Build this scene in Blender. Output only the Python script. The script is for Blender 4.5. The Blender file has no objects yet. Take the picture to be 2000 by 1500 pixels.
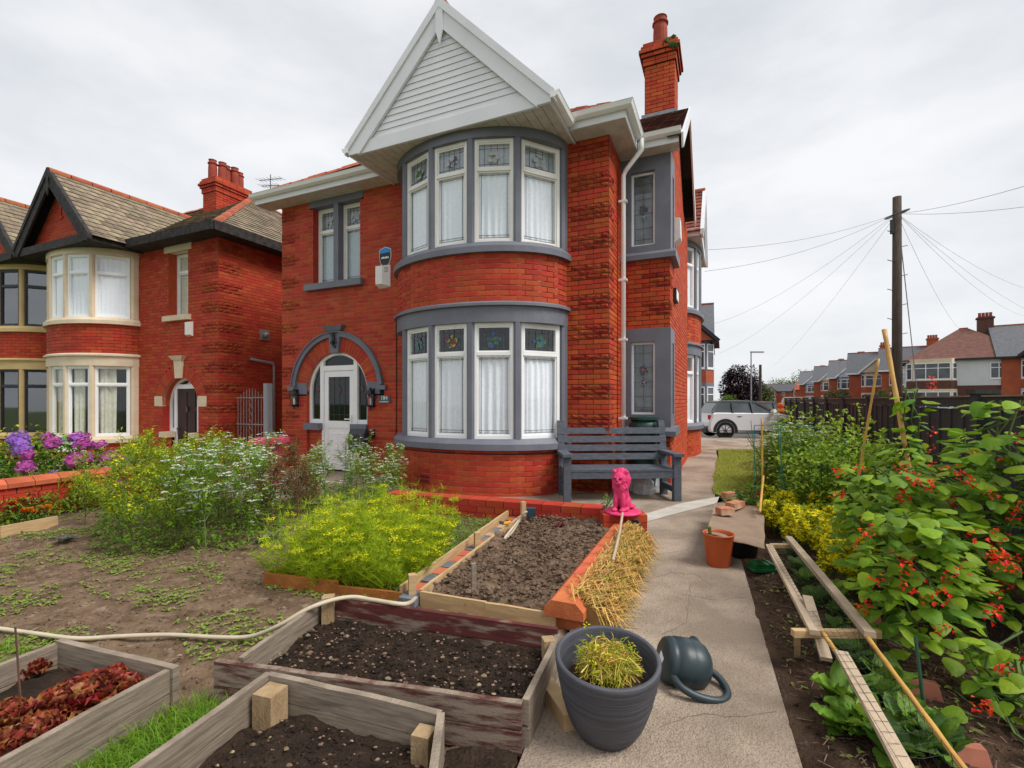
import bpy, math, random
from mathutils import Vector, Matrix, noise
R = math.radians
sc = bpy.context.scene
COL = sc.collection
# ------------------------------------------------------------------ camera, sky, sun, exposure
F = 930.0; HZ = 782.0; EYE = 1.4            # focal length and horizon in photo pixels, eye height in metres
cam = bpy.data.cameras.new('camera'); co = bpy.data.objects.new('camera', cam); COL.objects.link(co)
cam.sensor_width = 36; cam.lens = 36 * F / 2000; cam.shift_y = (HZ - 750) / 2000
cam.clip_start = .05; cam.clip_end = 3000
co.location = (0, 0, EYE); co.rotation_euler = (R(90), 0, 0)
sc.camera = co
SUN_EL, SUN_AZ = R(52), R(118)              # azimuth clockwise from +Y
wd = bpy.data.worlds.new('World'); sc.world = wd; wd.use_nodes = True
nt = wd.node_tree; nt.nodes.clear()
def wn(t, **k):
    n = nt.nodes.new(t)
    for a, b in k.items(): setattr(n, a, b)
    return n
wl = nt.links.new
sky = wn('ShaderNodeTexSky', sky_type='NISHITA', sun_disc=False); sky.sun_elevation = SUN_EL; sky.sun_rotation = SUN_AZ
sk = wn('ShaderNodeVectorMath', operation='SCALE'); wl(sky.outputs[0], sk.inputs[0]); sk.inputs['Scale'].default_value = .10
tc = wn('ShaderNodeTexCoord'); mp = wn('ShaderNodeMapping'); wl(tc.outputs['Generated'], mp.inputs[0]); mp.inputs['Scale'].default_value = (1, 1, 2.6)
n1 = wn('ShaderNodeTexNoise'); n1.inputs['Scale'].default_value = 1.7; n1.inputs['Detail'].default_value = 7; n1.inputs['Roughness'].default_value = .55
wl(mp.outputs[0], n1.inputs['Vector'])
cr = wn('ShaderNodeValToRGB'); wl(n1.outputs['Fac'], cr.inputs[0])
e = cr.color_ramp.elements; e[0].position = .36; e[0].color = (.305, .320, .338, 1); e[1].position = .64; e[1].color = (.422, .425, .432, 1)
mx = wn('ShaderNodeMix', data_type='RGBA'); mx.inputs[0].default_value = .96    # overcast: cloud nearly hides the blue
wl(sk.outputs[0], mx.inputs[6]); wl(cr.outputs[0], mx.inputs[7])
bg = wn('ShaderNodeBackground'); bg.inputs[1].default_value = 1.0; wl(mx.outputs[2], bg.inputs[0])
ow = wn('ShaderNodeOutputWorld'); wl(bg.outputs[0], ow.inputs[0])
sl = bpy.data.lights.new('sun', 'SUN'); sl.energy = 1.5; sl.angle = R(25); sl.color = (1, .965, .91)
so = bpy.data.objects.new('sun', sl); COL.objects.link(so)
sd = Vector((math.sin(SUN_AZ) * math.cos(SUN_EL), math.cos(SUN_AZ) * math.cos(SUN_EL), math.sin(SUN_EL)))
so.rotation_euler = sd.to_track_quat('Z', 'Y').to_euler(); so.location = sd * 50
vs = sc.view_settings; vs.view_transform = 'Standard'; vs.look = 'None'; vs.exposure = 1.18; vs.gamma = 1; vs.use_curve_mapping = False
sc.cycles.max_bounces = 6; sc.cycles.transparent_max_bounces = 12; sc.cycles.sample_clamp_indirect = 6
sc.cycles.use_denoising = True
# ------------------------------------------------------------------ helpers
rng = random.Random(7)
def U(a, b): return rng.uniform(a, b)
def P(px, py, z=0.0):
    """photo pixel on a level surface of height z -> world point"""
    Y = F * (EYE - z) / (py - HZ)
    return Vector(((px - 1000) / F * Y, Y, z))
def PY(px, Y, z=0.0): return Vector(((px - 1000) / F * Y, Y, z))
MATS = {}
def mat(name, c, rough=.7, c2=None, scale=8., bump=0., bscale=40., spec=.3, metal=0., island=0., trans=0., stretch=None, detail=5, mixpos=(.38, .62), c3=None, c3scale=2.0, c3pos=(.55, .7), sheen=0):
    if name in MATS: return MATS[name]
    m = bpy.data.materials.new(name); m.use_nodes = True; MATS[name] = m
    t = m.node_tree; b = t.nodes['Principled BSDF']; L = t.links.new
    b.inputs['Roughness'].default_value = rough; b.inputs['Specular IOR Level'].default_value = spec; b.inputs['Metallic'].default_value = metal
    tcn = t.nodes.new('ShaderNodeTexCoord'); vec = tcn.outputs['Object']
    if stretch:
        mpn = t.nodes.new('ShaderNodeMapping'); mpn.inputs['Scale'].default_value = stretch; L(vec, mpn.inputs[0]); vec = mpn.outputs[0]
    def rgb(cc): return (*cc, 1)
    col = None
    def mixer(a, bcol, fac):
        n = t.nodes.new('ShaderNodeMix'); n.data_type = 'RGBA'
        if isinstance(a, tuple): n.inputs[6].default_value = rgb(a)
        else: L(a, n.inputs[6])
        if isinstance(bcol, tuple): n.inputs[7].default_value = rgb(bcol)
        else: L(bcol, n.inputs[7])
        L(fac, n.inputs[0]); return n.outputs[2]
    def nz(s, pos, det=detail):
        n = t.nodes.new('ShaderNodeTexNoise'); n.inputs['Scale'].default_value = s; n.inputs['Detail'].default_value = det; n.inputs['Roughness'].default_value = .6; L(vec, n.inputs['Vector'])
        r = t.nodes.new('ShaderNodeMapRange'); r.inputs[1].default_value = pos[0]; r.inputs[2].default_value = pos[1]; L(n.outputs['Fac'], r.inputs[0]); return r.outputs[0]
    if c2 is None: c2 = tuple(x * .8 for x in c)
    col = mixer(c, c2, nz(scale, mixpos))
    if c3: col = mixer(col, c3, nz(c3scale, c3pos))
    if island:
        g = t.nodes.new('ShaderNodeNewGeometry'); oi = t.nodes.new('ShaderNodeObjectInfo')
        ad = t.nodes.new('ShaderNodeMath'); ad.operation = 'ADD'; L(g.outputs['Random Per Island'], ad.inputs[0]); L(oi.outputs['Random'], ad.inputs[1])
        fr = t.nodes.new('ShaderNodeMath'); fr.operation = 'FRACT'; L(ad.outputs[0], fr.inputs[0])
        hs = t.nodes.new('ShaderNodeHueSaturation'); L(col, hs.inputs['Color'])
        r = t.nodes.new('ShaderNodeMapRange'); r.inputs[3].default_value = 1 - island; r.inputs[4].default_value = 1 + island * .6; L(fr.outputs[0], r.inputs[0]); L(r.outputs[0], hs.inputs['Value'])
        m7 = t.nodes.new('ShaderNodeMath'); m7.operation = 'MULTIPLY'; L(fr.outputs[0], m7.inputs[0]); m7.inputs[1].default_value = 7.31
        f7 = t.nodes.new('ShaderNodeMath'); f7.operation = 'FRACT'; L(m7.outputs[0], f7.inputs[0])
        r2 = t.nodes.new('ShaderNodeMapRange'); r2.inputs[3].default_value = .5 - .03 * min(1, island * 2); r2.inputs[4].default_value = .5 + .02 * min(1, island * 2); L(f7.outputs[0], r2.inputs[0]); L(r2.outputs[0], hs.inputs['Hue'])
        col = hs.outputs[0]
    L(col, b.inputs['Base Color'])
    if bump:
        n = t.nodes.new('ShaderNodeTexNoise'); n.inputs['Scale'].default_value = bscale; n.inputs['Detail'].default_value = 4; L(vec, n.inputs['Vector'])
        bp = t.nodes.new('ShaderNodeBump'); bp.inputs['Strength'].default_value = bump; bp.inputs['Distance'].default_value = .02; L(n.outputs['Fac'], bp.inputs['Height']); L(bp.outputs[0], b.inputs['Normal'])
    if trans:
        tr = t.nodes.new('ShaderNodeBsdfTranslucent'); L(col, tr.inputs[0])
        ms = t.nodes.new('ShaderNodeMixShader'); ms.inputs[0].default_value = trans; L(b.outputs[0], ms.inputs[1]); L(tr.outputs[0], ms.inputs[2]); L(ms.outputs[0], t.nodes['Material Output'].inputs[0])
    return m
def glass(name, tint=(1, 1, 1), refl=.12):
    if name in MATS: return MATS[name]
    m = bpy.data.materials.new(name); m.use_nodes = True; MATS[name] = m; t = m.node_tree; t.nodes.clear(); L = t.links.new
    tr = t.nodes.new('ShaderNodeBsdfTransparent'); tr.inputs[0].default_value = (*tint, 1)
    gl = t.nodes.new('ShaderNodeBsdfGlossy'); gl.inputs['Roughness'].default_value = .03; gl.inputs[0].default_value = (.9, .93, .96, 1)
    fr = t.nodes.new('ShaderNodeFresnel'); fr.inputs[0].default_value = 1.5
    ad = t.nodes.new('ShaderNodeMath'); ad.operation = 'ADD'; ad.use_clamp = True; L(fr.outputs[0], ad.inputs[0]); ad.inputs[1].default_value = refl - .04
    gm = t.nodes.new('ShaderNodeNewGeometry'); bf = t.nodes.new('ShaderNodeMix'); L(gm.outputs['Backfacing'], bf.inputs[0]); L(ad.outputs[0], bf.inputs[2]); bf.inputs[3].default_value = refl   # thin sheet: no total reflection from behind
    ms = t.nodes.new('ShaderNodeMixShader'); L(bf.outputs[0], ms.inputs[0]); L(tr.outputs[0], ms.inputs[1]); L(gl.outputs[0], ms.inputs[2])
    o = t.nodes.new('ShaderNodeOutputMaterial'); L(ms.outputs[0], o.inputs[0]); return m
class MB:
    def __init__(s): s.v = []; s.f = []
    def add(s, vs, fs):
        o = len(s.v); s.v += [tuple(p) for p in vs]; s.f += [tuple(i + o for i in f) for f in fs]; return s
    def box(s, x0, x1, y0, y1, z0, z1):
        return s.add([(x0, y0, z0), (x1, y0, z0), (x1, y1, z0), (x0, y1, z0), (x0, y0, z1), (x1, y0, z1), (x1, y1, z1), (x0, y1, z1)],
                     [(0, 3, 2, 1), (4, 5, 6, 7), (0, 1, 5, 4), (1, 2, 6, 5), (2, 3, 7, 6), (3, 0, 4, 7)])
    def obox(s, c, ax, ay, az):
        c, ax, ay, az = map(Vector, (c, ax, ay, az))
        vs = [c + sx * ax + sy * ay + sz * az for sz in (-1, 1) for sy in (-1, 1) for sx in (-1, 1)]
        return s.add(vs, [(0, 2, 3, 1), (4, 5, 7, 6), (0, 1, 5, 4), (1, 3, 7, 5), (3, 2, 6, 7), (2, 0, 4, 6)])
    def beam(s, a, b, w, h, up=(0, 0, 1)):
        a, b = Vector(a), Vector(b); d = (b - a); l = d.length; d.normalize(); sd_ = d.cross(Vector(up))
        if sd_.length < 1e-4: sd_ = d.cross(Vector((0, 1, 0)))
        sd_.normalize(); u = sd_.cross(d)
        return s.obox((a + b) / 2, d * l / 2, sd_ * w / 2, u * h / 2)
    def prism(s, poly, ext):
        """closed polygon (3d points) extruded by vector ext"""
        n = len(poly); ext = Vector(ext); a = [Vector(p) for p in poly]; b = [p + ext for p in a]
        return s.add(a + b, [tuple(range(n)), tuple(range(2 * n - 1, n - 1, -1))] + [(i, i + n, (i + 1) % n + n, (i + 1) % n) for i in range(n)])
    def tube(s, pts, rad, n=6, cap=True):
        pts = [Vector(p) for p in pts]; rings = []
        if not isinstance(rad, (list, tuple)): rad = [rad] * len(pts)
        o = len(s.v); pu = None
        for i, p in enumerate(pts):
            d = (pts[min(i + 1, len(pts) - 1)] - pts[max(i - 1, 0)]).normalized()
            u = d.cross(Vector((0, 0, 1)) if abs(d.z) < .95 else Vector((1, 0, 0))).normalized() if pu is None else (pu - d * pu.dot(d)).normalized()
            pu = u; w = d.cross(u)
            for k in range(n):
                an = 2 * math.pi * k / n; s.v.append(tuple(p + (u * math.cos(an) + w * math.sin(an)) * rad[i]))
        for i in range(len(pts) - 1):
            for k in range(n):
                a = o + i * n + k; b = o + i * n + (k + 1) % n; s.f.append((a, b, b + n, a + n))
        if cap and n > 2:
            s.f.append(tuple(o + k for k in range(n - 1, -1, -1))); e_ = o + (len(pts) - 1) * n; s.f.append(tuple(e_ + k for k in range(n)))
        return s
    def lathe(s, prof, n=24, c=(0, 0, 0)):
        o = len(s.v); c = Vector(c)
        for r_, z in prof:
            for k in range(n):
                an = 2 * math.pi * k / n; s.v.append((c.x + r_ * math.cos(an), c.y + r_ * math.sin(an), c.z + z))
        for i in range(len(prof) - 1):
            for k in range(n):
                a = o + i * n + k; b = o + i * n + (k + 1) % n; s.f.append((a, b, b + n, a + n))
        return s
    def ico(s, c, r_, j=0., sq=(1, 1, 1)):
        g = (1 + 5 ** .5) / 2
        vs_ = [(-1, g, 0), (1, g, 0), (-1, -g, 0), (1, -g, 0), (0, -1, g), (0, 1, g), (0, -1, -g), (0, 1, -g), (g, 0, -1), (g, 0, 1), (-g, 0, -1), (-g, 0, 1)]
        fs = [(0, 11, 5), (0, 5, 1), (0, 1, 7), (0, 7, 10), (0, 10, 11), (1, 5, 9), (5, 11, 4), (11, 10, 2), (10, 7, 6), (7, 1, 8), (3, 9, 4), (3, 4, 2), (3, 2, 6), (3, 6, 8), (3, 8, 9), (4, 9, 5), (2, 4, 11), (6, 2, 10), (8, 6, 7), (9, 8, 1)]
        c = Vector(c); k = r_ / 1.9
        return s.add([(c.x + x * k * sq[0] * (1 + rng.uniform(-j, j)), c.y + y * k * sq[1] * (1 + rng.uniform(-j, j)), c.z + z * k * sq[2] * (1 + rng.uniform(-j, j))) for x, y, z in vs_], fs)
    def build(s, name, m=None, parent=None, smooth=False, center=False, kind=None):
        vs_ = s.v; loc = None
        if center and vs_:
            n = len(vs_); loc = Vector((sum(p[0] for p in vs_) / n, sum(p[1] for p in vs_) / n, sum(p[2] for p in vs_) / n))
            vs_ = [(p[0] - loc.x, p[1] - loc.y, p[2] - loc.z) for p in vs_]
        me = bpy.data.meshes.new(name); me.from_pydata(vs_, [], s.f)
        if m: me.materials.append(m)
        if smooth: me.shade_smooth()
        o = bpy.data.objects.new(name, me); COL.objects.link(o)
        if parent: o.parent = parent
        if loc is not None: o.location = loc
        if kind: o['kind'] = kind
        return o
def tag(o, label, cat, group=None):
    o['label'] = label; o['category'] = cat
    if group: o['group'] = group
    return o
def thing(name, label, cat, loc=(0, 0, 0), rz=0, group=None):
    o = bpy.data.objects.new(name, None); COL.objects.link(o); o.location = loc; o.rotation_euler.z = rz; o.empty_display_size = .1
    return tag(o, label, cat, group)
def struct(name, mb, m, kind='structure', smooth=False):
    o = mb.build(name, m, smooth=smooth); o['kind'] = kind; return o
def kids(o): return [c for c in COL.objects if c.parent is o]
CH = {}
def copy_tree(o, parent=None, children=None):
    c = o.copy(); COL.objects.link(c); c.parent = parent
    for ch in (children if children is not None else list(o.children)): copy_tree(ch, c)
    return c
def sheet(name, pts, z, m, kind='structure'):
    mb = MB(); mb.add([(p[0], p[1], z) for p in pts], [tuple(range(len(pts)))]); o = struct(name, mb, m, kind)
    if o.data.polygons[0].normal.z < 0: o.data.flip_normals()
    return o
def text_mesh(s, size, name, m, parent, M, ext=.002):
    cu = bpy.data.curves.new(name, 'FONT'); cu.body = s; cu.size = size; cu.extrude = ext; cu.align_x = 'CENTER'; cu.align_y = 'CENTER'
    t = bpy.data.objects.new('tmp', cu); COL.objects.link(t); dg = bpy.context.evaluated_depsgraph_get()
    me = bpy.data.meshes.new_from_object(t.evaluated_get(dg)); bpy.data.objects.remove(t)
    me.transform(M); me.materials.clear(); me.materials.append(m); o = bpy.data.objects.new(name, me); COL.objects.link(o); o.parent = parent; return o
# ------------------------------------------------------------------ materials
BR = mat('brick_red', (.47, .066, .024), .75, (.40, .054, .020), 6, .25, 120, .25, island=.17, c3=(.24, .05, .035), c3scale=1.1, c3pos=(.60, .95))
BRP = mat('brick_orange', (.52, .084, .022), .7, (.44, .064, .018), 6, .25, 120, .25, island=.2)
BROCK = mat('brick_rockfaced', (.42, .070, .022), .85, (.24, .044, .020), 16, .8, 60, .15, island=.22)
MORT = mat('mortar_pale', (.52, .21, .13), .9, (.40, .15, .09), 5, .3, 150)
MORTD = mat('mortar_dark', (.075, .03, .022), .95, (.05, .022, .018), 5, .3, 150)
GREY = mat('grey_paint', (.165, .170, .205), .5, (.14, .145, .175), 2.5, .12, 40, .35, c3=(.10, .10, .11), c3scale=6, c3pos=(.66, .9))
CREAM = mat('cream_paint', (.70, .58, .42), .6, (.64, .50, .34), 3, .08, 50, .3)
YCREAM = mat('yellow_cream_paint', (.60, .43, .19), .6, (.54, .38, .17), 3, .05, 50, .3)
WHITE = mat('white_upvc', (.87, .87, .87), .35, (.83, .83, .82), 3, 0, 40, .4)
WCLAD = mat('white_cladding', (.75, .755, .78), .4, (.71, .715, .74), 2, 0, 40, .35)
OFFW = mat('aged_upvc', (.82, .80, .76), .4, (.77, .74, .69), 4, 0, 40, .4)
ANTH = mat('anthracite_frame', (.025, .028, .036), .4, spec=.4)
BLACK = mat('black_paint', (.014, .014, .017), .5, (.02, .02, .022), 8, .2, 60, .4)
BWOOD = mat('black_fascia_wood', (.022, .019, .02), .7, (.05, .045, .042), 10, .4, 50, .2)
CURT = mat('net_curtain', (.92, .93, .95), .9, (.84, .86, .90), 30, 0, 40, .1)
CURTC = mat('cream_curtain', (.72, .70, .58), .9, (.62, .60, .47), 12, 0, 40, .1)
DARK = mat('dark_interior', (.02, .02, .022), .9)
LEAD = mat('lead_came', (.10, .105, .11), .5, metal=.3)
PANE = glass('window_glass', (.95, .97, .98), .07)
DPANE = glass('dark_glass', (.55, .62, .60), .20); DOORG = glass('door_glass', (.35, .42, .38), .045)
TILE = mat('slate_tan', (.30, .235, .155), .85, (.20, .165, .12), 5, .4, 70, .2, island=.3, c3=(.10, .09, .075), c3scale=3, c3pos=(.55, .8))
TILER = mat('tile_red', (.30, .085, .05), .8, (.18, .06, .042), 7, .4, 70, .2, island=.3)
TILEG = mat('slate_grey', (.11, .115, .13), .7, (.15, .15, .16), 5, .3, 50, .3, island=.25)
TILEB = mat('tile_brown', (.17, .085, .060), .8, (.12, .062, .048), 3, .3, 50, .2, island=.2)
RIDGE = mat('ridge_terracotta', (.42, .12, .05), .8, (.32, .09, .04), 8, .3, 60, island=.2)
POTM = mat('chimney_terracotta', (.34, .065, .04), .8, (.26, .05, .034), 5, .2, 60, .2)
COPE = mat('coping_terracotta', (.56, .155, .06), .7, (.46, .11, .045), 5, .25, 80, .25, island=.18, c3=(.2, .07, .05), c3scale=7, c3pos=(.62, .8))
CONC = mat('concrete', (.44, .35, .27), .9, (.26, .20, .15), 1.1, .7, 130, .2, c3=(.19, .15, .115), c3scale=70, c3pos=(.48, .74), detail=10, mixpos=(.42, .60))
CEM = mat('fresh_cement', (.52, .48, .43), .9, (.44, .40, .35), 5, .3, 90)
ASPH = mat('asphalt', (.10, .098, .096), .9, (.075, .074, .074), 2, .4, 150)
SOIL = mat('soil_dry', (.20, .134, .086), .97, (.115, .074, .047), 5, .9, 55, .1, c3=(.27, .20, .14), c3scale=14, c3pos=(.52, .7), detail=9)
SOILD = mat('soil_dark', (.045, .030, .021), .97, (.024, .017, .013), 9, 1, 60, .1, c3=(.085, .058, .04), c3scale=30, c3pos=(.6, .72), detail=9)
WOODG = mat('weathered_timber', (.34, .275, .21), .85, (.21, .165, .125), 2.2, .5, 30, .15, stretch=(3, 3, 40), c3=(.10, .085, .075), c3scale=1.4, c3pos=(.58, .8), detail=8)
WOODR = mat('flaking_red_timber', (.12, .034, .026), .8, (.08, .034, .027), 6, .5, 40, .2, c3=(.28, .215, .165), c3scale=2.6, c3pos=(.40, .54), detail=12, stretch=(2, 2, 13))
WOODR2 = mat('worn_red_paint', (.13, .030, .024), .7, (.085, .022, .02), 3, .4, 40, .25, stretch=(2, 2, 13), c3=(.27, .20, .155), c3scale=2.2, c3pos=(.52, .66), detail=12)
POSTT = mat('tan_post', (.42, .295, .165), .8, (.32, .215, .115), 3, .4, 30, .2, stretch=(6, 6, 2), c3=(.22, .15, .09), c3scale=4, c3pos=(.58, .8))
WOODN = mat('new_timber', (.55, .38, .205), .7, (.46, .30, .15), 3, .25, 30, .2, stretch=(2, 2, 14), c3=(.36, .25, .15), c3scale=2, c3pos=(.55, .8))
WOODO = mat('orange_stained_timber', (.42, .155, .035), .6, (.30, .10, .025), 4, .3, 40, .3)
WOODP = mat('pale_batten', (.52, .40, .28), .75, (.43, .33, .23), 3, .3, 30, .2, stretch=(2, 2, 12))
FENCE = mat('charcoal_fence', (.040, .040, .044), .75, (.062, .060, .060), 3, .4, 40, .25, stretch=(20, 20, 1.2))
BENCH = mat('grey_stained_bench', (.105, .115, .140), .65, (.072, .080, .098), 4, .3, 40, .3, stretch=(3, 3, 10))
PINK = mat('pink_paint', (.76, .06, .19), .6, (.60, .035, .14), 9, .3, 60, .25, c3=(.52, .12, .16), c3scale=20, c3pos=(.6, .8))
BAMB = mat('bamboo', (.62, .36, .09), .45, (.50, .27, .07), 10, .1, 60, .4)
GRN = mat('green_plastic', (.012, .10, .06), .4, spec=.5)
# ------------------------------------------------------------------ the houses on the near side of the street
HR = -math.atan2(.405, .9143)                      # houses are turned 23.9 degrees to the camera
C1 = Vector((1.44, 7.08, 0)); EX = Vector((.9143, -.405, 0)); EY = Vector((.405, .9143, 0))
def W(x, y, z=0): return C1 + EX * x + EY * y + Vector((0, 0, z))
CAMP = Vector((0, 0, EYE))
CO = .076
def brick_piece(mapf, u0, u1, z0, z1, d, rock):
    g = .0048; u0 += g; u1 -= g; z0 += g; z1 -= g; b = .0035
    if not rock:
        vs_ = []
        for dd, i in ((-.01, 0), (d - b * .7, 0), (d, b)):
            vs_ += [mapf(u0 + i, z0 + i, dd), mapf(u1 - i, z0 + i, dd), mapf(u1 - i, z1 - i, dd), mapf(u0 + i, z1 - i, dd)]
        fs = [(8, 9, 10, 11)]
        for o in (0, 4):
            for k in range(4): fs.append((o + k, o + (k + 1) % 4, o + 4 + (k + 1) % 4, o + 4 + k))
        return vs_, fs
    nu = 4; vs_ = [mapf(u0, z0, -.01), mapf(u1, z0, -.01), mapf(u1, z1, -.01), mapf(u0, z1, -.01)]
    fs = []
    for j in range(3):
        for i in range(nu + 1):
            e_ = (j == 1 and 0 < i < nu)
            vs_.append(mapf(u0 + (u1 - u0) * i / nu, z0 + (z1 - z0) * j / 2, d + (U(.006, .022) if e_ else U(-.003, .005))))
    q = lambda i, j: 4 + j * (nu + 1) + i
    for j in range(2):
        for i in range(nu): fs.append((q(i, j), q(i + 1, j), q(i + 1, j + 1), q(i, j + 1)))
    fs += [(0, 1) + tuple(q(i, 0) for i in range(nu, -1, -1)), (2, 3) + tuple(q(i, 2) for i in range(nu + 1)), (1, 2, q(nu, 2), q(nu, 1), q(nu, 0)), (3, 0, q(0, 0), q(0, 1), q(0, 2))]
    return vs_, fs
def courses(mapf, z0, z1, ivals, out, back, d=.006, L=.232, co=CO, rockf=None, off=0., key=''):
    """lay stretcher courses; ivals(z)->[(u0,u1)]; out gets (verts, faces, rock, key); back is the mortar MB"""
    n = int(round((z1 - z0) / co)); co = (z1 - z0) / n
    for k in range(n):
        za = z0 + k * co; zb = za + co
        for (a, b) in ivals((za + zb) / 2):
            if b - a < .02: continue
            m_ = max(1, int((b - a) / .3))
            for i in range(m_):
                p = [mapf(a + (b - a) * i / m_, za, 0), mapf(a + (b - a) * (i + 1) / m_, za, 0), mapf(a + (b - a) * (i + 1) / m_, zb, 0), mapf(a + (b - a) * i / m_, zb, 0)]
                back.add(p, [(0, 1, 2, 3)])
            s_ = math.floor(a / L) * L - (L / 2 if k % 2 else 0) + off
            while s_ < b:
                ua, ub = max(s_, a), min(s_ + L, b)
                if ub - ua > .025: out.append((*brick_piece(mapf, ua, ub, za, zb, d, bool(rockf and rockf((ua + ub) / 2, k))), bool(rockf and rockf((ua + ub) / 2, k)), key))
                s_ += L
def emit_bricks(parent, pieces, mats, limit, M):
    """the `limit` pieces nearest the camera become bricks of their own, the others one joined mesh for each material"""
    def dist(p): return (M @ Vector(p[0][0]) - CAMP).length
    pieces.sort(key=dist)
    for p in pieces[:limit]:
        mb = MB(); mb.add(p[0], p[1]); mb.build('brick', mats[p[3]][1] if p[2] else mats[p[3]][0], parent, center=True)
    rest = {}
    for p in pieces[limit:]: rest.setdefault((p[3], p[2]), MB()).add(p[0], p[1])
    for (k, rk), mb in rest.items(): mb.build('rough_brickwork' if rk else 'brickwork', mats[k][1] if rk else mats[k][0], parent, kind='stuff')
def flatmap(y): return lambda u, z, d: (-u, y - d, z)           # front walls: u runs leftwards from the right corner
def sidemap(x): return lambda u, z, d: (x + d, u, z)            # right-hand side walls: u runs backwards
def ellipse(cx, a, b):
    N = 240; pts = [(cx + a * math.cos(math.pi * (1 - i / N)), -b * math.sin(math.pi * (1 - i / N))) for i in range(N + 1)]
    L = [0]
    for i in range(N): L.append(L[-1] + math.dist(pts[i], pts[i + 1]))
    def at(s):
        s = max(0, min(L[-1], s)); lo = 0; hi = N
        while hi - lo > 1:
            m_ = (lo + hi) // 2
            if L[m_] <= s: lo = m_
            else: hi = m_
        f = (s - L[lo]) / max(1e-9, L[hi] - L[lo]); x = pts[lo][0] + f * (pts[hi][0] - pts[lo][0]); y = pts[lo][1] + f * (pts[hi][1] - pts[lo][1])
        nx, ny = (x - cx) / a ** 2, y / b ** 2; l = math.hypot(nx, ny) or 1
        return x, y, nx / l, ny / l
    return at, L[-1]
def band(at, LT, z0, z1, d0, d1, n=28, top=None, s0=0., s1=None):
    """curved band between depths d0 (inside) and d1 (outside) over the bay; top = depth of the top outer edge"""
    mb = MB(); s1 = LT if s1 is None else s1; top = d1 if top is None else top
    for i in range(n + 1):
        x, y, nx, ny = at(s0 + (s1 - s0) * i / n)
        for d, z in ((d0, z0), (d1, z0), (d1, z0 + (z1 - z0) * .55 if top != d1 else z1), (top, z1), (d0, z1)): mb.v.append((x + nx * d, y + ny * d, z))
    for i in range(n):
        for k in range(5):
            a, b = i * 5 + k, i * 5 + (k + 1) % 5; mb.f.append((a, a + 5, b + 5, b))
    mb.f += [(4, 3, 2, 1, 0), tuple(n * 5 + k for k in range(5))]
    return mb
class Fr:
    """local frame of a window: u along its width (left to right seen from outside), n outwards, z up"""
    def __init__(s, p0, p1):
        s.o = Vector((p0[0], p0[1], 0)); d = Vector((p1[0] - p0[0], p1[1] - p0[1], 0)); s.w = d.length; s.x = d / s.w; s.n = Vector((s.x.y, -s.x.x, 0))
    def __call__(s, u, n, z): return s.o + s.x * u + s.n * n + Vector((0, 0, z))
    def box(s, mb, u0, u1, n0, n1, z0, z1):
        c = s((u0 + u1) / 2, (n0 + n1) / 2, (z0 + z1) / 2); return mb.obox(c, s.x * (u1 - u0) / 2, s.n * (n1 - n0) / 2, Vector((0, 0, (z1 - z0) / 2)))
def curtain(f, u0, u1, z0, z1, n, m, parent, pleat=.05, amp=.007):
    mb = MB(); k = max(10, int((u1 - u0) / .008)); ph = U(0, 6)
    for i in range(k + 1):
        u = u0 + (u1 - u0) * i / k; wv = amp * math.sin(u / pleat * 2 * math.pi * .5 + ph + 1.5 * math.sin(u * 9 + ph)) + amp * .5 * math.sin(u * 57 + ph)
        for j in range(4): mb.v.append(tuple(f(u + .006 * math.sin(j * 2 + u * 30), n + wv * (1 + .25 * j), z1 + (z0 - z1) * j / 3)))
    for i in range(k):
        for j in range(3): a = i * 4 + j; mb.f.append((a, a + 1, a + 5, a + 4))
    return mb.build('curtain', m, parent, smooth=True)
GL = {k: mat('glass_' + k, c, .25, c2, 25, 0, 40, .5) for k, c, c2 in (('green', (.05, .16, .07), (.03, .09, .05)), ('blue', (.05, .09, .25), (.03, .05, .14)), ('amber', (.42, .30, .06), (.3, .2, .04)), ('red', (.22, .03, .03), (.12, .02, .02)), ('pale', (.42, .45, .47), (.33, .36, .38)), ('plum', (.10, .03, .06), (.06, .02, .04)), ('ivory', (.42, .38, .29), (.36, .34, .3)))}
def motif(f, uc, zc, s, n, cols, parent, seed):
    r_ = random.Random(seed)
    for k, c in enumerate(cols):
        mb = MB(); an0 = r_.uniform(0, 6.28)
        for q in range(5):
            an = an0 + q * 1.3 + k; du, dz = s * r_.uniform(.1, .42) * math.cos(an), s * r_.uniform(.1, .42) * math.sin(an) - s * .08; rr = s * r_.uniform(.08, .19)
            poly = [f(uc + du + rr * math.cos(t) * r_.uniform(.7, 1.15), n + .0015 * (k + 1) + .0004 * q, zc + dz + rr * math.sin(t) * r_.uniform(.7, 1.1)) for t in [i * math.pi / 4 for i in range(8)]]
            mb.add(poly, [tuple(range(8))])
        mb.build('coloured_glass', GL[c], parent)
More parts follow.
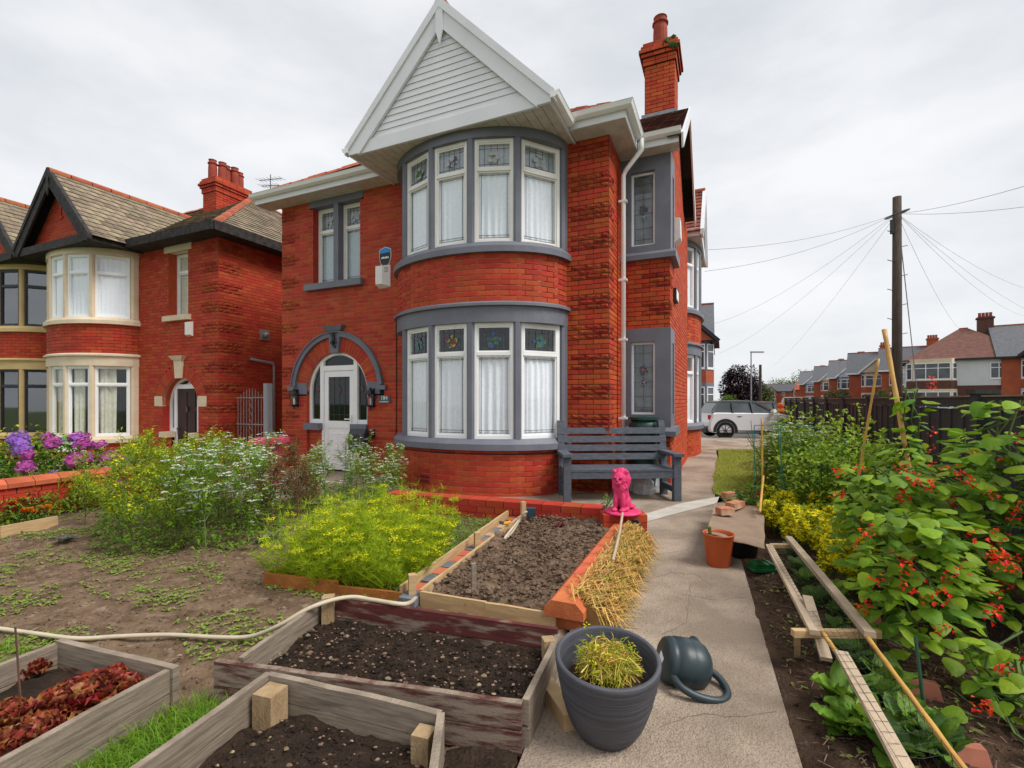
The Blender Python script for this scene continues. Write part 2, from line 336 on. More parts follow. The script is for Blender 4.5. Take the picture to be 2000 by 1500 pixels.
def light(parent, p0, p1, z0, z1, ztr, st, seed, topopen=False):
    """one light of a window: frame with transom, two panes, leading, coloured glass and a curtain"""
    f = Fr(p0, p1); w = f.w; fw = .048; mb = MB(); n0, n1 = -.075, -.02
    f.box(mb, 0, fw, n0, n1, z0, z1); f.box(mb, w - fw, w, n0, n1, z0, z1)
    f.box(mb, fw, w - fw, n0, n1 - .001, z0, z0 + fw); f.box(mb, fw, w - fw, n0, n1 - .001, z1 - fw, z1); f.box(mb, fw, w - fw, n0, n1 + .004, ztr - fw / 2, ztr + fw / 2)
    s_ = .022                                          # inner bead, set back
    for (a, b) in ((z0 + fw, ztr - fw / 2), (ztr + fw / 2, z1 - fw)):
        e_ = .028 if (topopen and a > ztr) else s_; nn = n1 + .006 if (topopen and a > ztr) else n1 - .014
        f.box(mb, fw, fw + e_, n0, nn, a, b); f.box(mb, w - fw - e_, w - fw, n0, nn, a, b)
        f.box(mb, fw + e_, w - fw - e_, n0, nn - .001, a, a + e_); f.box(mb, fw + e_, w - fw - e_, n0, nn - .001, b - e_, b)
    win = mb.build('window', st['frame'], parent)
    np_ = -.055; a0, a1 = fw + .01, w - fw - .01
    for k, (za, zb) in enumerate(((z0 + fw, ztr - fw / 2), (ztr + fw / 2, z1 - fw))):
        g = MB(); g.add([f(a0, np_, za), f(a1, np_, za), f(a1, np_, zb), f(a0, np_, zb)], [(0, 1, 2, 3)]); g.build('pane', st.get('pane', PANE), win)
    if st.get('lead'):
        l = MB(); q = .0035; za, zb = ztr + fw / 2, z1 - fw; wi = a1 - a0
        for t in (.2, .4, .6, .8): f.box(l, a0 + wi * t - q, a0 + wi * t + q, np_ + .001, np_ + .006, za, zb)
        for t in (.16, .78): f.box(l, a0, a1, np_ + .001, np_ + .0055, za + (zb - za) * t - q, za + (zb - za) * t + q)
        zb2 = ztr - fw / 2; za2 = z0 + fw
        for t in (.1, .9): f.box(l, a0 + wi * t - q, a0 + wi * t + q, np_ + .001, np_ + .006, za2, zb2)
        for zz in (za2 + .07, za2 + .035, zb2 - .05): f.box(l, a0, a1, np_ + .001, np_ + .0055, zz - q, zz + q)
        l.build('leading', LEAD, win)
        motif(f, (a0 + a1) / 2, (za + zb) / 2, min(wi, zb - za) * .62, np_ + .0065, st['motif'][seed % len(st['motif'])], win, seed)
        if st.get('backed'):
            bk = MB(); bk.add([f(a0, np_ - .03, za), f(a1, np_ - .03, za), f(a1, np_ - .03, zb), f(a0, np_ - .03, zb)], [(0, 1, 2, 3)]); bk.build('obscure_glass', GL['pale'], win)
    if st.get('curt'):
        zt = ztr if st.get('half', True) else z1 - fw
        if st.get('drawn'):
            wi = a1 - a0; curtain(f, a0, a0 + wi * U(.5, .95), z0 + fw, z1 - fw, np_ - .07, st['curt'], win, .09, .02)
        else: curtain(f, a0 - .01, a1 + .01, z0 + fw, zt, np_ - .022, st['curt'], win)
    return win
def arc_prism(cx, cz, r0, r1, a0, a1, y0, y1, n=20, mb=None):
    mb = mb or MB(); o = len(mb.v)
    for i in range(n + 1):
        t = a0 + (a1 - a0) * i / n
        for r_, y in ((r0, y0), (r1, y0), (r1, y1), (r0, y1)): mb.v.append((cx + r_ * math.cos(t), y, cz + r_ * math.sin(t)))
    for i in range(n):
        for k in range(4): a, b = o + i * 4 + k, o + i * 4 + (k + 1) % 4; mb.f.append((a, b, b + 4, a + 4))
    mb.f += [(o, o + 3, o + 2, o + 1), tuple(o + n * 4 + k for k in range(4))]
    return mb
def tile_slope(parent, name, O, A, B, vlen, ival, m, tw=.25, th=.2, limit=0, M=None, thick=.014, base=None):
    """overlapping tiles laid in staggered rows on the plane O + u*A + v*B"""
    O, A, B = Vector(O), Vector(A).normalized(), Vector(B).normalized(); N = A.cross(B); pcs = []
    k = 0; v = 0
    while v < vlen:
        a, b = ival(v + th / 2); s_ = a - (tw / 2 if k % 2 else 0); v1 = min(v + th * 1.25, vlen)
        while s_ < b:
            ua, ub = max(s_ + .004, a), min(s_ + tw - .004, b)
            if ub - ua > .03:
                j = U(-.003, .004); l0 = thick + .012 + j; p = lambda u, v_, n_: O + A * u + B * v_ + N * n_
                pcs.append(([p(ua, v, l0), p(ub, v, l0 + U(-.002, .002)), p(ub, v1, .004), p(ua, v1, .004), p(ua, v + .004, l0 - thick), p(ub, v + .004, l0 - thick)], [(0, 1, 2, 3), (0, 4, 5, 1), (1, 5, 2), (0, 3, 4)]))
            s_ += tw
        v += th; k += 1
    if limit and M is not None: pcs.sort(key=lambda p: (M @ p[0][0] - CAMP).length)
    for p in pcs[:limit]: mb = MB(); mb.add(*p); mb.build(name, m, parent, center=True)
    if len(pcs) > limit:
        mb = MB()
        for p in pcs[limit:]: mb.add(*p)
        mb.build(name + 's', m, parent, kind='stuff')
    if base:
        mb = MB(); n = 12; pts = []
        for i in range(n + 1): pts.append(ival(vlen * i / n))
        for i, (a, b) in enumerate(pts): mb.v += [tuple(O + A * a + B * (vlen * i / n)), tuple(O + A * b + B * (vlen * i / n))]
        for i in range(n): mb.f.append((2 * i, 2 * i + 1, 2 * i + 3, 2 * i + 2))
        mb.build(base, DARK, parent)
def bay(parent, cx, st, out, backs, seed, a=1.5, b=1.0):
    at, LT = ellipse(cx, a, b)
    def mp_(u, z, d): x, y, nx, ny = at(u); return (x + nx * d, y + ny * d, z)
    iv = lambda z: [(0, LT)]
    courses(mp_, -.02, .68, iv, out, backs[st['bk']], key=st['bk'], co=.078); courses(mp_, 2.83, 3.53, iv, out, backs[st['bk']], key=st['bk'], co=.078)
    pm = st['paint']
    band(at, LT, .68, .84, -.12, .075, top=.01).build('bay_sill', pm, parent)
    band(at, LT, 3.53, 3.69, -.12, .075, top=.01).build('bay_sill', pm, parent)
    band(at, LT, 2.53, 2.765, -.12, .02).build('bay_lintel', pm, parent)
    band(at, LT, 2.765, 2.83, -.12, .07, top=.03).build('bay_cornice', pm, parent)
    band(at, LT, 5.2, 5.42, -.12, .02).build('bay_lintel', pm, parent)
    fr = [.0, .035, .238, .414, .586, .762, .965, 1.]
    for (z0, z1, ztr, sk_) in ((.84, 2.53, 2.08, 0), (3.69, 5.2, 4.76, 10)):
        for k in (1, 2, 3, 4, 5, 6):
            s_ = {1: .017, 6: .983}.get(k, fr[k]) * LT; x, y, nx, ny = at(s_); hw = .058 if k not in (1, 6) else .09
            mb = MB(); c = Vector((x - nx * .04, y - ny * .04, (z0 + z1) / 2)); n_ = Vector((nx, ny, 0)); tx = Vector((-ny, nx, 0))
            pol = [c + tx * hw + n_ * -.08, c + tx * hw + n_ * .025, c + tx * hw * .55 + n_ * .055, c - tx * hw * .55 + n_ * .055, c - tx * hw + n_ * .025, c - tx * hw - n_ * .08]
            mb.prism([p - Vector((0, 0, (z1 - z0) / 2)) for p in pol], (0, 0, z1 - z0)); mb.build('mullion', pm, parent)
        for k in range(1, 6):
            xa, ya, na, ma = at(fr[k] * LT); xb, yb, nb, mb_ = at(fr[k + 1] * LT)
            d = math.hypot(xb - xa, yb - ya); i = .052 / d
            p0 = (xa + (xb - xa) * i, ya + (yb - ya) * i); p1 = (xb - (xb - xa) * i, yb - (yb - ya) * i)
            s2 = dict(st)
            if not sk_ and st.get('curt_low'): s2['curt'] = st['curt_low']; s2['drawn'] = True
            if sk_ and st.get('lead'): s2['motif'] = st['motif_up']; s2['frame'] = st.get('frame_up', st['frame']); s2['half'] = True; s2['backed'] = True
            light(parent, p0, p1, z0, z1, ztr, s2, seed + sk_ + k, topopen=(k == 5 and st.get('lead')))
    ib = band(at, LT, -.02, 5.40, -.45, -.40); ib.build('interior', DARK, parent)
def gutter(parent, pts, m, w=.115, name='gutter'):
    """ogee gutter along the eaves; pts = inner back edge points in order, outward side to the right of travel"""
    mb = MB(); prof = [(0, 0), (.0, -.075), (.05, -.085), (.095, -.06), (w, -.01), (w + .008, .0), (w - .006, .002), (.02, -.02)]; n = len(prof); pts = [Vector(p) for p in pts]
    for i, p in enumerate(pts):
        d0 = (pts[i] - pts[i - 1]).normalized() if i else None; d1 = (pts[i + 1] - pts[i]).normalized() if i < len(pts) - 1 else None
        n0 = Vector((d0.y, -d0.x, 0)) if d0 else None; n1_ = Vector((d1.y, -d1.x, 0)) if d1 else None
        if n0 and n1_: nn = (n0 + n1_); nn = nn / max(.3, (nn.length_squared / 2))
        else: nn = n0 or n1_
        for a, b in prof: mb.v.append(tuple(p + nn * a + Vector((0, 0, b))))
    for i in range(len(pts) - 1):
        for k in range(n): a, b = i * n + k, i * n + (k + 1) % n; mb.f.append((a, b, b + n, a + n))
    mb.f += [tuple(range(n - 1, -1, -1)), tuple((len(pts) - 1) * n + k for k in range(n))]
    return mb.build(name, m, parent)
def gable(parent, cx, st, seed, half=1.71, yf=-1.146, zb=5.35, za=7.15, yback=2.6):
    wm = st['barge']; dz = za - zb; hw = half; sl_ = math.atan2(dz - .05, hw); T = .045
    ca, sa = math.cos(sl_), math.sin(sl_)
    for s_ in (-1, 1):                               # bargeboards with boxed feet
        mb = MB(); w = .215; x0 = cx + s_ * (hw); e_ = Vector((-s_ * ca, 0, sa)); nrm = Vector((-s_ * sa, 0, -ca))
        a = Vector((x0, yf, zb + .05)); top = Vector((cx, yf, za))
        pol = [a, top, top + Vector((0, 0, -w / ca)), Vector((x0 - s_ * .2, yf, zb + .05 + (.2 * sa / ca) - w / ca)), Vector((x0 - s_ * .19, yf, zb - .03)), Vector((x0, yf, zb - .03))]
        mb.prism(pol if s_ < 0 else pol[::-1], (0, T, 0)); mb.build('bargeboard', wm, parent)
        mb = MB(); pol2 = [a + Vector((s_ * .06, 0, .05)), top + Vector((0, 0, .12)), top + Vector((0, 0, -.03)), a + Vector((s_ * .06, 0, -.075))]
        mb.prism([p + Vector((0, -.025, 0)) for p in (pol2 if s_ < 0 else pol2[::-1])], (0, .085, 0)); mb.build('verge_trim', wm, parent)
    mb = MB(); mb.prism([(cx - .06, yf - .02, za + .02), (cx - .06, yf - .02, za - .36), (cx, yf - .02, za - .56), (cx + .06, yf - .02, za - .36), (cx + .06, yf - .02, za + .02)], (0, .03, 0)); mb.build('apex_finial', wm, parent)
    hi = hw - .19; zt = zb + .16; yi = yf + .05       # tie board, then cladding above it
    mb = MB(); mb.box(cx - hi, cx + hi, yi - .02, yi + .02, zb - .03, zt); mb.build('tie_board', wm, parent)
    if st['gable'] == 'clad':
        n = 14; ztop = za - .20 / ca; h = (ztop - zt) / n
        for k in range(n):
            za_, zb_ = zt + k * h + .004, zt + (k + 1) * h
            xa = (ztop - za_) * ca / sa + .06; xb = max(.01, (ztop - zb_) * ca / sa + .06); mb = MB()
            mb.prism([(cx - xa, yi, za_), (cx + xa, yi, za_), (cx + xb, yi + .01, zb_), (cx - xb, yi + .01, zb_)], (0, .02, 0)); mb.build('cladding_board', WCLAD, parent)
    else:
        n = 18; ztop = za - .1; h = (ztop - zt) / n; out, bk = [], MB(); yb_ = yf + .28
        iv = lambda z: [(-cx - (ztop - z) * ca / sa, -cx + (ztop - z) * ca / sa)]
        courses(flatmap(yb_), zt - .1, ztop, iv, out, bk, key='n'); mb = MB()
        for p in out: mb.add(p[0], p[1])
        mb.build('gable_brickwork', BR, parent, kind='stuff'); bk.build('gable_mortar', MORT, parent)
        mb = MB(); mb.box(cx - .10, cx + .04, yb_ - .03, yb_, za - .75, za - .68); mb.box(cx - .05, cx - .01, yb_ - .03, yb_, za - .95, za - .75); mb.box(cx - .10, cx + .04, yb_ - .03, yb_, za - 1.02, za - .95); mb.build('gable_vent', BR, parent)
    nb = 24                                           # soffit boards
    for k in range(nb):
        xa = cx - hw + .02 + (2 * hw - .04) * k / nb; xb = cx - hw + .02 + (2 * hw - .04) * (k + 1) / nb - .008; mb = MB(); mb.box(xa, xb, yf + .07, .0, zb - .012, zb + .004); mb.build('soffit_board', st['soffit'], parent)
    mb = MB(); mb.box(cx - hw + .02, cx + hw - .02, yf + .07, .02, zb + .006, zb + .02); mb.build('soffit_backing', DARK, parent)
    for s_ in (-1, 1):
        x0 = cx + s_ * hw; mb = MB(); mb.box(min(x0, x0 - s_ * .03), max(x0, x0 - s_ * .03), yf + .045, .05, zb - .03, zb + .16); mb.build('fascia', wm, parent)
        A = Vector((0, 1, 0)) if s_ > 0 else Vector((0, -1, 0)); B = Vector((-s_ * ca, 0, sa)); L_ = math.hypot(hw + .06, dz + .02)
        O = Vector((x0 + s_ * .06, yf + .05 if s_ > 0 else yback, zb + .06))
        vm = lambda v: max(0.3, (yback - yf + .02) * 1.0)
        tile_slope(parent, 'roof_tile', O, A, B, L_, lambda v: (0, yback - yf - .05), st['tile'], .26, .19, st.get('tlim', 0) if s_ > 0 else 0, parent.matrix_world, base='roof_board')
    for k in range(int((yback - yf) / .42)):
        y = yf + .0 + k * .42; mb = MB(); arc_prism(cx, za + .02, .085, .11, -.2, math.pi + .2, y, y + .40, 6, mb); mb.build('ridge_tile', st['ridge'], parent)
    if st.get('gut'):
        for s_ in (1, -1):
            x0 = cx + s_ * hw; pts = [(x0, yf - .03, zb + .085), (x0, -.42, zb + .085)]
            gutter(parent, pts if s_ > 0 else pts[::-1], st['gut'])
def hip_roof(parent, x0, x1, y0, y1, z, pitch, m, ridge, limit=0, tw=.26, th=.2, hipl=True, hipr=True):
    t = math.tan(R(pitch)); D = (y1 - y0) / 2; zr = z + D * t; L_ = D / math.cos(R(pitch)); cp, sp = math.cos(R(pitch)), math.sin(R(pitch)); M = parent.matrix_world
    li = lambda v: v * cp
    tile_slope(parent, 'roof_tile', (x0, y0, z), (1, 0, 0), (0, cp, sp), L_, lambda v: (li(v) * hipl, x1 - x0 - li(v) * hipr), m, tw, th, limit, M, base='roof_board')
    tile_slope(parent, 'roof_tile', (x1, y1, z), (-1, 0, 0), (0, -cp, sp), L_, lambda v: (li(v) * hipr, x1 - x0 - li(v) * hipl), m, tw, th, 0, M, base='roof_board')
    if hipr: tile_slope(parent, 'roof_tile', (x1, y0, z), (0, 1, 0), (-cp, 0, sp), L_, lambda v: (li(v), y1 - y0 - li(v)), m, tw, th, 0, M, base='roof_board')
    if hipl: tile_slope(parent, 'roof_tile', (x0, y1, z), (0, -1, 0), (cp, 0, sp), L_, lambda v: (li(v), y1 - y0 - li(v)), m, tw, th, 0, M, base='roof_board')
    def run(a, b):
        a, b = Vector(a), Vector(b); n = max(2, int((b - a).length / .36)); d = (b - a) / n; sd_ = d.cross(Vector((0, 0, 1))).normalized() * .09; up = sd_.normalized().cross(d.normalized()) * 1.0
        for k in range(n):
            p, q = a + d * k, a + d * (k + 1.08); mb = MB(); h = Vector((0, 0, .065 + (.012 if k % 2 else 0)))
            mb.add([p - sd_, p - sd_ * .5 + h, p + sd_ * .5 + h, p + sd_, q - sd_, q - sd_ * .5 + h, q + sd_ * .5 + h, q + sd_], [(0, 1, 2, 3), (4, 7, 6, 5), (0, 4, 5, 1), (1, 5, 6, 2), (2, 6, 7, 3)]); mb.build('ridge_tile', ridge, parent)
    run((x0 + D * hipl, (y0 + y1) / 2, zr), (x1 - D * hipr, (y0 + y1) / 2, zr))
    if hipr: run((x1, y0, z), (x1 - D, y0 + D, zr)); run((x1, y1, z), (x1 - D, y1 - D, zr))
    if hipl: run((x0, y0, z), (x0 + D, y0 + D, zr)); run((x0, y1, z), (x0 + D, y1 - D, zr))
def chimney(parent, x, y, z0, z1, w, d, m, mo, pots, moss=True, pr=.13, ph=.55):
    st_ = MB(); zc = z1 - .45
    def ring(xa, xb, ya, yb, za, zb, key, outl, bk):
        bk.box(xa + .004, xb - .004, ya + .004, yb - .004, za, zb)
        for mp_, ln in ((lambda u, z, dd: (xa + u, ya - dd, z), xb - xa), (lambda u, z, dd: (xb + dd, ya + u, z), yb - ya), (lambda u, z, dd: (xb - u, yb + dd, z), xb - xa), (lambda u, z, dd: (xa - dd, yb - u, z), yb - ya)):
            courses(mp_, za, zb, lambda zz: [(0, ln)], outl, MB(), key=key, d=.004)
    out, bk = [], MB()
    ring(x - w / 2, x + w / 2, y - d / 2, y + d / 2, z0, zc, 'c', out, bk)
    for k, e_ in enumerate((.03, .03, .065, .10, .065, .03)): ring(x - w / 2 - e_, x + w / 2 + e_, y - d / 2 - e_, y + d / 2 + e_, zc + k * .075, zc + (k + 1) * .075, 'c', out, bk)
    c = bk.build('chimney_stack', mo, parent); mb = MB()
    for p in out: mb.add(p[0], p[1])
    mb.build('chimney_brickwork', m, c, kind='stuff')
    for (px_, py_) in pots:
        mb = MB(); h = ph * U(.92, 1.05); mb.lathe([(pr * .8, 0), (pr * .95, .02), (pr * .92, h * .6), (pr * .85, h * .78), (pr * 1.05, h * .8), (pr * 1.05, h * .84), (pr * .8, h * .88), (pr * .78, h * .97), (pr * .9, h), (pr * .7, h), (pr * .65, h * .6), (.0, h * .55)], 14, (x + px_, y + py_, z1)); mb.build('chimney_pot', POTM, c, smooth=False)
    return c
MOT = [('green', 'blue'), ('green', 'blue', 'green'), ('blue', 'green', 'amber'), ('blue', 'green'), ('green', 'amber', 'red')]
MOTU = [('ivory', 'pale'), ('ivory', 'pale'), ('ivory', 'pale', 'ivory'), ('ivory', 'green'), ('plum', 'pale')]
# ---- main house: red brick, grey painted stone
def front_house(root, xl, st, win, arch, seed, limit, quoin_dark=True, sides=True, z_low=-.02, cx=-2.15, bayw=1.5):
    out = []; backs = {'p': MB(), 'd': MB(), 's': MB()}
    wx0, wx1 = win; ac, ar = arch; asp = 1.58; vo = ar + .29
    def iv_left(z):
        a, b = -cx + bayw - .02, -xl; cuts = []
        if 3.57 < z < 5.5: cuts.append((-wx1, -wx0) if not (z < 3.69 or z > 5.22) else (-wx1 - .08 , -wx0 + .08))
        if z < asp: cuts.append((-ac - ar, -ac + ar))
        elif z < asp + vo: h = math.sqrt(max(0, vo ** 2 - (z - asp) ** 2)); cuts.append((-ac - h, -ac + h))
        if 1.5 < z < 1.78: cuts.append((-ac - vo - .1, -ac + vo + .1))
        r_ = []; cur = a
        for c0, c1 in sorted(cuts):
            if c0 > cur: r_.append((cur, c0))
            cur = max(cur, c1)
        r_.append((cur, b)); return r_
    rl = lambda u, k: (u > -xl - .47) and k % 6 in (1, 2, 3)
    rr = lambda u, k: (u < .47) and k % 6 in (1, 2, 3)
    courses(flatmap(0), z_low, 5.42, iv_left, out, backs['p'], rockf=rl, key='p')
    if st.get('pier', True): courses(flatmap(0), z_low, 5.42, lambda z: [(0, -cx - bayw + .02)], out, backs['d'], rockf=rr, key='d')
    bay(root, cx, st, out, backs, seed)
    return out, backs
def finish_house(root, out, backs, mats, limit):
    emit_bricks(root, out, mats, limit, root.matrix_world)
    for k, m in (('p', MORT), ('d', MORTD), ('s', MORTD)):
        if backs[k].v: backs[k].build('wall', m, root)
def place(o, x, y, z): o.location = W(x, y, z); o.rotation_euler.z = HR; o.matrix_world = Matrix.Translation(o.location) @ Matrix.Rotation(HR, 4, 'Z')
def porch(root, ac, ar, st, door_m, pane, dark=False, y=.06):
    """arched entrance: voussoirs, hood mould, keystone, sidelights, sills and the door"""
    asp = 1.58; pm = st['paint']; n = 36
    for k in range(n):
        a0 = math.pi * k / n + .009; a1 = math.pi * (k + 1) / n - .009
        if abs((a0 + a1) / 2 - math.pi / 2) < .1: continue
        arc_prism(ac, asp, ar, ar + .285, a0, a1, -.007, .05, 2).build('voussoir', BR, root)
    arc_prism(ac, asp, ar - .002, ar + .29, 0, math.pi, .002, .06, 24).build('arch_mortar', MORT, root)
    if st.get('hood', True):
        mb = MB(); arc_prism(ac, asp, ar + .29, ar + .375, .10, math.pi - .10, -.055, .03, 30, mb); arc_prism(ac, asp, ar + .375, ar + .395, .10, math.pi - .10, -.075, .03, 30, mb); mb.build('hood_mould', pm, root)
        for s_ in (-1, 1):
            mb = MB(); xa = ac + s_ * (ar + .28); xb = ac + s_ * (ar + .47); mb.box(min(xa, xb), max(xa, xb), -.075, .03, asp + .02, asp + .10)
            xa = ac + s_ * ar; xb = ac + s_ * (ar + .30); mb.box(min(xa, xb), max(xa, xb), -.012, .08, asp - .06, asp + .17); mb.build('springer_stone', pm, root)
    else:
        for s_ in (-1, 1): mb = MB(); xa = ac + s_ * ar; xb = ac + s_ * (ar + .30); mb.box(min(xa, xb), max(xa, xb), -.015, .08, asp - .02, asp + .22); mb.build('springer_stone', pm, root)
    mb = MB(); zt = asp + ar; mb.prism([(ac - .10, -.06, zt - .02), (ac + .10, -.06, zt - .02), (ac + .15, -.06, zt + .40), (ac - .15, -.06, zt + .40)], (0, .10, 0)); mb.prism([(ac - .17, -.08, zt + .40), (ac + .17, -.08, zt + .40), (ac + .25, -.12, zt + .5), (ac - .25, -.12, zt + .5)], (0, .14, 0)); mb.build('keystone', pm, root)
    dx0, dx1 = ac - .42, ac + .43; fw = .06; zs = .95
    rv = MB(); arc_prism(ac, asp, ar, ar + .012, 0, math.pi, .05, .35, 24, rv)
    for s_ in (-1, 1): xa = ac + s_ * ar; rv.box(min(xa, xa + s_ * .012), max(xa, xa + s_ * .012), 0.0, .35, -.02, asp)
    rv.build('arch_reveal', BR, root)
    for s_ in (-1, 1):                                 # walls under the side lights, with stone sills
        xa = dx0 if s_ < 0 else dx1; xb = ac + s_ * ar; a, b = min(xa, xb), max(xa, xb)
        mb = MB(); mb.box(a - .03, b + .03 if s_ > 0 else b + .02, -.07, .14, zs - .13, zs); mb.build('side_sill', pm, root)
        o_, bk = [], MB(); courses(flatmap(.05), -.02, zs - .13, lambda z: [(-b, -a)], o_, bk, key='p'); m2 = MB()
        for p in o_: m2.add(p[0], p[1])
        m2.build('panel_brickwork', BR, root, kind='stuff'); bk.build('panel_mortar', MORT, root)
    fm = MB(); arc_prism(ac, asp, ar - fw, ar, 0, math.pi, y, y + .07, 30, fm)
    for s_ in (-1, 1):
        xa = ac + s_ * ar; fm.box(min(xa, xa - s_ * fw), max(xa, xa - s_ * fw), y, y + .07, zs, asp)
        xa = dx0 if s_ < 0 else dx1; h_ = asp + math.sqrt((ar - .03) ** 2 - (xa - ac) ** 2); fm.box(xa - .045, xa + .045, y - .01, y + .08, 0, h_)
        xb = ac + s_ * ar; fm.box(min(xa, xb), max(xa, xb), y + .001, y + .069, zs, zs + .08)
    fm.box(dx0, dx1, y - .008, y + .07, 1.98, 2.08); frm = fm.build('door_frame', WHITE, root)
    gp = MB(); k = 26; pts = [(ac + (ar - .03) * math.cos(math.pi * i / k), y + .04, asp + (ar - .03) * math.sin(math.pi * i / k)) for i in range(k + 1)]; pts += [(ac - ar + .03, y + .04, zs + .04), (ac + ar - .03, y + .04, zs + .04)]; gp.add(pts, [tuple(range(len(pts)))]); gp.build('side_pane', pane, frm)
    bk = MB(); bk.box(ac - ar - .1, ac + ar + .1, y + .35, y + .37, 0, asp + ar + .1); bk.build('hall_interior', MATS['hall'], root)
    d = MB(); a, b = dx0 + .05, dx1 - .05; yd = y + .005
    if not dark:
        s_ = .105; d.box(a, a + s_, yd, yd + .05, .05, 1.975); d.box(b - s_, b, yd, yd + .05, .05, 1.975); d.box(a + s_, b - s_, yd, yd + .049, 1.86, 1.975); d.box(a + s_, b - s_, yd, yd + .049, .86, 1.0); d.box(a + s_, b - s_, yd, yd + .049, .05, .18)
        d.box(a + s_, b - s_, yd + .012, yd + .045, .18, .86)
        for (u0, u1) in ((.05, .24), (.30, .49)): d.box(a + s_ + u0, a + s_ + u1, yd + .004, yd + .03, .24, .72); d.box(a + s_ + u0 - .01, a + s_ + u1 + .01, yd + .0, yd + .02, .735, .75)
        door = d.build('door', door_m, root)
        g = MB(); g.add([(a + s_, yd + .02, 1.0), (b - s_, yd + .02, 1.0), (b - s_, yd + .02, 1.86), (a + s_, yd + .02, 1.86)], [(0, 1, 2, 3)]); g.build('pane', pane, door)
        h_ = MB(); h_.box(b - .2, b - .05, yd - .045, yd - .025, 1.03, 1.05); h_.box(b - .065, b - .04, yd - .03, yd, .98, 1.12); h_.build('handle', WHITE, door)
        dm = MB(); xm = (a + b) / 2
        for (xx, zz, q) in ((xm, 1.60, .055), (ac - ar + .2, 1.62, .05), (ac + ar - .2, 1.62, .05)): yy = yd + .012 if xx == xm else y + .03; dm.add([(xx - q, yy, zz), (xx, yy, zz - q * 1.5), (xx + q, yy, zz), (xx, yy, zz + q * 1.5)], [(0, 1, 2, 3)])
        dm.build('coloured_glass', GL['plum'], door)
        dl = MB()
        for zz in (1.12, 1.5, 1.75): dl.box(a + s_, b - s_, yd + .012, yd + .018, zz - .003, zz + .003)
        for t in (.25, .5, .75): xx = a + s_ + (b - a - 2 * s_) * t; dl.box(xx - .003, xx + .003, yd + .012, yd + .018, 1.0, 1.86)
        dl.build('leading', LEAD, door)
    else:
        d.box(a, b, yd + .01, yd + .05, .05, 1.975)
        for (u0, u1) in ((.1, .35), (.41, .66)):
            for (q0, q1) in ((.15, .8), (.95, 1.45), (1.55, 1.9)): d.box(a + u0, a + u1, yd - .002, yd + .02, q0, q1)
        door = d.build('door', door_m, root)
        h_ = MB(); h_.ico((a + .07, yd - .03, 1.02), .035); h_.box((a + b) / 2 - .03, (a + b) / 2 + .03, yd - .02, yd, 1.42, 1.55); h_.build('handle', LEAD, door)
mat('hall', (.05, .06, .05), .9, (.03, .05, .035), 3)
ST = dict(paint=GREY, frame=WHITE, frame_up=OFFW, bk='p', lead=True, motif=MOT, motif_up=MOTU, curt=CURT, barge=WCLAD, gable='clad', soffit=mat('soffit_white', (.62, .59, .54), .5), tile=TILER, ridge=RIDGE, gut=WHITE)
H = thing('brick_house', 'red brick house with grey painted bow windows and white clad gable', 'house'); place(H, 0, 0, 0)
XL = -6.76
out, backs = front_house(H, XL, ST, (-5.91, -4.705), (-5.30, .76), 1, 300)
# side returns, recessed right-hand block with grey corner windows, long side wall
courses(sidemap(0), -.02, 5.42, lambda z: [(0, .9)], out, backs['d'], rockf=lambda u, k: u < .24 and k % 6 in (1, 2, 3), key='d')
XR, YR = .774, .9
fm2 = lambda u, z, d: (u, YR - d, z)
def iv2(z):
    if .83 < z < 2.57 or z > 3.67: return []
    return [(0, XR)]
courses(fm2, -.02, 5.42, iv2, out, backs['d'], rockf=lambda u, k: u > XR - .34 and k % 6 in (1, 2, 3), key='d')
SD = 5.0                                              # side wall runs back to here, then the side bay
def iv3(z):
    if .83 < z < 2.57 or z > 3.67: return [(YR + .62, SD)]
    return [(YR, SD)]
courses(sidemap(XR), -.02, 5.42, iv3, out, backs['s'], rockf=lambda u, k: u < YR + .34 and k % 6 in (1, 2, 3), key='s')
def iv4(z): h = max(0, 6.72 - z) * .98; return [(max(.95, 2.42 - h), 2.42 + h)]
courses(sidemap(XR), 5.42, 6.72, iv4, out, backs['s'], key='s')
courses(lambda u, z, d: (XL - d, u, z), -.02, 5.42, lambda z: [(0, 6)], out, backs['s'], key='p')
finish_house(H, out, backs, {'p': (BR, BROCK), 'd': (BRP, BROCK), 's': (BRP, BROCK)}, 300)
mb = MB(); mb.box(XL + .3, -.3, .45, 8, 0, 5.3); mb.box(-.2, .5, 1.3, 8, 0, 5.3); mb.build('interior', DARK, H)
mb = MB(); mb.box(XL, 0, 6.9, 7, 0, 5.4); mb.build('rear_wall', BR, H)
# left first-floor window with stone mullion, lintel and sill
x0, x1 = -5.91, -4.705; xm = (x0 + x1) / 2
mb = MB(); mb.box(x0 - .08, x1 + .08, -.012, .16, 5.22, 5.42); mb.build('lintel', GREY, H)
mb = MB(); mb.box(x0 - .14, x1 + .09, -.10, .16, 3.57, 3.69); mb.build('sill', GREY, H)
mb = MB(); mb.box(xm - .06, xm + .06, -.004, .16, 3.69, 5.22); mb.build('mullion', GREY, H)
for xx in (x0, x1): mb = MB(); mb.box(xx - .008, xx + .008, .002, .2, 3.69, 5.22); mb.build('window_reveal', BR, H)
s2 = dict(ST); s2.update(frame=OFFW, motif=[('ivory', 'pale')], backed=True, curt=mat('obscure_curtain', (.55, .62, .64), .8, (.42, .50, .53), 45, 0, 40, .2))
light(H, (x0 + .008, .12), (xm - .06, .12), 3.69, 5.22, 4.76, s2, 31); light(H, (xm + .06, .12), (x1 - .008, .12), 3.69, 5.22, 4.76, s2, 32)
porch(H, -5.30, .76, ST, WHITE, DOORG)
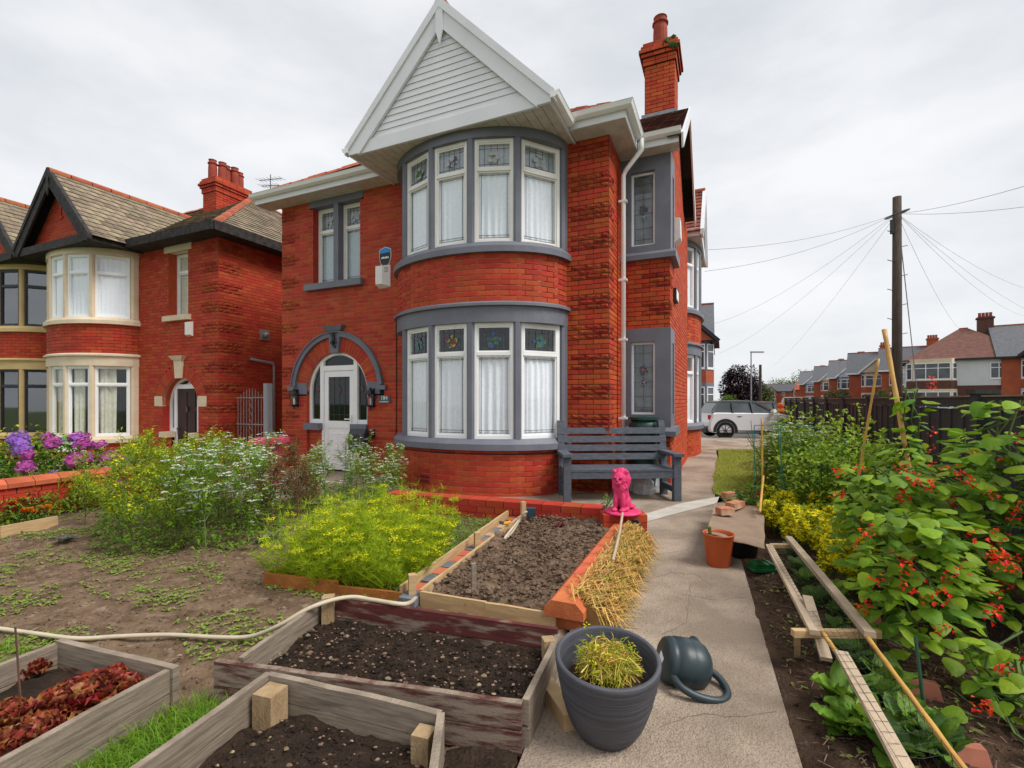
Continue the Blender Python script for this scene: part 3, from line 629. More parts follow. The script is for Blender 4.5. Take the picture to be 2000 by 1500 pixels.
# grey corner-window surrounds of the recessed block
for (z0, z1, w0, w1) in ((.83, 2.57, 1.17, 2.35), (3.67, 5.42, 3.92, 5.12)):
    mb = MB(); y = YR - .02; xa, xb = .17, .55
    mb.box(.0, xa, y, y + .2, z0 + .14, z1); mb.box(xb, XR + .02, y, y + .2, z0 + .14, z1); mb.box(xa, xb, y + .001, y + .2, w1, z1); mb.box(xa, xb, y + .001, y + .2, z0 + .14, w0)
    mb.box(XR - .18, XR + .02, y + .2, y + .30, z0 + .14, z1); mb.box(XR - .18, XR + .02, y + .52, y + .66, z0 + .14, z1); mb.box(XR - .18, XR + .019, y + .30, y + .52, w1, z1); mb.box(XR - .18, XR + .019, y + .30, y + .52, z0 + .14, w0)
    mb.build('corner_surround', GREY, H)
    mb = MB(); mb.prism([(0, y - .08, z0), (0, y - .08, z0 + .08), (0, y, z0 + .14), (0, y + .2, z0 + .14), (0, y + .2, z0)], (XR + .1, 0, 0)); mb.box(XR - .1, XR + .1, y + .2, y + .70, z0 + .001, z0 + .138); mb.build('corner_sill', GREY, H)
    f = Fr((xa, y + .07), (xb, y + .07)); fr_ = MB(); fw = .035
    f.box(fr_, 0, fw, -.04, .0, w0, w1); f.box(fr_, f.w - fw, f.w, -.04, .0, w0, w1); f.box(fr_, fw, f.w - fw, -.04, -.001, w0, w0 + fw); f.box(fr_, fw, f.w - fw, -.04, -.001, w1 - fw, w1)
    wn_ = fr_.build('corner_window', WHITE, H)
    g = MB(); g.add([f(fw, -.02, w0 + fw), f(f.w - fw, -.02, w0 + fw), f(f.w - fw, -.02, w1 - fw), f(fw, -.02, w1 - fw)], [(0, 1, 2, 3)]); g.build('pane', PANE, wn_)
    g = MB(); g.add([f(fw, -.05, w0 + fw), f(f.w - fw, -.05, w0 + fw), f(f.w - fw, -.05, w1 - fw), f(fw, -.05, w1 - fw)], [(0, 1, 2, 3)]); g.build('obscure_glass', mat('obscure_dim', (.20, .22, .23), .5, (.10, .11, .12), 5), wn_)
    l = MB()
    for t in (.14, .5, .86): f.box(l, f.w * t - .003, f.w * t + .003, -.019, -.014, w0 + fw, w1 - fw)
    for t in (.1, .25, .45, .65, .85): f.box(l, fw, f.w - fw, -.019, -.0145, w0 + (w1 - w0) * t - .003, w0 + (w1 - w0) * t + .003)
    l.build('leading', LEAD, wn_)
    up = z0 > 3
    motif(f, f.w * .5, w0 + (w1 - w0) * (.52 if up else .62), .16, -.013, ('blue', 'green', 'plum') if up else ('amber', 'blue', 'plum'), wn_, 5)
    motif(f, f.w * .5, w0 + (w1 - w0) * (.40 if up else .44), .12, -.012, ('green', 'pale') if up else ('plum', 'pale'), wn_, 9)
    f = Fr((XR - .03, y + .30), (XR - .03, y + .52)); g = MB(); g.add([f(0, 0, w0), f(f.w, 0, w0), f(f.w, 0, w1), f(0, 0, w1)], [(0, 1, 2, 3)]); g.build('side_pane', DPANE, H)
# side bay further along the flank
B2 = bpy.data.objects.new('side_bay', None); COL.objects.link(B2); B2.parent = H; B2.location = (XR - .2, SD + 1.5, 0); B2.rotation_euler.z = R(90)
bpy.context.view_layer.update()
o2, b2 = [], {'p': MB(), 'd': MB(), 's': MB()}
sb = dict(ST); sb['frame_up'] = WHITE; sb['lead'] = False; bay(B2, 0, sb, o2, b2, 50, a=1.3, b=.44)
mb = MB()
for p in o2: mb.add(p[0], p[1])
mb.build('brickwork', BRP, B2, kind='stuff'); b2['p'].build('bay_wall', MORT, B2)
mb = MB(); mb.box(-.2, XR - .05, SD, 9.5, -.02, 5.42); mb.build('flank_wall', BRP, H)
# roofs, gutters, fascia, downpipe, chimney
gable(H, -2.22, ST, 3)
hip_roof(H, XL - .36, .32, -.36, 7.2, 5.50, 35, TILER, RIDGE, hipl=True, hipr=True)
def eaves(pts, m, gm, depth=.17, name='fascia'):
    for a, b in zip(pts[:-1], pts[1:]):
        mb = MB(); mb.beam((a[0], a[1], 5.35 + depth / 2), (b[0], b[1], 5.35 + depth / 2), .022, depth); mb.build(name, m, H)
eaves([(XL - .34, -.34), (-3.95, -.34)], WCLAD, WHITE); eaves([(-.5, -.34), (.30, -.34), (.30, .62)], WCLAD, WHITE); eaves([(.32, YR - .28), (XR + .16, YR - .28)], WCLAD, WHITE)
gutter(H, [(XL - .40, -.35, 5.53), (-3.94, -.35, 5.53)], WHITE); gutter(H, [(-.51, -.35, 5.53), (.31, -.35, 5.53), (.31, .52, 5.53)], WHITE); gutter(H, [(.42, YR - .29, 5.53), (XR + .2, YR - .29, 5.53)], WHITE)
mb = MB(); mb.box(XL - .33, -3.95, -.33, .0, 5.35, 5.362); mb.build('soffit', MATS['soffit_white'], H)
for bx_ in ((-.5, .29, -.33, 0, 5.35, 5.362), (.0, .29, .001, .9, 5.35, 5.362), (.291, XR + .15, YR - .27, YR, 5.352, 5.362)): mb = MB(); mb.box(*bx_); mb.build('soffit', MATS['soffit_white'], H)
dp = MB(); dp.tube([(.40, .52, 5.46), (.40, .52, 5.30), (.14, .60, 5.06), (.10, .60, 4.98), (.10, .60, .05)], .038, 10); pipe = dp.build('downpipe', WHITE, H, smooth=True)
for z in (1.1, 2.35, 3.3, 4.55): mb = MB(); mb.box(.03, .16, .56, .64, z, z + .035); mb.build('pipe_bracket', WHITE, pipe)
# side gable roof over the recessed block, chimney on its ridge
zr = 6.85
for s_, O in ((0, (.3, YR - .30, 5.47)), (1, (XR + .19, 4.2, 5.47))):
    d = (2.42 - (YR - .3)) if s_ == 0 else (4.2 - 2.42); L_ = math.hypot(d, zr - 5.47); B = Vector((0, d if s_ == 0 else -d, zr - 5.47)).normalized()
    tile_slope(H, 'roof_tile', O if s_ == 0 else (XR + .19, 4.2, 5.47), (1, 0, 0) if s_ == 0 else (-1, 0, 0), B, L_, lambda v: (-2.2 * (v / 2.2), XR - .11) if s_ == 0 else (0, XR + 2.4), TILEB, .24, .11, base='roof_board')
for (ya, za_, yb, zb_) in ((YR - .34, 5.42, 2.42, 6.86), (4.3, 5.40, 2.42, 6.86)):
    mb = MB(); x = XR + .2; mb.prism([(x, ya, za_ + .04), (x, yb, zb_ + .03), (x, yb, zb_ - .2), (x, ya + (.08 if ya < 2 else -.08), za_ - .16)], (.03, 0, 0)); mb.build('side_bargeboard', WCLAD, H)
    mb = MB(); mb.prism([(XR, ya, za_ + .02), (XR, yb, zb_ + .0), (XR, yb, zb_ - .02), (XR, ya, za_)], (.2, 0, 0)); mb.build('verge_soffit', BLACK, H)
chimney(H, .42, 2.95, 6.2, 8.42, .56, .70, BRP, MORTD, [(-.02, -.05)], ph=.68, pr=.15)
mb = MB(); mb.box(.42 - .33, .42 + .33, 2.5, 2.62, 6.78, 6.98); mb.build('lead_flashing', mat('lead_sheet', (.30, .31, .34), .6, metal=.2), H)
mb = MB()
for k in range(26): mb.ico((.42 + U(.05, .32), 2.55 + U(-.06, .06), 8.28 + U(-.12, .1)), U(.02, .05), .3)
mb.build('chimney_moss', mat('moss', (.06, .10, .025), .9), H)
# gable over the side bay
SG = bpy.data.objects.new('side_gable', None); COL.objects.link(SG); SG.parent = H; SG.location = (XR - .15, SD + 1.5, -.02); SG.rotation_euler.z = R(90)
bpy.context.view_layer.update()
gable(SG, 0, dict(ST, gut=None), 8, half=1.5, yf=-.5, za=6.9, yback=2.0)
# fittings on the front wall
def onwall(x, z, y=-.012): return W(x, y, z)
def wallthing(name, label, cat, x, z, y=-.008, group=None):
    o = thing(name, label, cat, group=group); o.location = W(x, y, z); o.rotation_euler.z = HR; return o
BLK = mat('lantern_black', (.012, .012, .014), .4, spec=.5)
for x, lb in ((-6.33, 'black half lantern on the brick between the arch and the house corner'), (-4.40, 'black half lantern beside the house number plate')):
    t = wallthing('wall_lantern', lb, 'lantern', x, 1.22, group='lanterns either side of the arched door')
    mb = MB(); mb.box(-.05, .05, -.02, 0, .05, .40); mb.lathe([(0, 0), (.02, .02), (.015, .05), (.06, .07), (.068, .09)], 8, (0, -.075, 0)); mb.lathe([(.09, .29), (.085, .31), (.05, .36), (.02, .375), (.022, .40), (0, .43)], 8, (0, -.075, 0)); mb.build('lantern_body', BLK, t)
    for k in range(6):
        an = k * math.pi / 3; m2 = MB(); m2.beam((.062 * math.cos(an), -.075 + .062 * math.sin(an), .08), (.085 * math.cos(an), -.075 + .085 * math.sin(an), .30), .009, .009); m2.build('lantern_bar', BLK, t)
    g = MB(); g.lathe([(.056, .085), (.078, .295)], 6, (0, -.075, 0)); g.build('lantern_glass', PANE, t)
    g = MB(); g.lathe([(.0, .1), (.02, .1), (.024, .2), (0, .24)], 8, (0, -.075, 0)); g.build('bulb', WHITE, t)
t = wallthing('house_number_plate', 'small slate plate with house number 184 beside the lantern', 'number plate', -4.13, 1.42)
mb = MB(); mb.box(-.13, .13, -.014, 0, -.075, .075); mb.build('plate', mat('slate_plate', (.11, .12, .14), .6), t)
Mx = Matrix.Translation((0, -.016, .022)) @ Matrix.Rotation(R(90), 4, 'X')
text_mesh('184', .105, 'number', WHITE, t, Mx)
mb = MB()
for k in range(9): mb.box(-.10 + k * .022, -.087 + k * .022, -.016, -.013, -.055, -.038 + U(0, .006))
mb.build('small_lettering', WHITE, t)
t = wallthing('alarm_box', 'white burglar alarm box under the shield sign on the front wall', 'alarm box', -4.13, 3.68)
mb = MB(); mb.prism([(-.13, 0, -.22), (-.13, -.10, -.16), (-.13, -.10, .17), (-.13, 0, .2)], (.15, 0, 0)); mb.prism([(.02, 0, -.22), (.02, -.10, -.16), (.02, -.10, .17), (.02, 0, .2)], (.0, 0, 0)); mb.add([(.02, -.10, -.16), (.13, 0, -.20), (.13, 0, .2), (.02, -.10, .17), (.02, 0, .2), (.02, 0, -.22)], [(0, 1, 2, 3), (3, 2, 4), (0, 5, 1)]); mb.build('housing', OFFW, t)
mb = MB()
for k in range(4): mb.add([(.05, -.075, .06 + k * .025), (.10, -.03, .058 + k * .025), (.10, -.03, .07 + k * .025), (.05, -.075, .072 + k * .025)], [(0, 1, 2, 3)])
mb.build('grille', mat('alarm_grille', (.35, .3, .27), .7), t)
t = wallthing('shield_sign', 'small blue and black shield sign above the alarm box', 'sign', -4.11, 4.02)
sh = [(-.12, .14), (0, .185), (.12, .14), (.125, 0), (.09, -.11), (0, -.185), (-.09, -.11), (-.125, 0)]
mb = MB(); mb.prism([(x * 1.08, 0, z * 1.06) for x, z in sh], (0, -.012, 0)); mb.build('rim', WHITE, t)
mb = MB(); mb.prism([(x, -.012, z) for x, z in sh], (0, -.004, 0)); mb.build('face', BLACK, t)
mb = MB(); mb.prism([(-.118, -.016, .075), (.118, -.016, .085), (.118, -.016, .135), (0, -.016, .178), (-.118, -.016, .135)], (0, -.003, 0)); mb.build('blue_panel', mat('sign_blue', (.02, .30, .75), .4), t)
mb = MB()
for k in range(8): mb.box(-.085 + k * .022, -.068 + k * .022, -.019, -.016, -.022, .004 + (k % 3) * .006)
mb.build('lettering', WHITE, t)
t = wallthing('post_box', 'dark grey letter box fixed under the sill right of the white door', 'letter box', -4.62, .42, -.07)
mb = MB(); mb.prism([(-.2, -.12, 0), (-.2, -.12, .36), (-.2, -.06, .45), (-.2, 0, .45), (-.2, 0, 0)], (.36, 0, 0)); mb.build('box', mat('box_grey', (.06, .065, .075), .5), t); mb = MB(); mb.box(-.16, .12, -.125, -.11, .29, .32); mb.build('slot', BLACK, t)
t = wallthing('doorbell_camera', 'small black security camera light on the brick right of the letter box', 'camera', -4.38, .72)
mb = MB(); mb.box(-.03, .03, -.05, 0, 0, .14); mb.lathe([(0, -.02), (.05, 0), (.05, .06), (0, .08)], 10, (.0, -.07, .0)); mb.build('housing', BLK, t)
t = wallthing('air_brick', 'small black slotted air brick low in the bow window base', 'air brick', -2.6, .13, -.962); t.rotation_euler.z = HR - R(10)
mb = MB(); mb.box(-.115, .115, -.006, .02, 0, .15); mb.build('plate', BR, t); mb = MB()
for i in range(4):
    for j in range(2): mb.box(-.095 + i * .05, -.06 + i * .05, -.0075, 0, .02 + j * .065, .066 + j * .065)
mb.build('slots', BLACK, t)
mb = MB(); at_, LT_ = ellipse(-2.15, 1.5, 1.0)
mb.tube([(-3.86, -.018, 2.9), (-3.86, -.018, 1.5), (-3.87, -.018, .66)] + [(*[at_(LT_ * q)[i] + at_(LT_ * q)[2 + i] * .012 for i in (0, 1)], .625) for q in [k / 20 for k in range(0, 21)]], .008, 5)
o = mb.build('wall_cable', BLACK); o.location = C1; o.rotation_euler.z = HR; tag(o, 'thin black cable running down the brick and round under the bow window sill', 'cable')
t = wallthing('keystone_ornament', 'small black metal lizard ornament on the grey keystone over the door', 'ornament', -5.30, 2.50, -.07)
mb = MB(); mb.tube([(-.02, -.01, .2), (.0, -.03, .14), (.02, -.03, .05), (.0, -.02, -.03), (.05, -.01, -.09), (.07, -.01, -.06)], [.02, .035, .035, .025, .014, .006], 6)
for a, b in (((0, .14), (-.09, .19)), ((.0, .14), (.09, .2)), ((.02, .03), (-.07, .0)), ((.02, .03), (.09, .0))): mb.tube([(a[0], -.02, a[1]), ((a[0] + b[0]) / 2, -.03, (a[1] + b[1]) / 2 + .02), (b[0], -.01, b[1])], .011, 5)
mb.build('lizard', BLK, t)
t = thing('alarm_box', 'cream alarm box high on the side wall of the corner house', 'alarm box'); t.location = W(XR + .01, 1.75, 4.35); t.rotation_euler.z = HR + R(90)
mb = MB(); mb.prism([(-.14, 0, -.22), (-.14, -.10, -.14), (-.14, -.09, .2), (-.14, 0, .22)], (.28, 0, 0)); mb.build('housing', OFFW, t)
t = thing('wall_light', 'slim white rectangular wall light with black edge on the side wall', 'wall light'); t.location = W(XR + .01, 1.6, 3.2); t.rotation_euler.z = HR + R(90)
mb = MB(); mb.box(-.2, .2, -.05, 0, -.1, .1); mb.build('housing', BLACK, t); mb = MB(); mb.box(-.18, .18, -.056, -.05, -.08, .08); mb.build('panel', WHITE, t)
# ---- the neighbouring pair
DR = mat('door_brown', (.045, .014, .012), .5, (.03, .010, .009), 4, .1, 40, .4)
SN = dict(paint=CREAM, frame=WHITE, bk='p', curt=CURT, curt_low=CURTC, half=False, barge=BWOOD, gable='brick', soffit=BWOOD, tile=TILE, ridge=RIDGE, gut=None, pier=False, hood=False, tlim=130)
NX = -8.73
N1 = thing('brick_house', 'red brick neighbour house with cream stone bays and brown front door', 'house', group='neighbouring semi-detached pair'); place(N1, NX, 0, -.3)
def neighbour(root, xr, xl, cx, st, win, arch, seed, sidewall):
    out = []; backs = {'p': MB(), 'd': MB(), 's': MB()}; ac, ar = arch; asp = 1.58; vo = ar + .29
    def iv(z):
        r_ = []; cuts = [(-cx - 1.5 + .02, -cx + 1.5 - .02)]
        if 3.69 < z < 5.22 and win: cuts.append((-win[1], -win[0]))
        if ar:
            if z < asp: cuts.append((-ac - ar, -ac + ar))
            elif z < asp + vo: h = math.sqrt(max(0, vo ** 2 - (z - asp) ** 2)); cuts.append((-ac - h, -ac + h))
        cur = -xr
        for c0, c1 in sorted(cuts):
            if c0 > cur: r_.append((cur, c0))
            cur = max(cur, c1)
        if cur < -xl: r_.append((cur, -xl))
        return r_
    courses(flatmap(0), -.02, 5.42, iv, out, backs['p'], key='p', rockf=lambda u, k: sidewall and u < .47 and k % 6 in (1, 2, 3))
    bay(root, cx, st, out, backs, seed)
    if sidewall: courses(sidemap(0), -.02, 5.42, lambda z: [(0, 7.5)], out, backs['p'], key='p', rockf=lambda u, k: u < .47 and k % 6 in (1, 2, 3))
    mb = {}
    for p in out: mb.setdefault(p[2], MB()).add(p[0], p[1])
    for rk, m_ in mb.items(): m_.build('rough_brickwork' if rk else 'brickwork', BROCK if rk else BR, root, kind='stuff')
    backs['p'].build('wall', mat('mortar_rust', (.24, .06, .03), .9), root)
    gable(root, cx, st, seed + 2, yback=2.4)
neighbour(N1, 0, -6.1, -4.47, SN, (-1.78, -1.06), (-1.36, .66), 60, True)
x0, x1 = -1.78, -1.06
mb = MB(); mb.box(x0 - .14, x1 + .14, -.03, .16, 5.2, 5.42); mb.build('lintel', CREAM, N1)
mb = MB(); mb.box(x0 - .12, x1 + .12, -.09, .16, 3.57, 3.69); mb.build('sill', CREAM, N1)
for xx in (x0, x1): mb = MB(); mb.box(xx - .008, xx + .008, .002, .25, 3.69, 5.22); mb.build('window_reveal', BR, N1)
light(N1, (x0 + .008, .16), (x1 - .008, .16), 3.69, 5.2, 4.76, dict(SN, curt=CURTC), 70)
porch(N1, -1.36, .66, SN, DR, DPANE, dark=True, y=.16)
mb = MB(); mb.box(-6.0, -.3, .45, 7, 0, 5.3); mb.build('interior', DARK, N1)
hip_roof(N1, -13.0, .36, -.36, 7.4, 5.45, 35, TILE, RIDGE, limit=0, hipl=False)
for a, b in (((-2.75, -.37), (.37, -.37)), ((.37, -.37), (.37, 7.4))): mb = MB(); mb.beam((a[0], a[1], 5.44), (b[0], b[1], 5.44), .1, .2); mb.build('eaves_fascia', BWOOD, N1)
mb = MB(); mb.box(-2.75, .33, -.33, 0, 5.345, 5.36); mb.build('soffit', BWOOD, N1); mb = MB(); mb.box(0, .33, .001, 7.4, 5.345, 5.36); mb.build('soffit', BWOOD, N1)
chimney(N1, -3.95, 3.0, 6.4, 8.45, .60, 1.15, BR, MORTD, [(-.08, -.42), (.08, -.22), (-.05, 0), (.06, .2), (-.02, .42)], ph=.62)
mb = MB(); mb.tube([(-2.9, 3.7, 7.3), (-2.9, 3.7, 8.9)], .014, 5)
for z, l in ((8.8, .5), (8.6, .4), (8.0, .35)):
    mb.tube([(-2.9 - l, 3.7, z), (-2.9 + l, 3.7, z - .12)], .012, 4)
    for k in range(7): xx = -2.9 - l + 2 * l * k / 6; mb.tube([(xx, 3.55, z - .06 * k / 3), (xx, 3.85, z - .06 * k / 3)], .006, 4)
o = mb.build('television_aerial', LEAD); o.location = W(NX, 0, -.3); o.rotation_euler.z = HR; tag(o, 'thin metal television aerial beside the five-pot chimney', 'aerial')
t = thing('alarm_box', 'cream alarm box under the first-floor window of the cream-trimmed house', 'alarm box'); t.location = W(NX - .95, -.01, 3.05); t.rotation_euler.z = HR
mb = MB(); mb.prism([(-.09, 0, -.17), (-.09, -.08, -.14), (-.09, -.08, .15), (-.09, 0, .17)], (.18, 0, 0)); mb.build('housing', OFFW, t)
t = thing('flue_terminal', 'round metal boiler flue on the side wall of the cream-trimmed house', 'flue'); t.location = W(NX + .01, 1.15, 3.0); t.rotation_euler.z = HR + R(90)
mb = MB(); mb.box(-.13, .13, -.02, 0, -.13, .13); mb.build('plate', mat('flue_metal', (.35, .33, .32), .5, metal=.4), t); mb = MB(); mb.ico((0, -.06, 0), .08); mb.build('terminal', MATS['flue_metal'], t, smooth=True)
mb = MB(); mb.tube([(.02, .75, 2.68), (.06, .75, 2.68), (.06, 1.35, 2.62), (.06, 1.38, 2.55), (.06, 1.4, 0)], .03, 8); o = mb.build('waste_pipe', MATS['flue_metal'], smooth=True); o.location = W(NX, 0, -.3); o.rotation_euler.z = HR; tag(o, 'grey waste pipe bent down the side wall of the cream-trimmed house', 'pipe')
N2 = thing('brick_house', 'red brick half of the pair with dark window frames and yellow-cream mullions', 'house', group='neighbouring semi-detached pair'); place(N2, NX - 6.1, 0, -.3)
neighbour(N2, 0, -5, -1.75, dict(SN, paint=YCREAM, frame=ANTH, curt=None, curt_low=None, pane=DPANE, tlim=40), None, (0, 0), 80, False)
mb = MB(); mb.box(-5, -.1, .45, 7, 0, 5.3); mb.build('interior', DARK, N2)
# ------------------------------------------------------------------ ground, paths and soil
sheet('ground', [(-700, -60), (900, -60), (900, 1500), (-700, 1500)], -.16, mat('verge_grass', (.10, .13, .04), .95, (.07, .10, .03), .4))
def xl_path(y): return (.02 + (y - 1.81) * .30) if y < 2.9 else (.36 + (y - 2.9) * .43)
def xr_path(y): return 1.123 + (y - 1.865) * .382
paving = [(-.4, .4), (.75, .4), (xr_path(1.2), 1.2), (xr_path(4.1), 4.1), (2.15, 4.5), (2.35, 5.4), (3.02, 7.1), (4.6, 10.6), (5.7, 13.3), (8.8, 13.3), (10.5, 16.6), (-9, 26), (-14, 16), (-9, 8.2), (-1.4, 6.05), (1.02, 5.2), (1.2, 4.9), (.36, 2.9), (.02, 1.8)]
sheet('concrete_path', paving, .012, CONC)
sheet('cement_patch', [P(1255, 1008), P(1330, 985), P(1405, 972), P(1400, 985), P(1330, 1003), P(1262, 1022)], .017, CEM)
sheet('road', [(-40, 30), (9.2, 16.8), (13.5, 14.6), (6.2, -1), (10, -3), (80, 130), (300, 560), (330, 560), (60, 95), (40, 40), (16, 28), (-30, 55)], -.13, ASPH)
sheet('pavement', [(2.6, -1), (6.2, -1), (13.5, 14.6), (9.2, 16.8), (8.2, 13.2)], -.02, mat('pavement_slabs', (.30, .28, .26), .9, (.25, .235, .22), 2, .3, 80))
mb = MB(); mb.beam(P(1400, 861), P(1500, 858), .12, .03); struct('kerb', mb, CEM)
mb = MB()
for pl in ([(1245, 1150), (1275, 1128), (1310, 1118), (1360, 1122), (1400, 1150)], [(1240, 1100), (1290, 1082), (1340, 1074), (1370, 1078)], [(1290, 1240), (1340, 1215), (1345, 1180), (1352, 1130)], [(1290, 1420), (1360, 1395), (1450, 1400), (1530, 1388)], [(1330, 1160), (1400, 1172), (1468, 1165)]):
    q = []
    for a, b in zip(pl[:-1], pl[1:]):
        for k in range(5): p = P(*a, .0135).lerp(P(*b, .0135), k / 5); q.append(p + Vector((U(-.012, .012), U(-.012, .012), 0)))
    for a, b in zip(q[:-1], q[1:]): s_ = Vector((-(b - a).y, (b - a).x, 0)).normalized() * U(.0012, .0028); mb.add([a - s_, b - s_, b + s_, a + s_], [(0, 1, 2, 3)])
struct('path_cracks', mb, mat('crack_dark', (.19, .15, .115), .95))
def field(name, x0, x1, y0, y1, c, inside, hf, m, smooth=True, kind='structure'):
    mb = MB(); nx = int((x1 - x0) / c); ny = int((y1 - y0) / c); idx = {}
    def vid(i, j):
        if (i, j) not in idx: x, y = x0 + i * c, y0 + j * c; idx[(i, j)] = len(mb.v); mb.v.append((x, y, hf(x, y)))
        return idx[(i, j)]
    for i in range(nx):
        for j in range(ny):
            if inside(x0 + (i + .5) * c, y0 + (j + .5) * c): mb.f.append((vid(i, j), vid(i + 1, j), vid(i + 1, j + 1), vid(i, j + 1)))
    return struct(name, mb, m, kind, smooth)
nz = noise.noise
def soilh(x, y): return .004 + .028 * nz((x * 1.3, y * 1.3, 0)) + .022 * nz((x * 5, y * 5, 3)) + .016 * nz((x * 13, y * 13, 7)) + .010 * nz((x * 29, y * 29, 1))
def low_wall_y(x): return 5.59 - .345 * x
field('garden_soil', -6.4, 1.3, .9, 7.4, .032, lambda x, y: x < xl_path(y) + .12 and y < low_wall_y(x) + .05 and x > -7, lambda x, y: soilh(x, y) - .004 if x < xl_path(y) - .03 and y < low_wall_y(x) - .03 else -.03, SOIL)
SOILR = mat('soil_brown', (.082, .050, .032), .97, (.050, .031, .021), 7, 1, 60, .1, c3=(.14, .09, .06), c3scale=28, c3pos=(.56, .7), detail=9)
field('vegetable_soil', .6, 8.2, .9, 13, .045, lambda x, y: x > xr_path(y) - .12 and x < 2.2 + .4624 * y and (y < 6.6 or x > 3.3 + (y - 7) * .45), lambda x, y: max(-.03, min(.012 + 1.1 * soilh(x, y), (x - xr_path(y) - .03 * nz((y * 5, 0, 0))) * .6 + .012)), SOILR)
LAWN = mat('lawn_green', (.27, .29, .055), .95, (.17, .21, .04), 4, .8, 60, .1)
lawnp = [P(1394, 966), P(1391, 955), P(1397, 944), P(1393, 932), P(1399, 918), P(1398, 905), P(1404, 893), P(1402, 880), P(1490, 880), P(1485, 930), P(1450, 985), P(1425, 978)]
mb = MB(); mb.prism([(p[0], p[1], -.02) for p in lawnp][::-1], (0, 0, .045)); struct('lawn', mb, LAWN)
def inpoly(x, y, pl):
    r_ = False; n = len(pl)
    for i in range(n):
        a, b = pl[i], pl[(i + 1) % n]
        if (a[1] > y) != (b[1] > y) and x < (b[0] - a[0]) * (y - a[1]) / (b[1] - a[1]) + a[0]: r_ = not r_
    return r_
# ------------------------------------------------------------------ brick garden walls
def wall_run(t, a, b, h0, ncourse, wt, hw=.11, m=BR, header_top=True, L=.225, mort=MORTD):
    """low brick wall from a to b (ground points) with real bricks; returns nothing, children of t"""
    a, b = Vector((a[0], a[1], 0)), Vector((b[0], b[1], 0)); d = (b - a); ln = d.length; d.normalize(); n_ = Vector((d.y, -d.x, 0))
    bk = MB(); bk.obox((a + b) / 2 + Vector((0, 0, h0 + ncourse * CO / 2)), d * (ln / 2 - .01), n_ * (hw - .008), Vector((0, 0, ncourse * CO / 2 - .004))); bk.build('wall_core', mort, t)
    for k in range(ncourse):
        z0 = h0 + k * CO; top = k == ncourse - 1; s_ = -(L / 2 if k % 2 else 0)
        while s_ < ln:
            u0, u1 = max(0, s_) + .005, min(ln, s_ + L) - .005
            if u1 - u0 > .03:
                mb = MB(); c = a + d * (u0 + u1) / 2 + Vector((0, 0, z0 + CO / 2)); j = U(-.003, .003)
                mb.obox(c, d * (u1 - u0) / 2, n_ * (hw + j), Vector((0, 0, CO / 2 - .003 + (.003 if top else 0)))); mb.build('brick', m, t, center=True)
            s_ += L
t = thing('low_brick_wall', 'low two-course red brick wall edging the paving in front of the bow window', 'wall')
wall_run(t, (-1.55, 6.13), (1.02, 5.24), 0, 3, .2)
WALLA, WALLB = Vector((.31, 2.88, 0)), Vector((1.16, 4.86, 0))
t = thing('coped_garden_wall', 'low brick wall with chamfered orange coping beside the drying onions', 'wall')
dW = (WALLB - WALLA).normalized(); nW = Vector((dW.y, -dW.x, 0))
wall_run(t, WALLA + dW * .03, WALLB, 0, 1, .15, hw=.085, m=COPE)
for k in range(8):
    a = WALLA + dW * k * .245; mb = MB(); h = .08; q = [(-.125, h), (-.125, h + .05), (-.075, h + .10), (.075, h + .10), (.125, h + .05), (.125, h)]
    mb.prism([a + nW * x + Vector((0, 0, z)) for x, z in q], dW * .238); mb.build('coping_brick', COPE, t, center=True)
t = thing('brick_pier', 'short brick pier end of the garden wall under the pink lion', 'pier', P(1232, 1048))
LB = Vector((1.16, 4.98, 0)); t.location = LB
for k in range(3):
    for (x, y, w_, d_) in (((-.115, -.06, .225, .11), (.115, -.06, .225, .11), (-.115, .06, .225, .11), (.115, .06, .225, .11)) if k % 2 == 0 else ((0, -.06, .225, .11), (0, .06, .225, .11), (-.17, 0, .11, .23), (.17, 0, .11, .23))):
        mb = MB(); mb.box(x - w_ / 2 + .003, x + w_ / 2 - .003, y - d_ / 2 + .003, y + d_ / 2 - .003, k * CO + .002, (k + 1) * CO - .002); mb.build('brick', BR, t, center=True)
mb = MB(); mb.lathe([(0, 3 * CO), (.185, 3 * CO), (.19, 3 * CO + .012), (.175, 3 * CO + .028), (0, 3 * CO + .034)], 18); mb.build('pink_cap', PINK, t)
# boundary wall to the neighbour, orange coping
t = thing('boundary_wall', 'boundary brick wall with orange coping between the two front gardens', 'wall')
bA, bB = Vector((-6.02, 5.35, 0)), Vector((-4.62, 8.9, 0)); dB = (bB - bA).normalized(); nB = Vector((dB.y, -dB.x, 0))
wall_run(t, bA - dB * 1.5, bB, .0, 5, .3, hw=.10, m=BR)
for k in range(22):
    a = bA - dB * 1.5 + dB * k * .245; mb = MB(); h = .38; q = [(-.13, h), (-.13, h + .05), (-.06, h + .10), (.06, h + .10), (.13, h + .05), (.13, h)]
    mb.prism([a + nB * x + Vector((0, 0, z)) for x, z in q], dB * .238); mb.build('coping_brick', COPE, t, center=True)
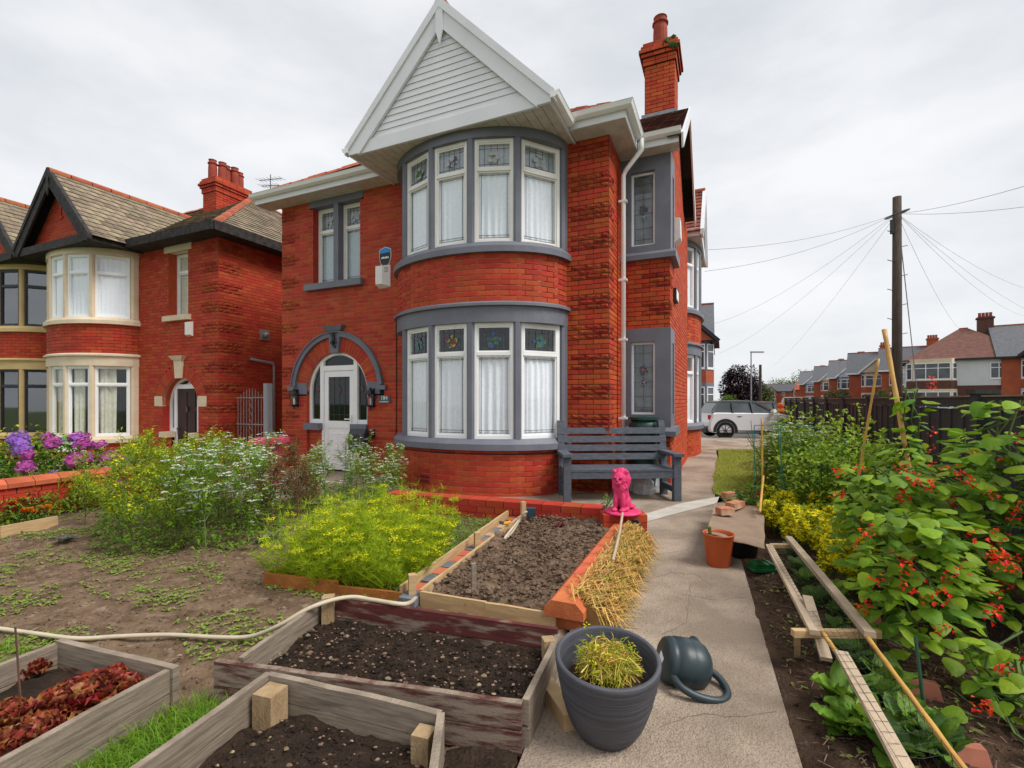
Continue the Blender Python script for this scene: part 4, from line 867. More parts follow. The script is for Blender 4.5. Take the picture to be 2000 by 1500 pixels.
# ------------------------------------------------------------------ raised beds
def plank(t, a, b, z0, z1, th, m, name='board', jit=True):
    a, b = Vector((a[0], a[1], 0)), Vector((b[0], b[1], 0)); d = (b - a); ln = d.length; d.normalize(); n_ = Vector((d.y, -d.x, 0)); mb = MB(); k = max(2, int(ln / .15))
    for i in range(k + 1):
        j = U(-.003, .003) if jit else 0
        for sx, z in ((-1, z0), (1, z0), (1, z1 + j), (-1, z1 + j)): mb.v.append(tuple(a + d * ln * i / k + n_ * (sx * th / 2 + U(-.0015, .0015)) + Vector((0, 0, z))))
    for i in range(k):
        for q in range(4): x, y = i * 4 + q, i * 4 + (q + 1) % 4; mb.f.append((x, y, y + 4, x + 4))
    mb.f += [(3, 2, 1, 0), tuple(k * 4 + q for q in range(4))]
    o = mb.build(name, m, t, center=True)
    o.rotation_euler = (0, 0, 0); return o
def post(t, x, y, z1, w, m=None, rz=.2, z0=0): mb = MB(); c, s_ = math.cos(rz) * w / 2, math.sin(rz) * w / 2; mb.obox((x, y, (z0 + z1) / 2), (c, s_, 0), (-s_, c, 0), (0, 0, (z1 - z0) / 2)); mb.build('corner_post', m or WOODN, t, center=True)
def bedsoil(t, poly, z, m, amp=1., cell=.03, name='soil'):
    xs = [p[0] for p in poly]; ys = [p[1] for p in poly]
    o = field(name, min(xs), max(xs), min(ys), max(ys), cell, lambda x, y: inpoly(x, y, poly), lambda x, y: z + amp * (.03 * nz((x * 3, y * 3, 5)) + .022 * nz((x * 11, y * 11, 2)) + .013 * nz((x * 26, y * 26, 9))), m)
    o.parent = t; del o['kind']; return o
cFL, cFR, cBR, cBL = (-1.36, 2.19), (.04, 1.885), (.235, 2.45), (-1.13, 2.86)
t = thing('raised_bed', 'large raised bed of flaking red boards holding bare dark soil', 'raised bed', group='timber raised beds')
for z0, z1, m in ((.0, .095, WOODR), (.10, .205, WOODR2)):
    plank(t, cFL, cFR, z0, z1, .028, WOODR); plank(t, cBL, cBR, z0 + .02, z1 + .02, .028, m)
    plank(t, (cFL[0] + .1, cFL[1] + .02), cBL, z0, z1, .028, WOODG); plank(t, (cFR[0] + .015, cFR[1] + .02), cBR, z0, z1 - .005, .028, WOODG)
post(t, cBL[0] + .05, cBL[1] - .06, .25, .065, POSTT); post(t, cBR[0] - .05, cBR[1] - .05, .2, .06, POSTT)
bedsoil(t, [(cFL[0] + .1, cFL[1]), cFR, cBR, cBL], .10, SOILD, 1.1, .022)
bBL, bBR = (-1.075, 2.10), (-.275, 1.835)
t = thing('raised_bed', 'weathered grey raised bed with big corner blocks butted against the red-board bed', 'raised bed', group='timber raised beds')
for z0, z1 in ((.0, .095), (.10, .20)):
    plank(t, bBL, (-1.40, 1.0), z0, z1, .03, WOODG); plank(t, bBL, bBR, z0, z1, .03, WOODG); plank(t, bBR, (-.215, 1.0), z0, z1, .03, WOODG); plank(t, (-1.40, 1.0), (-.215, 1.0), z0, z1, .03, WOODG)
post(t, -1.015, 2.0, .185, .095, POSTT, -.3); post(t, -.33, 1.78, .165, .07, POSTT, -.3)
bedsoil(t, [bBL, bBR, (-.215, 1.0), (-1.40, 1.0)], .05, SOILD, 1.0, .022)
aBR, aBL = (-1.53, 2.135), (-2.25, 2.365)
t = thing('raised_bed', 'weathered raised bed planted with red lettuce', 'raised bed', group='timber raised beds')
for z0, z1 in ((.0, .095), (.10, .20)):
    plank(t, aBR, (-1.84, 1.2), z0, z1, .03, WOODG); plank(t, aBL, (aBR[0] + .03, aBR[1] - .01), z0, z1 + .01, .03, WOODR if z0 == 0 else WOODG); plank(t, aBL, (-2.62, 1.3), z0, z1, .03, WOODG)
bedsoil(t, [aBR, aBL, (-2.62, 1.3), (-1.84, 1.2)], .08, SOILD, .9, .025)
# planting plots with new timber edging
t = thing('timber_edged_plot', 'freshly dug plot of crumbly soil edged with new timber boards', 'garden plot')
eFL, eFR = (-.62, 3.24), (.27, 2.92); eBL = (.16, 5.50)
plank(t, eFL, eBL, 0, .115, .022, WOODN); plank(t, eFL, (-.17, 3.08), 0, .10, .022, WOODN); plank(t, (-.17, 3.08), eFR, .0, .095, .022, WOODN)
for (px_, py_, h_) in ((805, 1178, .20), (932, 1085, .21), (1022, 1025, .26)): p = P(px_, py_); post(t, p.x, p.y, h_, .05, WOODN, .35)
p = P(925, 1180); post(t, p.x, p.y, .28, .032, WOODG, .35)
es = bedsoil(t, [eFL, eFR, (.30, 2.95), (1.02, 4.85), (.98, 5.15), eBL], .075, mat('dug_soil', (.19, .128, .086), .97, (.12, .08, .055), 9, 1, 50, .1, c3=(.27, .19, .13), c3scale=20, c3pos=(.55, .7), detail=9), 1.9, .024)
mb = MB()
for k in range(4200):
    x, y = U(-.6, 1.0), U(2.95, 5.3)
    if inpoly(x, y, [(-.56, 3.25), (.27, 2.97), (.98, 4.85), (.95, 5.1), (.17, 5.4)]): mb.ico((x, y, .085 + U(-.01, .05)), abs(rng.gauss(.006, .007)) + .004, .35, (1, 1, .7))
mb.build('clods', MATS['dug_soil'], t, kind='stuff')
t = thing('timber_edged_plot', 'dill plot edged with orange-stained front board and new timber sides', 'garden plot')
dFL, dFR, dBR = (-1.87, 3.60), (-.77, 3.30), (-.03, 5.55)
plank(t, dFL, (-1.25, 3.42), 0, .10, .025, WOODO); plank(t, (-1.25, 3.42), dFR, 0, .07, .025, WOODO); plank(t, dFR, (-.40, 4.42), 0, .12, .022, WOODN); plank(t, (-.40, 4.42), dBR, 0, .13, .022, WOODN); plank(t, dFL, (-1.75, 3.95), 0, .09, .025, WOODO)
t = thing('paver_path', 'narrow strip of red and grey pavers laid between two timber boards', 'path strip')
PVR = mat('paver_red', (.50, .14, .07), .8, (.40, .12, .07), 5, .3, 60, island=.2); PVG = mat('paver_grey', (.14, .15, .17), .85, (.19, .20, .22), 5, .3, 60, island=.2); PVS = mat('paver_sand', (.50, .33, .20), .85, (.42, .28, .18), 5, .3, 60)
for k in range(16):
    f_ = k / 15; a = Vector((-.69, 3.27, 0)).lerp(Vector((.06, 5.5, 0)), f_); d = Vector((.75, 2.23, 0)).normalized(); n_ = Vector((d.y, -d.x, 0)); mb = MB(); mb.obox(a + Vector((0, 0, .035 + U(-.004, .006))), d * .070, n_ * (.062 + U(-.004, .004)), Vector((U(-.002, .002), 0, .03))); mb.build('paver', (PVG, PVG, PVR, PVR, PVS, PVR, PVG)[(k * 3 + k // 4) % 7], t, center=True)
mb = MB(); mb.beam(P(0, 1040, .06), P(112, 1018, .06), .025, .12); o = mb.build('edging_board', WOODN); tag(o, 'pale timber edging board in front of the marigolds', 'board')
field('spilled_soil', -.26, .06, .95, 1.9, .02, lambda x, y: x < xl_path(y) + .02 * nz((y * 9, 0, 0)) - .015 and x > -.275, lambda x, y: .018 + soilh(x, y) * .8, SOILD)
# stones and pale bits in the dark soil
for (nm, pl, z, n, lb) in (('soil_bits', [(cFL[0] + .15, cFL[1]), (cFR[0] - .03, cFR[1] + .03), (cBR[0] - .03, cBR[1] - .03), cBL], .115, 420, 'raised'), ('soil_bits', [(-1.0, 2.03), (-.32, 1.80), (-.26, 1.2), (-1.25, 1.2)], .065, 260, 'b'), ('soil_bits', [(-6, 2.4), (-1.6, 2.3), (-1.2, 2.9), (-2, 3.6), (-2.2, 5.5), (-6, 5.2)], .012, 800, 'c')):
    mb = MB(); k = 0
    while k < n:
        x, y = U(-6, .4), U(1.1, 5.5)
        if inpoly(x, y, pl):
            k += 1; r_ = abs(rng.gauss(.0, .0034)) + .0022
            mb.ico((x, y, z + U(-.01, .015) + (soilh(x, y) if lb == 'c' else 0)), r_, .4, (1.4, 1, .7))
    o = mb.build(nm, mat('pale_bits', (.30, .21, .135), .9, (.13, .085, .055), 60, island=.6)); o['kind'] = 'stuff'
def clods(pl, n, zf, m, r0, r1, nm='soil_crumbs'):
    mb = MB(); xs = [p[0] for p in pl]; ys = [p[1] for p in pl]; k = 0
    while k < n:
        x, y = U(min(xs), max(xs)), U(min(ys), max(ys))
        if inpoly(x, y, pl): k += 1; mb.ico((x, y, zf(x, y)), r0 + (r1 - r0) * rng.random() ** 3, .4, (1.2, 1, .75))
    o = mb.build(nm, m); o['kind'] = 'stuff'
bz = lambda z, a: (lambda x, y: z + a * (.03 * nz((x * 3, y * 3, 5)) + .022 * nz((x * 11, y * 11, 2)) + .013 * nz((x * 26, y * 26, 9))) + .001)
clods([(cFL[0] + .15, cFL[1] + .02), (cFR[0] - .03, cFR[1] + .04), (cBR[0] - .04, cBR[1] - .04), (cBL[0] + .03, cBL[1] - .03)], 3400, bz(.10, 1.1), SOILD, .003, .013)
clods([(-1.05, 2.05), (-.31, 1.80), (-.25, 1.2), (-1.3, 1.2)], 2200, bz(.05, 1.0), SOILD, .003, .012)
clods([(-6, 2.5), (-2.3, 2.45), (-1.5, 2.2), (-1.2, 2.9), (-.8, 3.2), (-1.9, 3.6), (-2.0, 4.6), (-6, 5.2)], 5200, lambda x, y: soilh(x, y) - .002, SOIL, .003, .016)
clods([(1.0, 1.4), (2.9, 1.4), (2.6, 4.2), (2.1, 4.3)], 4200, lambda x, y: max(-.02, min(.012 + 1.1 * soilh(x, y), (x - xr_path(y)) * .6 + .01)), SOILR, .003, .013)
mb = MB()
for k in range(1500):
    x, y = U(1.05, 2.9), U(1.4, 4.2)
    if x < xr_path(y) + .05: continue
    d = Vector((U(-1, 1), U(-1, 1), 0)).normalized() * U(.01, .035); s_ = Vector((-d.y, d.x, 0)).normalized() * .0018; p = Vector((x, y, .02 + 1.1 * soilh(x, y) + .006)); mb.add([p - d + s_, p - d - s_, p + d - s_, p + d + s_], [(0, 1, 2, 3)])
o = mb.build('bark_mulch', mat('mulch', (.26, .17, .11), .9, (.15, .095, .06), 30, island=.5)); o['kind'] = 'stuff'
# ------------------------------------------------------------------ loose garden things
HOSE = mat('hose_cream', (.56, .48, .36), .5, (.48, .40, .29), 10)
def spline(pts, n=8):
    out_ = []; P_ = [Vector(p) for p in pts]
    for i in range(len(P_) - 1):
        a, b, c, d = P_[max(i - 1, 0)], P_[i], P_[i + 1], P_[min(i + 2, len(P_) - 1)]
        for k in range(n):
            t_ = k / n; out_.append(.5 * ((2 * b) + (c - a) * t_ + (2 * a - 5 * b + 4 * c - d) * t_ ** 2 + (3 * b - a - 3 * c + d) * t_ ** 3))
    out_.append(P_[-1]); return out_
hp = [P(-60, 1222, .03), P(0, 1228, .03), P(60, 1236, .03), P(150, 1247, .03), P(232, 1243, .04), P(330, 1240, .03), P(430, 1245, .03), P(490, 1243, .05), P(545, 1222, .14), P(600, 1190, .22), P(650, 1172, .245), P(690, 1166, .245), P(730, 1172, .235), P(790, 1180, .235), P(812, 1168, .12)]
mb = MB(); mb.tube(spline(hp), .0125, 7); o = mb.build('garden_hose', HOSE, smooth=True); tag(o, 'cream garden hose lying across the soil and over the red-board bed', 'hose')
mb = MB(); mb.tube(spline([P(1030, 1000, .30), P(1024, 1002, .29), P(1010, 1020, .2), P(985, 1052, .12), P(1000, 1040, .12), P(1018, 1010, .22)]), .012, 6); o = mb.build('garden_hose', HOSE, smooth=True); tag(o, 'looped end of cream hose hung over the post by the yellow spray gun', 'hose')
t = thing('hose_spray_gun', 'yellow hose spray gun lying on the pavers', 'spray gun', P(990, 1024, .14)); t.rotation_euler = (0, .3, R(60))
mb = MB(); mb.tube([(-.09, 0, 0), (0, 0, .01), (.06, 0, .03)], [.014, .018, .015], 8); mb.build('grip', mat('hose_yellow', (.75, .36, .02), .4), t); mb = MB(); mb.lathe([(0, 0), (.022, .0), (.026, .03), (0, .032)], 10, (-.11, 0, -.01)); mb.build('nozzle', LEAD, t)
mb = MB(); mb.tube([P(45, 1435, .0) , P(38, 1335, .2), P(30, 1225, .42)], .004, 5); o = mb.build('plant_stick', mat('thin_stick', (.10, .05, .035), .8)); tag(o, 'thin brown stick standing among the red lettuces', 'stick')
# big grey planter
pp = P(1183, 1432); t = thing('planter', 'large ribbed charcoal planter filled with pulled weeds', 'planter', pp); t.rotation_euler.x = R(6)
prof = [(0, .0), (.085, 0), (.10, .006), (.118, .022)]
for k in range(52): z = .026 + k * .0066; prof.append((.211 * (min(1, z / .36)) ** .225 * (1 - .02 * (1 - z / .37)) + .0035 * nz((k * .43, 0, 0)) + (.0012 if k % 2 else -.0012), z))
prof += [(.2115, .372), (.214, .376), (.215, .394), (.211, .401), (.199, .401), (.195, .394), (.188, .33), (.17, .24), (0, .23)]
prof = [(r_, z * .88) for r_, z in prof]
mb = MB(); mb.lathe(prof, 48); mb.build('pot', mat('planter_charcoal', (.085, .087, .102), .5, (.055, .056, .068), 3, .25, 12, .35, stretch=(1, 1, 26)), t, smooth=True)
mb = MB(); mb.lathe([(0, .265), (.10, .255), (.17, .23)], 20); mb.build('pot_soil', SOILR, t)
t2 = t
p = P(1090, 1402); mb = MB(); mb.obox((p.x, p.y + .03, .045), (.03, 0.012, 0), (-.045, .13, 0), (0, 0, .04)); o = mb.build('timber_offcut', WOODN); tag(o, 'short new timber offcut on the ground behind the charcoal planter', 'timber')
# watering can, tipped on its side
WC = mat('can_green', (.026, .043, .050), .42, (.020, .034, .040), 3, .05, 40, .45)
t = thing('watering_can', 'dark green plastic watering can tipped on its side on the path', 'watering can', P(1345, 1345)); t.rotation_mode = 'QUATERNION'; ax_ = Vector((.93, .02, -.22)).normalized(); sp_ = Vector((.12, .95, .30)); sp_ = (sp_ - ax_ * sp_.dot(ax_)).normalized(); t.rotation_quaternion = Matrix((-sp_, ax_.cross(-sp_), ax_)).transposed().to_quaternion(); t.location = P(1322, 1345) + Vector((-.055, .05, .122)); t.scale = (.92, .92, .92)
mb = MB(); mb.lathe([(0, 0), (.095, 0), (.11, .01), (.118, .035), (.114, .05), (.122, .055), (.128, .12), (.126, .13), (.129, .135), (.122, .19), (.112, .215), (.085, .24), (.05, .25), (.045, .245), (0, .235)], 30); mb.build('body', WC, t, smooth=True)
mb = MB(); mb.tube(spline([(-.09, .03, .06), (-.13, .03, .12), (-.155, .03, .18), (-.165, .03, .215)]), [.03 - .0005 * k for k in range(25)], 10); mb.build('spout', WC, t, smooth=True)
mb = MB(); mb.lathe([(.014, -.03), (.018, 0), (.05, .028), (.052, .036), (0, .042)], 18); o = mb.build('rose', WC, t, smooth=True); o.location = (-.166, .03, .22); o.rotation_euler = (0, R(-25), 0)
mb = MB(); mb.tube(spline([(.10, 0, .03), (.165, 0, .06), (.20, 0, .15), (.19, 0, .26), (.13, 0, .315), (.05, 0, .30), (.0, 0, .245)]), [.019] * 49, 10); mb.build('handle', WC, t, smooth=True)
mb = MB(); mb.box(-.035, .02, -.015, .015, -.003, -.001); mb.build('sticker', WHITE, t)
# terracotta plastic pot with trowel, black tub, fibreboard sheet, half bricks
t = thing('plastic_pot', 'orange plastic flower pot on the path beside the soil', 'flower pot', P(1403, 1106))
OP = mat('pot_orange', (.46, .085, .02), .45, (.40, .07, .018), 4, 0, 40, .4)
mb = MB(); mb.lathe([(0, 0), (.085, 0), (.09, .01), (.115, .2), (.118, .205), (.122, .27), (.128, .275), (.128, .283), (.118, .283), (.112, .27), (.085, .05), (0, .05)], 28); mb.build('pot', OP, t, smooth=True)
t = thing('trowel_handle', 'green and grey tool handle sticking out of the orange pot', 'trowel', P(1403, 1106)); mb = MB(); mb.tube([(-.05, .0, .12), (-.085, -.02, .34)], [.012, .016], 8); mb.build('handle', mat('tool_green', (.12, .16, .03), .5), t)
t = thing('plastic_tub', 'black plastic tub under the fibreboard sheet', 'tub', P(1450, 1088)); mb = MB(); mb.lathe([(0, 0), (.11, 0), (.135, .15), (.14, .155), (.14, .17), (.125, .17), (.11, .05), (0, .05)], 22); mb.build('tub', BLACK, t, smooth=True)
t = thing('fibreboard_sheet', 'sagging brown fibreboard sheet covering a tub beside the path', 'board')
A_, B_, C_, D_ = P(1396, 982, .235), P(1492, 990, .27), P(1494, 1064, .25), P(1379, 1040, .27)
mb = MB(); n = 12
for i in range(n + 1):
    for j in range(n + 1):
        u, v = i / n, j / n; p = A_.lerp(B_, u).lerp(D_.lerp(C_, u), v) + Vector((.012 * nz((u * 5, v * 5, 1)), .012 * nz((u * 5, v * 5, 4)), -.03 * math.sin(math.pi * v) - .03 * u * v + .02 * nz((u * 3, v * 3, 0)))); mb.v.append(tuple(p))
m_ = len(mb.v); mb.v += [(x, y, z - .006) for x, y, z in mb.v]
for i in range(n):
    for j in range(n): a = i * (n + 1) + j; mb.f.append((a, a + 1, a + n + 2, a + n + 1)); mb.f.append((a + m_, a + n + 1 + m_, a + n + 2 + m_, a + 1 + m_))
for i in range(n):
    for (a, b) in ((i, i + 1), ((i + 1) * (n + 1) + n, i * (n + 1) + n), ((i + 1) * (n + 1), i * (n + 1)), (n * (n + 1) + i, n * (n + 1) + i + 1)): mb.f.append((a, b, b + m_, a + m_))
mb.build('sheet', mat('fibreboard', (.30, .215, .155), .85, (.25, .175, .125), 5, .2, 60, .15), t, smooth=True)
OLDB = mat('old_brick', (.44, .155, .085), .85, (.52, .36, .25), 6, .4, 50, .2, mixpos=(.45, .6))
for k, (px_, py_, z, rz, sx, lb) in enumerate(((1416, 1004, .245, .2, .075, 'red half brick on the fibreboard sheet'), (1436, 992, .25, .65, .11, 'mortar-smeared brick lying on the fibreboard sheet'), (1425, 972, .2, .5, .09, 'cream-faced brick piece behind the fibreboard sheet'), (1467, 978, .0, .1, .11, 'dark red brick at the bottom of a stack beside the sheet'), (1468, 966, .075, .25, .11, 'dark red brick on top of a stack beside the sheet'))):
    p = P(px_, py_, z); mb = MB(); c, s_ = math.cos(rz), math.sin(rz); mb.obox((0, 0, .033), (c * sx, s_ * sx, 0), (-s_ * .052, c * .052, 0), (0, 0, .033)); o = mb.build('loose_brick', OLDB if k < 3 else BR); o.location = p; tag(o, lb, 'brick', 'loose bricks by the fibreboard')
t = thing('plastic_tray', 'green plastic tray lying upturned on the soil by the timber battens', 'tray', P(1488, 1112, .03)); mb = MB(); mb.prism([(-.1, -.07, 0), (.1, -.07, 0), (.1, .07, 0), (-.1, .07, 0)], (0, 0, .02)); mb.prism([(-.08, -.055, .02), (.08, -.055, .02), (.08, .055, .02), (-.08, .055, .02)], (0, 0, .035))
for x in (-.05, 0, .05): mb.box(x - .006, x + .006, -.06, .06, .055, .062)
mb.build('tray', mat('tray_green', (.008, .085, .022), .3, spec=.5), t)
# pink lion statue and pink pedestal
def remeshed(name, parts, m, parent, vox, disp=None):
    mb = MB()
    for (c, r_) in parts:
        n = 12; prof_ = [(math.sin(math.pi * i / n), -math.cos(math.pi * i / n)) for i in range(n + 1)]; b_ = MB(); b_.lathe([(max(1e-4, a), z) for a, z in prof_], 14)
        mb.add([(c[0] + x * r_[0], c[1] + y * r_[1], c[2] + z * r_[2]) for x, y, z in b_.v], b_.f)
    o = mb.build(name, m); md = o.modifiers.new('r', 'REMESH'); md.mode = 'VOXEL'; md.voxel_size = vox
    s_ = o.modifiers.new('s', 'SMOOTH'); s_.iterations = 4; s_.factor = .5
    dg = bpy.context.evaluated_depsgraph_get(); me = bpy.data.meshes.new_from_object(o.evaluated_get(dg)); bpy.data.objects.remove(o)
    if disp:
        for v in me.vertices: v.co += v.normal * disp(v.co)
    me.shade_smooth(); me.materials.clear(); me.materials.append(m); o = bpy.data.objects.new(name, me); COL.objects.link(o); o.parent = parent; return o
t = thing('lion_statue', 'bright pink seated lion statue on the brick pier', 'statue', LB + Vector((-.02, -.01, 3 * CO + .03)), R(-30))
pr = [((.0, .03, .13), (.075, .085, .13)), ((0, -.02, .20), (.075, .07, .10)), ((0, .07, .08), (.075, .075, .085)), ((-.058, .04, .07), (.034, .07, .075)), ((.058, .04, .07), (.034, .07, .075)),
      ((-.038, -.065, .10), (.028, .03, .11)), ((.038, -.065, .10), (.028, .03, .11)), ((-.04, -.095, .016), (.033, .042, .02)), ((.04, -.095, .016), (.033, .042, .02)), ((-.068, -.03, .018), (.026, .045, .02)), ((.068, -.03, .018), (.026, .045, .02)),
      ((0, .005, .315), (.098, .085, .125)), ((0, -.045, .228), (.072, .055, .07)), ((0, -.03, .24), (.085, .07, .08)), ((0, -.07, .33), (.062, .055, .07)), ((0, -.115, .300), (.036, .035, .03)), ((0, -.105, .275), (.028, .028, .018)), ((0, -.12, .325), (.015, .03, .03)),
      ((-.065, -.03, .40), (.024, .018, .024)), ((.065, -.03, .40), (.024, .018, .024)), ((-.032, -.115, .352), (.016, .014, .010)), ((.032, -.115, .352), (.016, .014, .010)), ((.09, .1, .03), (.03, .06, .018))]
def ld(c):
    mane = c.z > .2 and (c.y > -.075 or c.z < .265) and c.z > .19
    return (.007 * nz((c.x * 60 + c.z * 20, c.y * 60, c.z * 26)) + .004 * nz((c.x * 120, c.y * 120, c.z * 60))) if mane else .0015 * nz((c.x * 60, c.y * 60, c.z * 60))
remeshed('lion_body', pr, PINK, t, .0065, ld)
mb = MB(); DP = mat('dark_pink', (.16, .012, .04), .7)
for s_ in (-1, 1): mb.ico((s_ * .03, -.128, .342), .013, 0, (1.3, .6, .7))
mb.ico((0, -.149, .318), .012, 0, (1.2, .5, .8)); mb.box(-.026, .026, -.142, -.12, .282, .289); mb.build('face_details', DP, t)
pd = P(527, 905); pd = PY(527, 7.6); t = thing('pink_pedestal', 'pink painted stone pedestal with a flat slab top near the neighbour gate', 'pedestal', pd, .2)
mb = MB(); mb.prism([(-.14, -.14, 0), (.14, -.14, 0), (.14, .14, 0), (-.14, .14, 0)], (0, 0, .72)); mb.build('column', PINK, t); mb = MB(); mb.box(-.24, .24, -.24, .24, .72, .80); mb.build('slab', PINK, t)
# bench
bo = Vector((1.50, 6.82, 0)); t = thing('garden_bench', 'long dark grey slatted timber bench against the brick pier', 'bench', bo, R(2.5))
hw_ = .81
for s_ in (-1, 1):
    x = s_ * (hw_ - .05); mb = MB(); mb.box(x - .05, x + .05, -.33, -.24, 0, .63); mb.build('leg', BENCH, t)
    mb = MB(); mb.prism([(x - .045, .17, 0), (x - .045, .26, 0), (x - .045, .27, .42), (x - .045, .40, 1.10), (x - .045, .31, 1.10), (x - .045, .17, .42)], (.09, 0, 0)); mb.build('back_post', BENCH, t)
    mb = MB(); mb.box(x - .07, x + .07, -.38, .27, .63, .67); mb.build('armrest', BENCH, t)
    mb = MB(); mb.box(x - .03, x + .03, -.24, .18, .12, .20); mb.box(x - .03, x + .03, -.24, .18, .34, .42); mb.build('side_rail', BENCH, t)
for k in range(5): mb = MB(); y = -.32 + k * .11; mb.box(-hw_ + .02, hw_ - .02, y, y + .095, .425, .455); mb.build('seat_slat', BENCH, t)
mb = MB(); mb.box(-hw_ + .1, hw_ - .1, -.315, -.285, .33, .42); mb.build('front_rail', BENCH, t)
for k in range(4): z = .53 + k * .125; y = .175 + (z - .42) * .18; mb = MB(); mb.prism([(-hw_ + .0, y, z), (-hw_, y + .03, z), (-hw_, y + .045, z + .09), (-hw_, y + .015, z + .09)], (2 * hw_, 0, 0)); mb.build('back_slat', BENCH, t)
# things behind and under the bench
DG = mat('bin_green', (.010, .045, .035), .45, spec=.4)
t = thing('water_butt', 'dark green upright water butt in the corner behind the bench', 'water butt', W(.42, .55, 0)); mb = MB(); mb.lathe([(0, 0), (.2, 0), (.22, .3), (.21, .9), (.22, 1.0), (.19, 1.1), (0, 1.1)], 20); mb.build('body', DG, t, smooth=True); mb = MB(); mb.lathe([(0, 1.1), (.225, 1.1), (.225, 1.14), (0, 1.16)], 20); mb.build('lid', DG, t)
BAG = mat('bag_plastic', (.70, .71, .73), .4, (.52, .53, .56), 8, .6, 18, .4)
for k, (px_, py_, w_, h_, lb) in enumerate(((1232, 962, .15, .38, 'pale grey plastic sack slumped behind the pink lion'), (1258, 968, .17, .26, 'crumpled grey plastic bag on the paving under the bench'), (1283, 962, .15, .36, 'pale sack standing by the right bench leg'))):
    t = thing('plastic_sack', lb, 'sack', P(px_, py_ - 4), group='sacks under the bench')
    mb = MB(); n = 16; prof_ = [(.02, 0), (w_ * .9, .0), (w_, h_ * .25), (w_ * .9, h_ * .6), (w_ * .5, h_ * .88), (w_ * .25, h_), (.001, h_ * .97)]; mb.lathe(prof_, n)
    mb.v = [(x * (1 + .35 * nz((x * 9, y * 9, z * 7 + k))), y * (1 + .35 * nz((x * 9, y * 9 + 5, z * 7 + k))), max(0, z + .05 * nz((x * 8, y * 8, z * 8 + k)))) for x, y, z in mb.v]; mb.build('sack', BAG, t)
# drying onions along the wall
t = thing('onion_heap', 'long row of drying onions with straw-coloured stalks along the coped wall', 'onions')
STR = mat('straw', (.72, .50, .16), .8, (.62, .38, .10), 14, 0, 40, .2, island=.35, trans=.15); STG = mat('straw_green', (.36, .36, .06), .8, (.3, .28, .05), 14, island=.3)
ONI = mat('onion_skin', (.50, .22, .15), .5, (.40, .15, .12), 30, 0, 40, .4, island=.3)
ml, mg = MB(), MB()
def heap_z(a): return max(.02, .17 * (1 - (a / .23) ** 2)) if a > 0 else .185
for k in range(2300):
    u = U(0.02, 1.85); a = U(-.04, .22); c = WALLA + dW * (u + .05) + nW * (.06 + a); z = heap_z(a) + U(-.02, .03); an = rng.gauss(.9, .7); L_ = U(.07, .2); d = (dW * math.cos(an) + nW * math.sin(an)) * L_; mid = c + d * .5 + Vector((U(-.02, .02), U(-.02, .02), U(.0, .04))); e_ = c + d + Vector((0, 0, -.03 - .10 * max(0, d.dot(nW)) / .1))
    p0, p1, p2 = c + Vector((0, 0, z)), mid + Vector((0, 0, z)), Vector((e_.x, e_.y, max(.015, e_.z + z))); w_ = nW.cross(d).normalized() * .004 + Vector((.002, .002, 0)); s_ = Vector((-d.y, d.x, 0)).normalized() * U(.0025, .005)
    (mg if rng.random() < .18 else ml).add([p0 - s_, p0 + s_, p1 + s_, p1 - s_, p2], [(0, 1, 2, 3), (3, 2, 4)])
ml.build('stalks', STR, t, kind='stuff'); mg.build('green_stalks', STG, t, kind='stuff')
cr_ = MB(); q = [(.0, .0), (.0, .15), (.08, .145), (.17, .08), (.22, .012), (.22, 0)]; cr_.prism([WALLA + dW * .08 + nW * (.06 + x) + Vector((0, 0, z)) for x, z in q], dW * 1.8); cr_.build('heap_core', mat('straw_dark', (.30, .18, .06), .9), t)
base = None
for k in range(130):
    u = U(.05, 1.82); a = U(-.03, .21); p = WALLA + dW * (u + .05) + nW * (.06 + a) + Vector((0, 0, heap_z(a) + U(-.0, .025)))
    if base is None: mb = MB(); mb.lathe([(0, -.014), (.010, -.010), (.015, 0), (.011, .010), (.004, .017), (0, .022)], 8); base = mb.build('onion_bulb', ONI, t, smooth=True); o = base
    else: o = base.copy(); COL.objects.link(o)
    o.location = p; o.rotation_euler = (U(-2, 2), U(-2, 2), U(0, 6)); o.scale = [U(.7, 1.35)] * 3
for (a, b, r_, lb) in ((P(1197, 1095, .21), P(1216, 1002, .27), .012, 'pale broom handle leaning along the drying onions'), (P(1227, 1140, .02), P(1243, 1092, .02), .012, 'grey stick lying on the path beside the onions')):
    mb = MB(); mb.tube([a, (a + b) / 2 + Vector((.01, 0, .005)), b], r_, 7); o = mb.build('wooden_stick', WOODP); tag(o, lb, 'stick')
t = thing('plastic_crate', 'dark plastic crate end between the onions and the brick pier', 'crate', P(1245, 1052, 0) + Vector((-.03, -.03, 0)), HR); mb = MB(); mb.prism([(-.06, 0, 0), (.06, 0, 0), (.06, 0, .14), (.03, 0, .2), (-.03, 0, .2), (-.06, 0, .14)], (0, -.03, 0)); mb.build('panel', BLACK, t)
mb = MB(); mb.box(-.05, .05, -.04, .04, 0, .09); t = mb.build('socket_box', mat('socket_blue', (.03, .05, .08), .5)); t.location = P(1037, 1008, .14); tag(t, 'dark blue outdoor socket box beside the hose post', 'socket box')
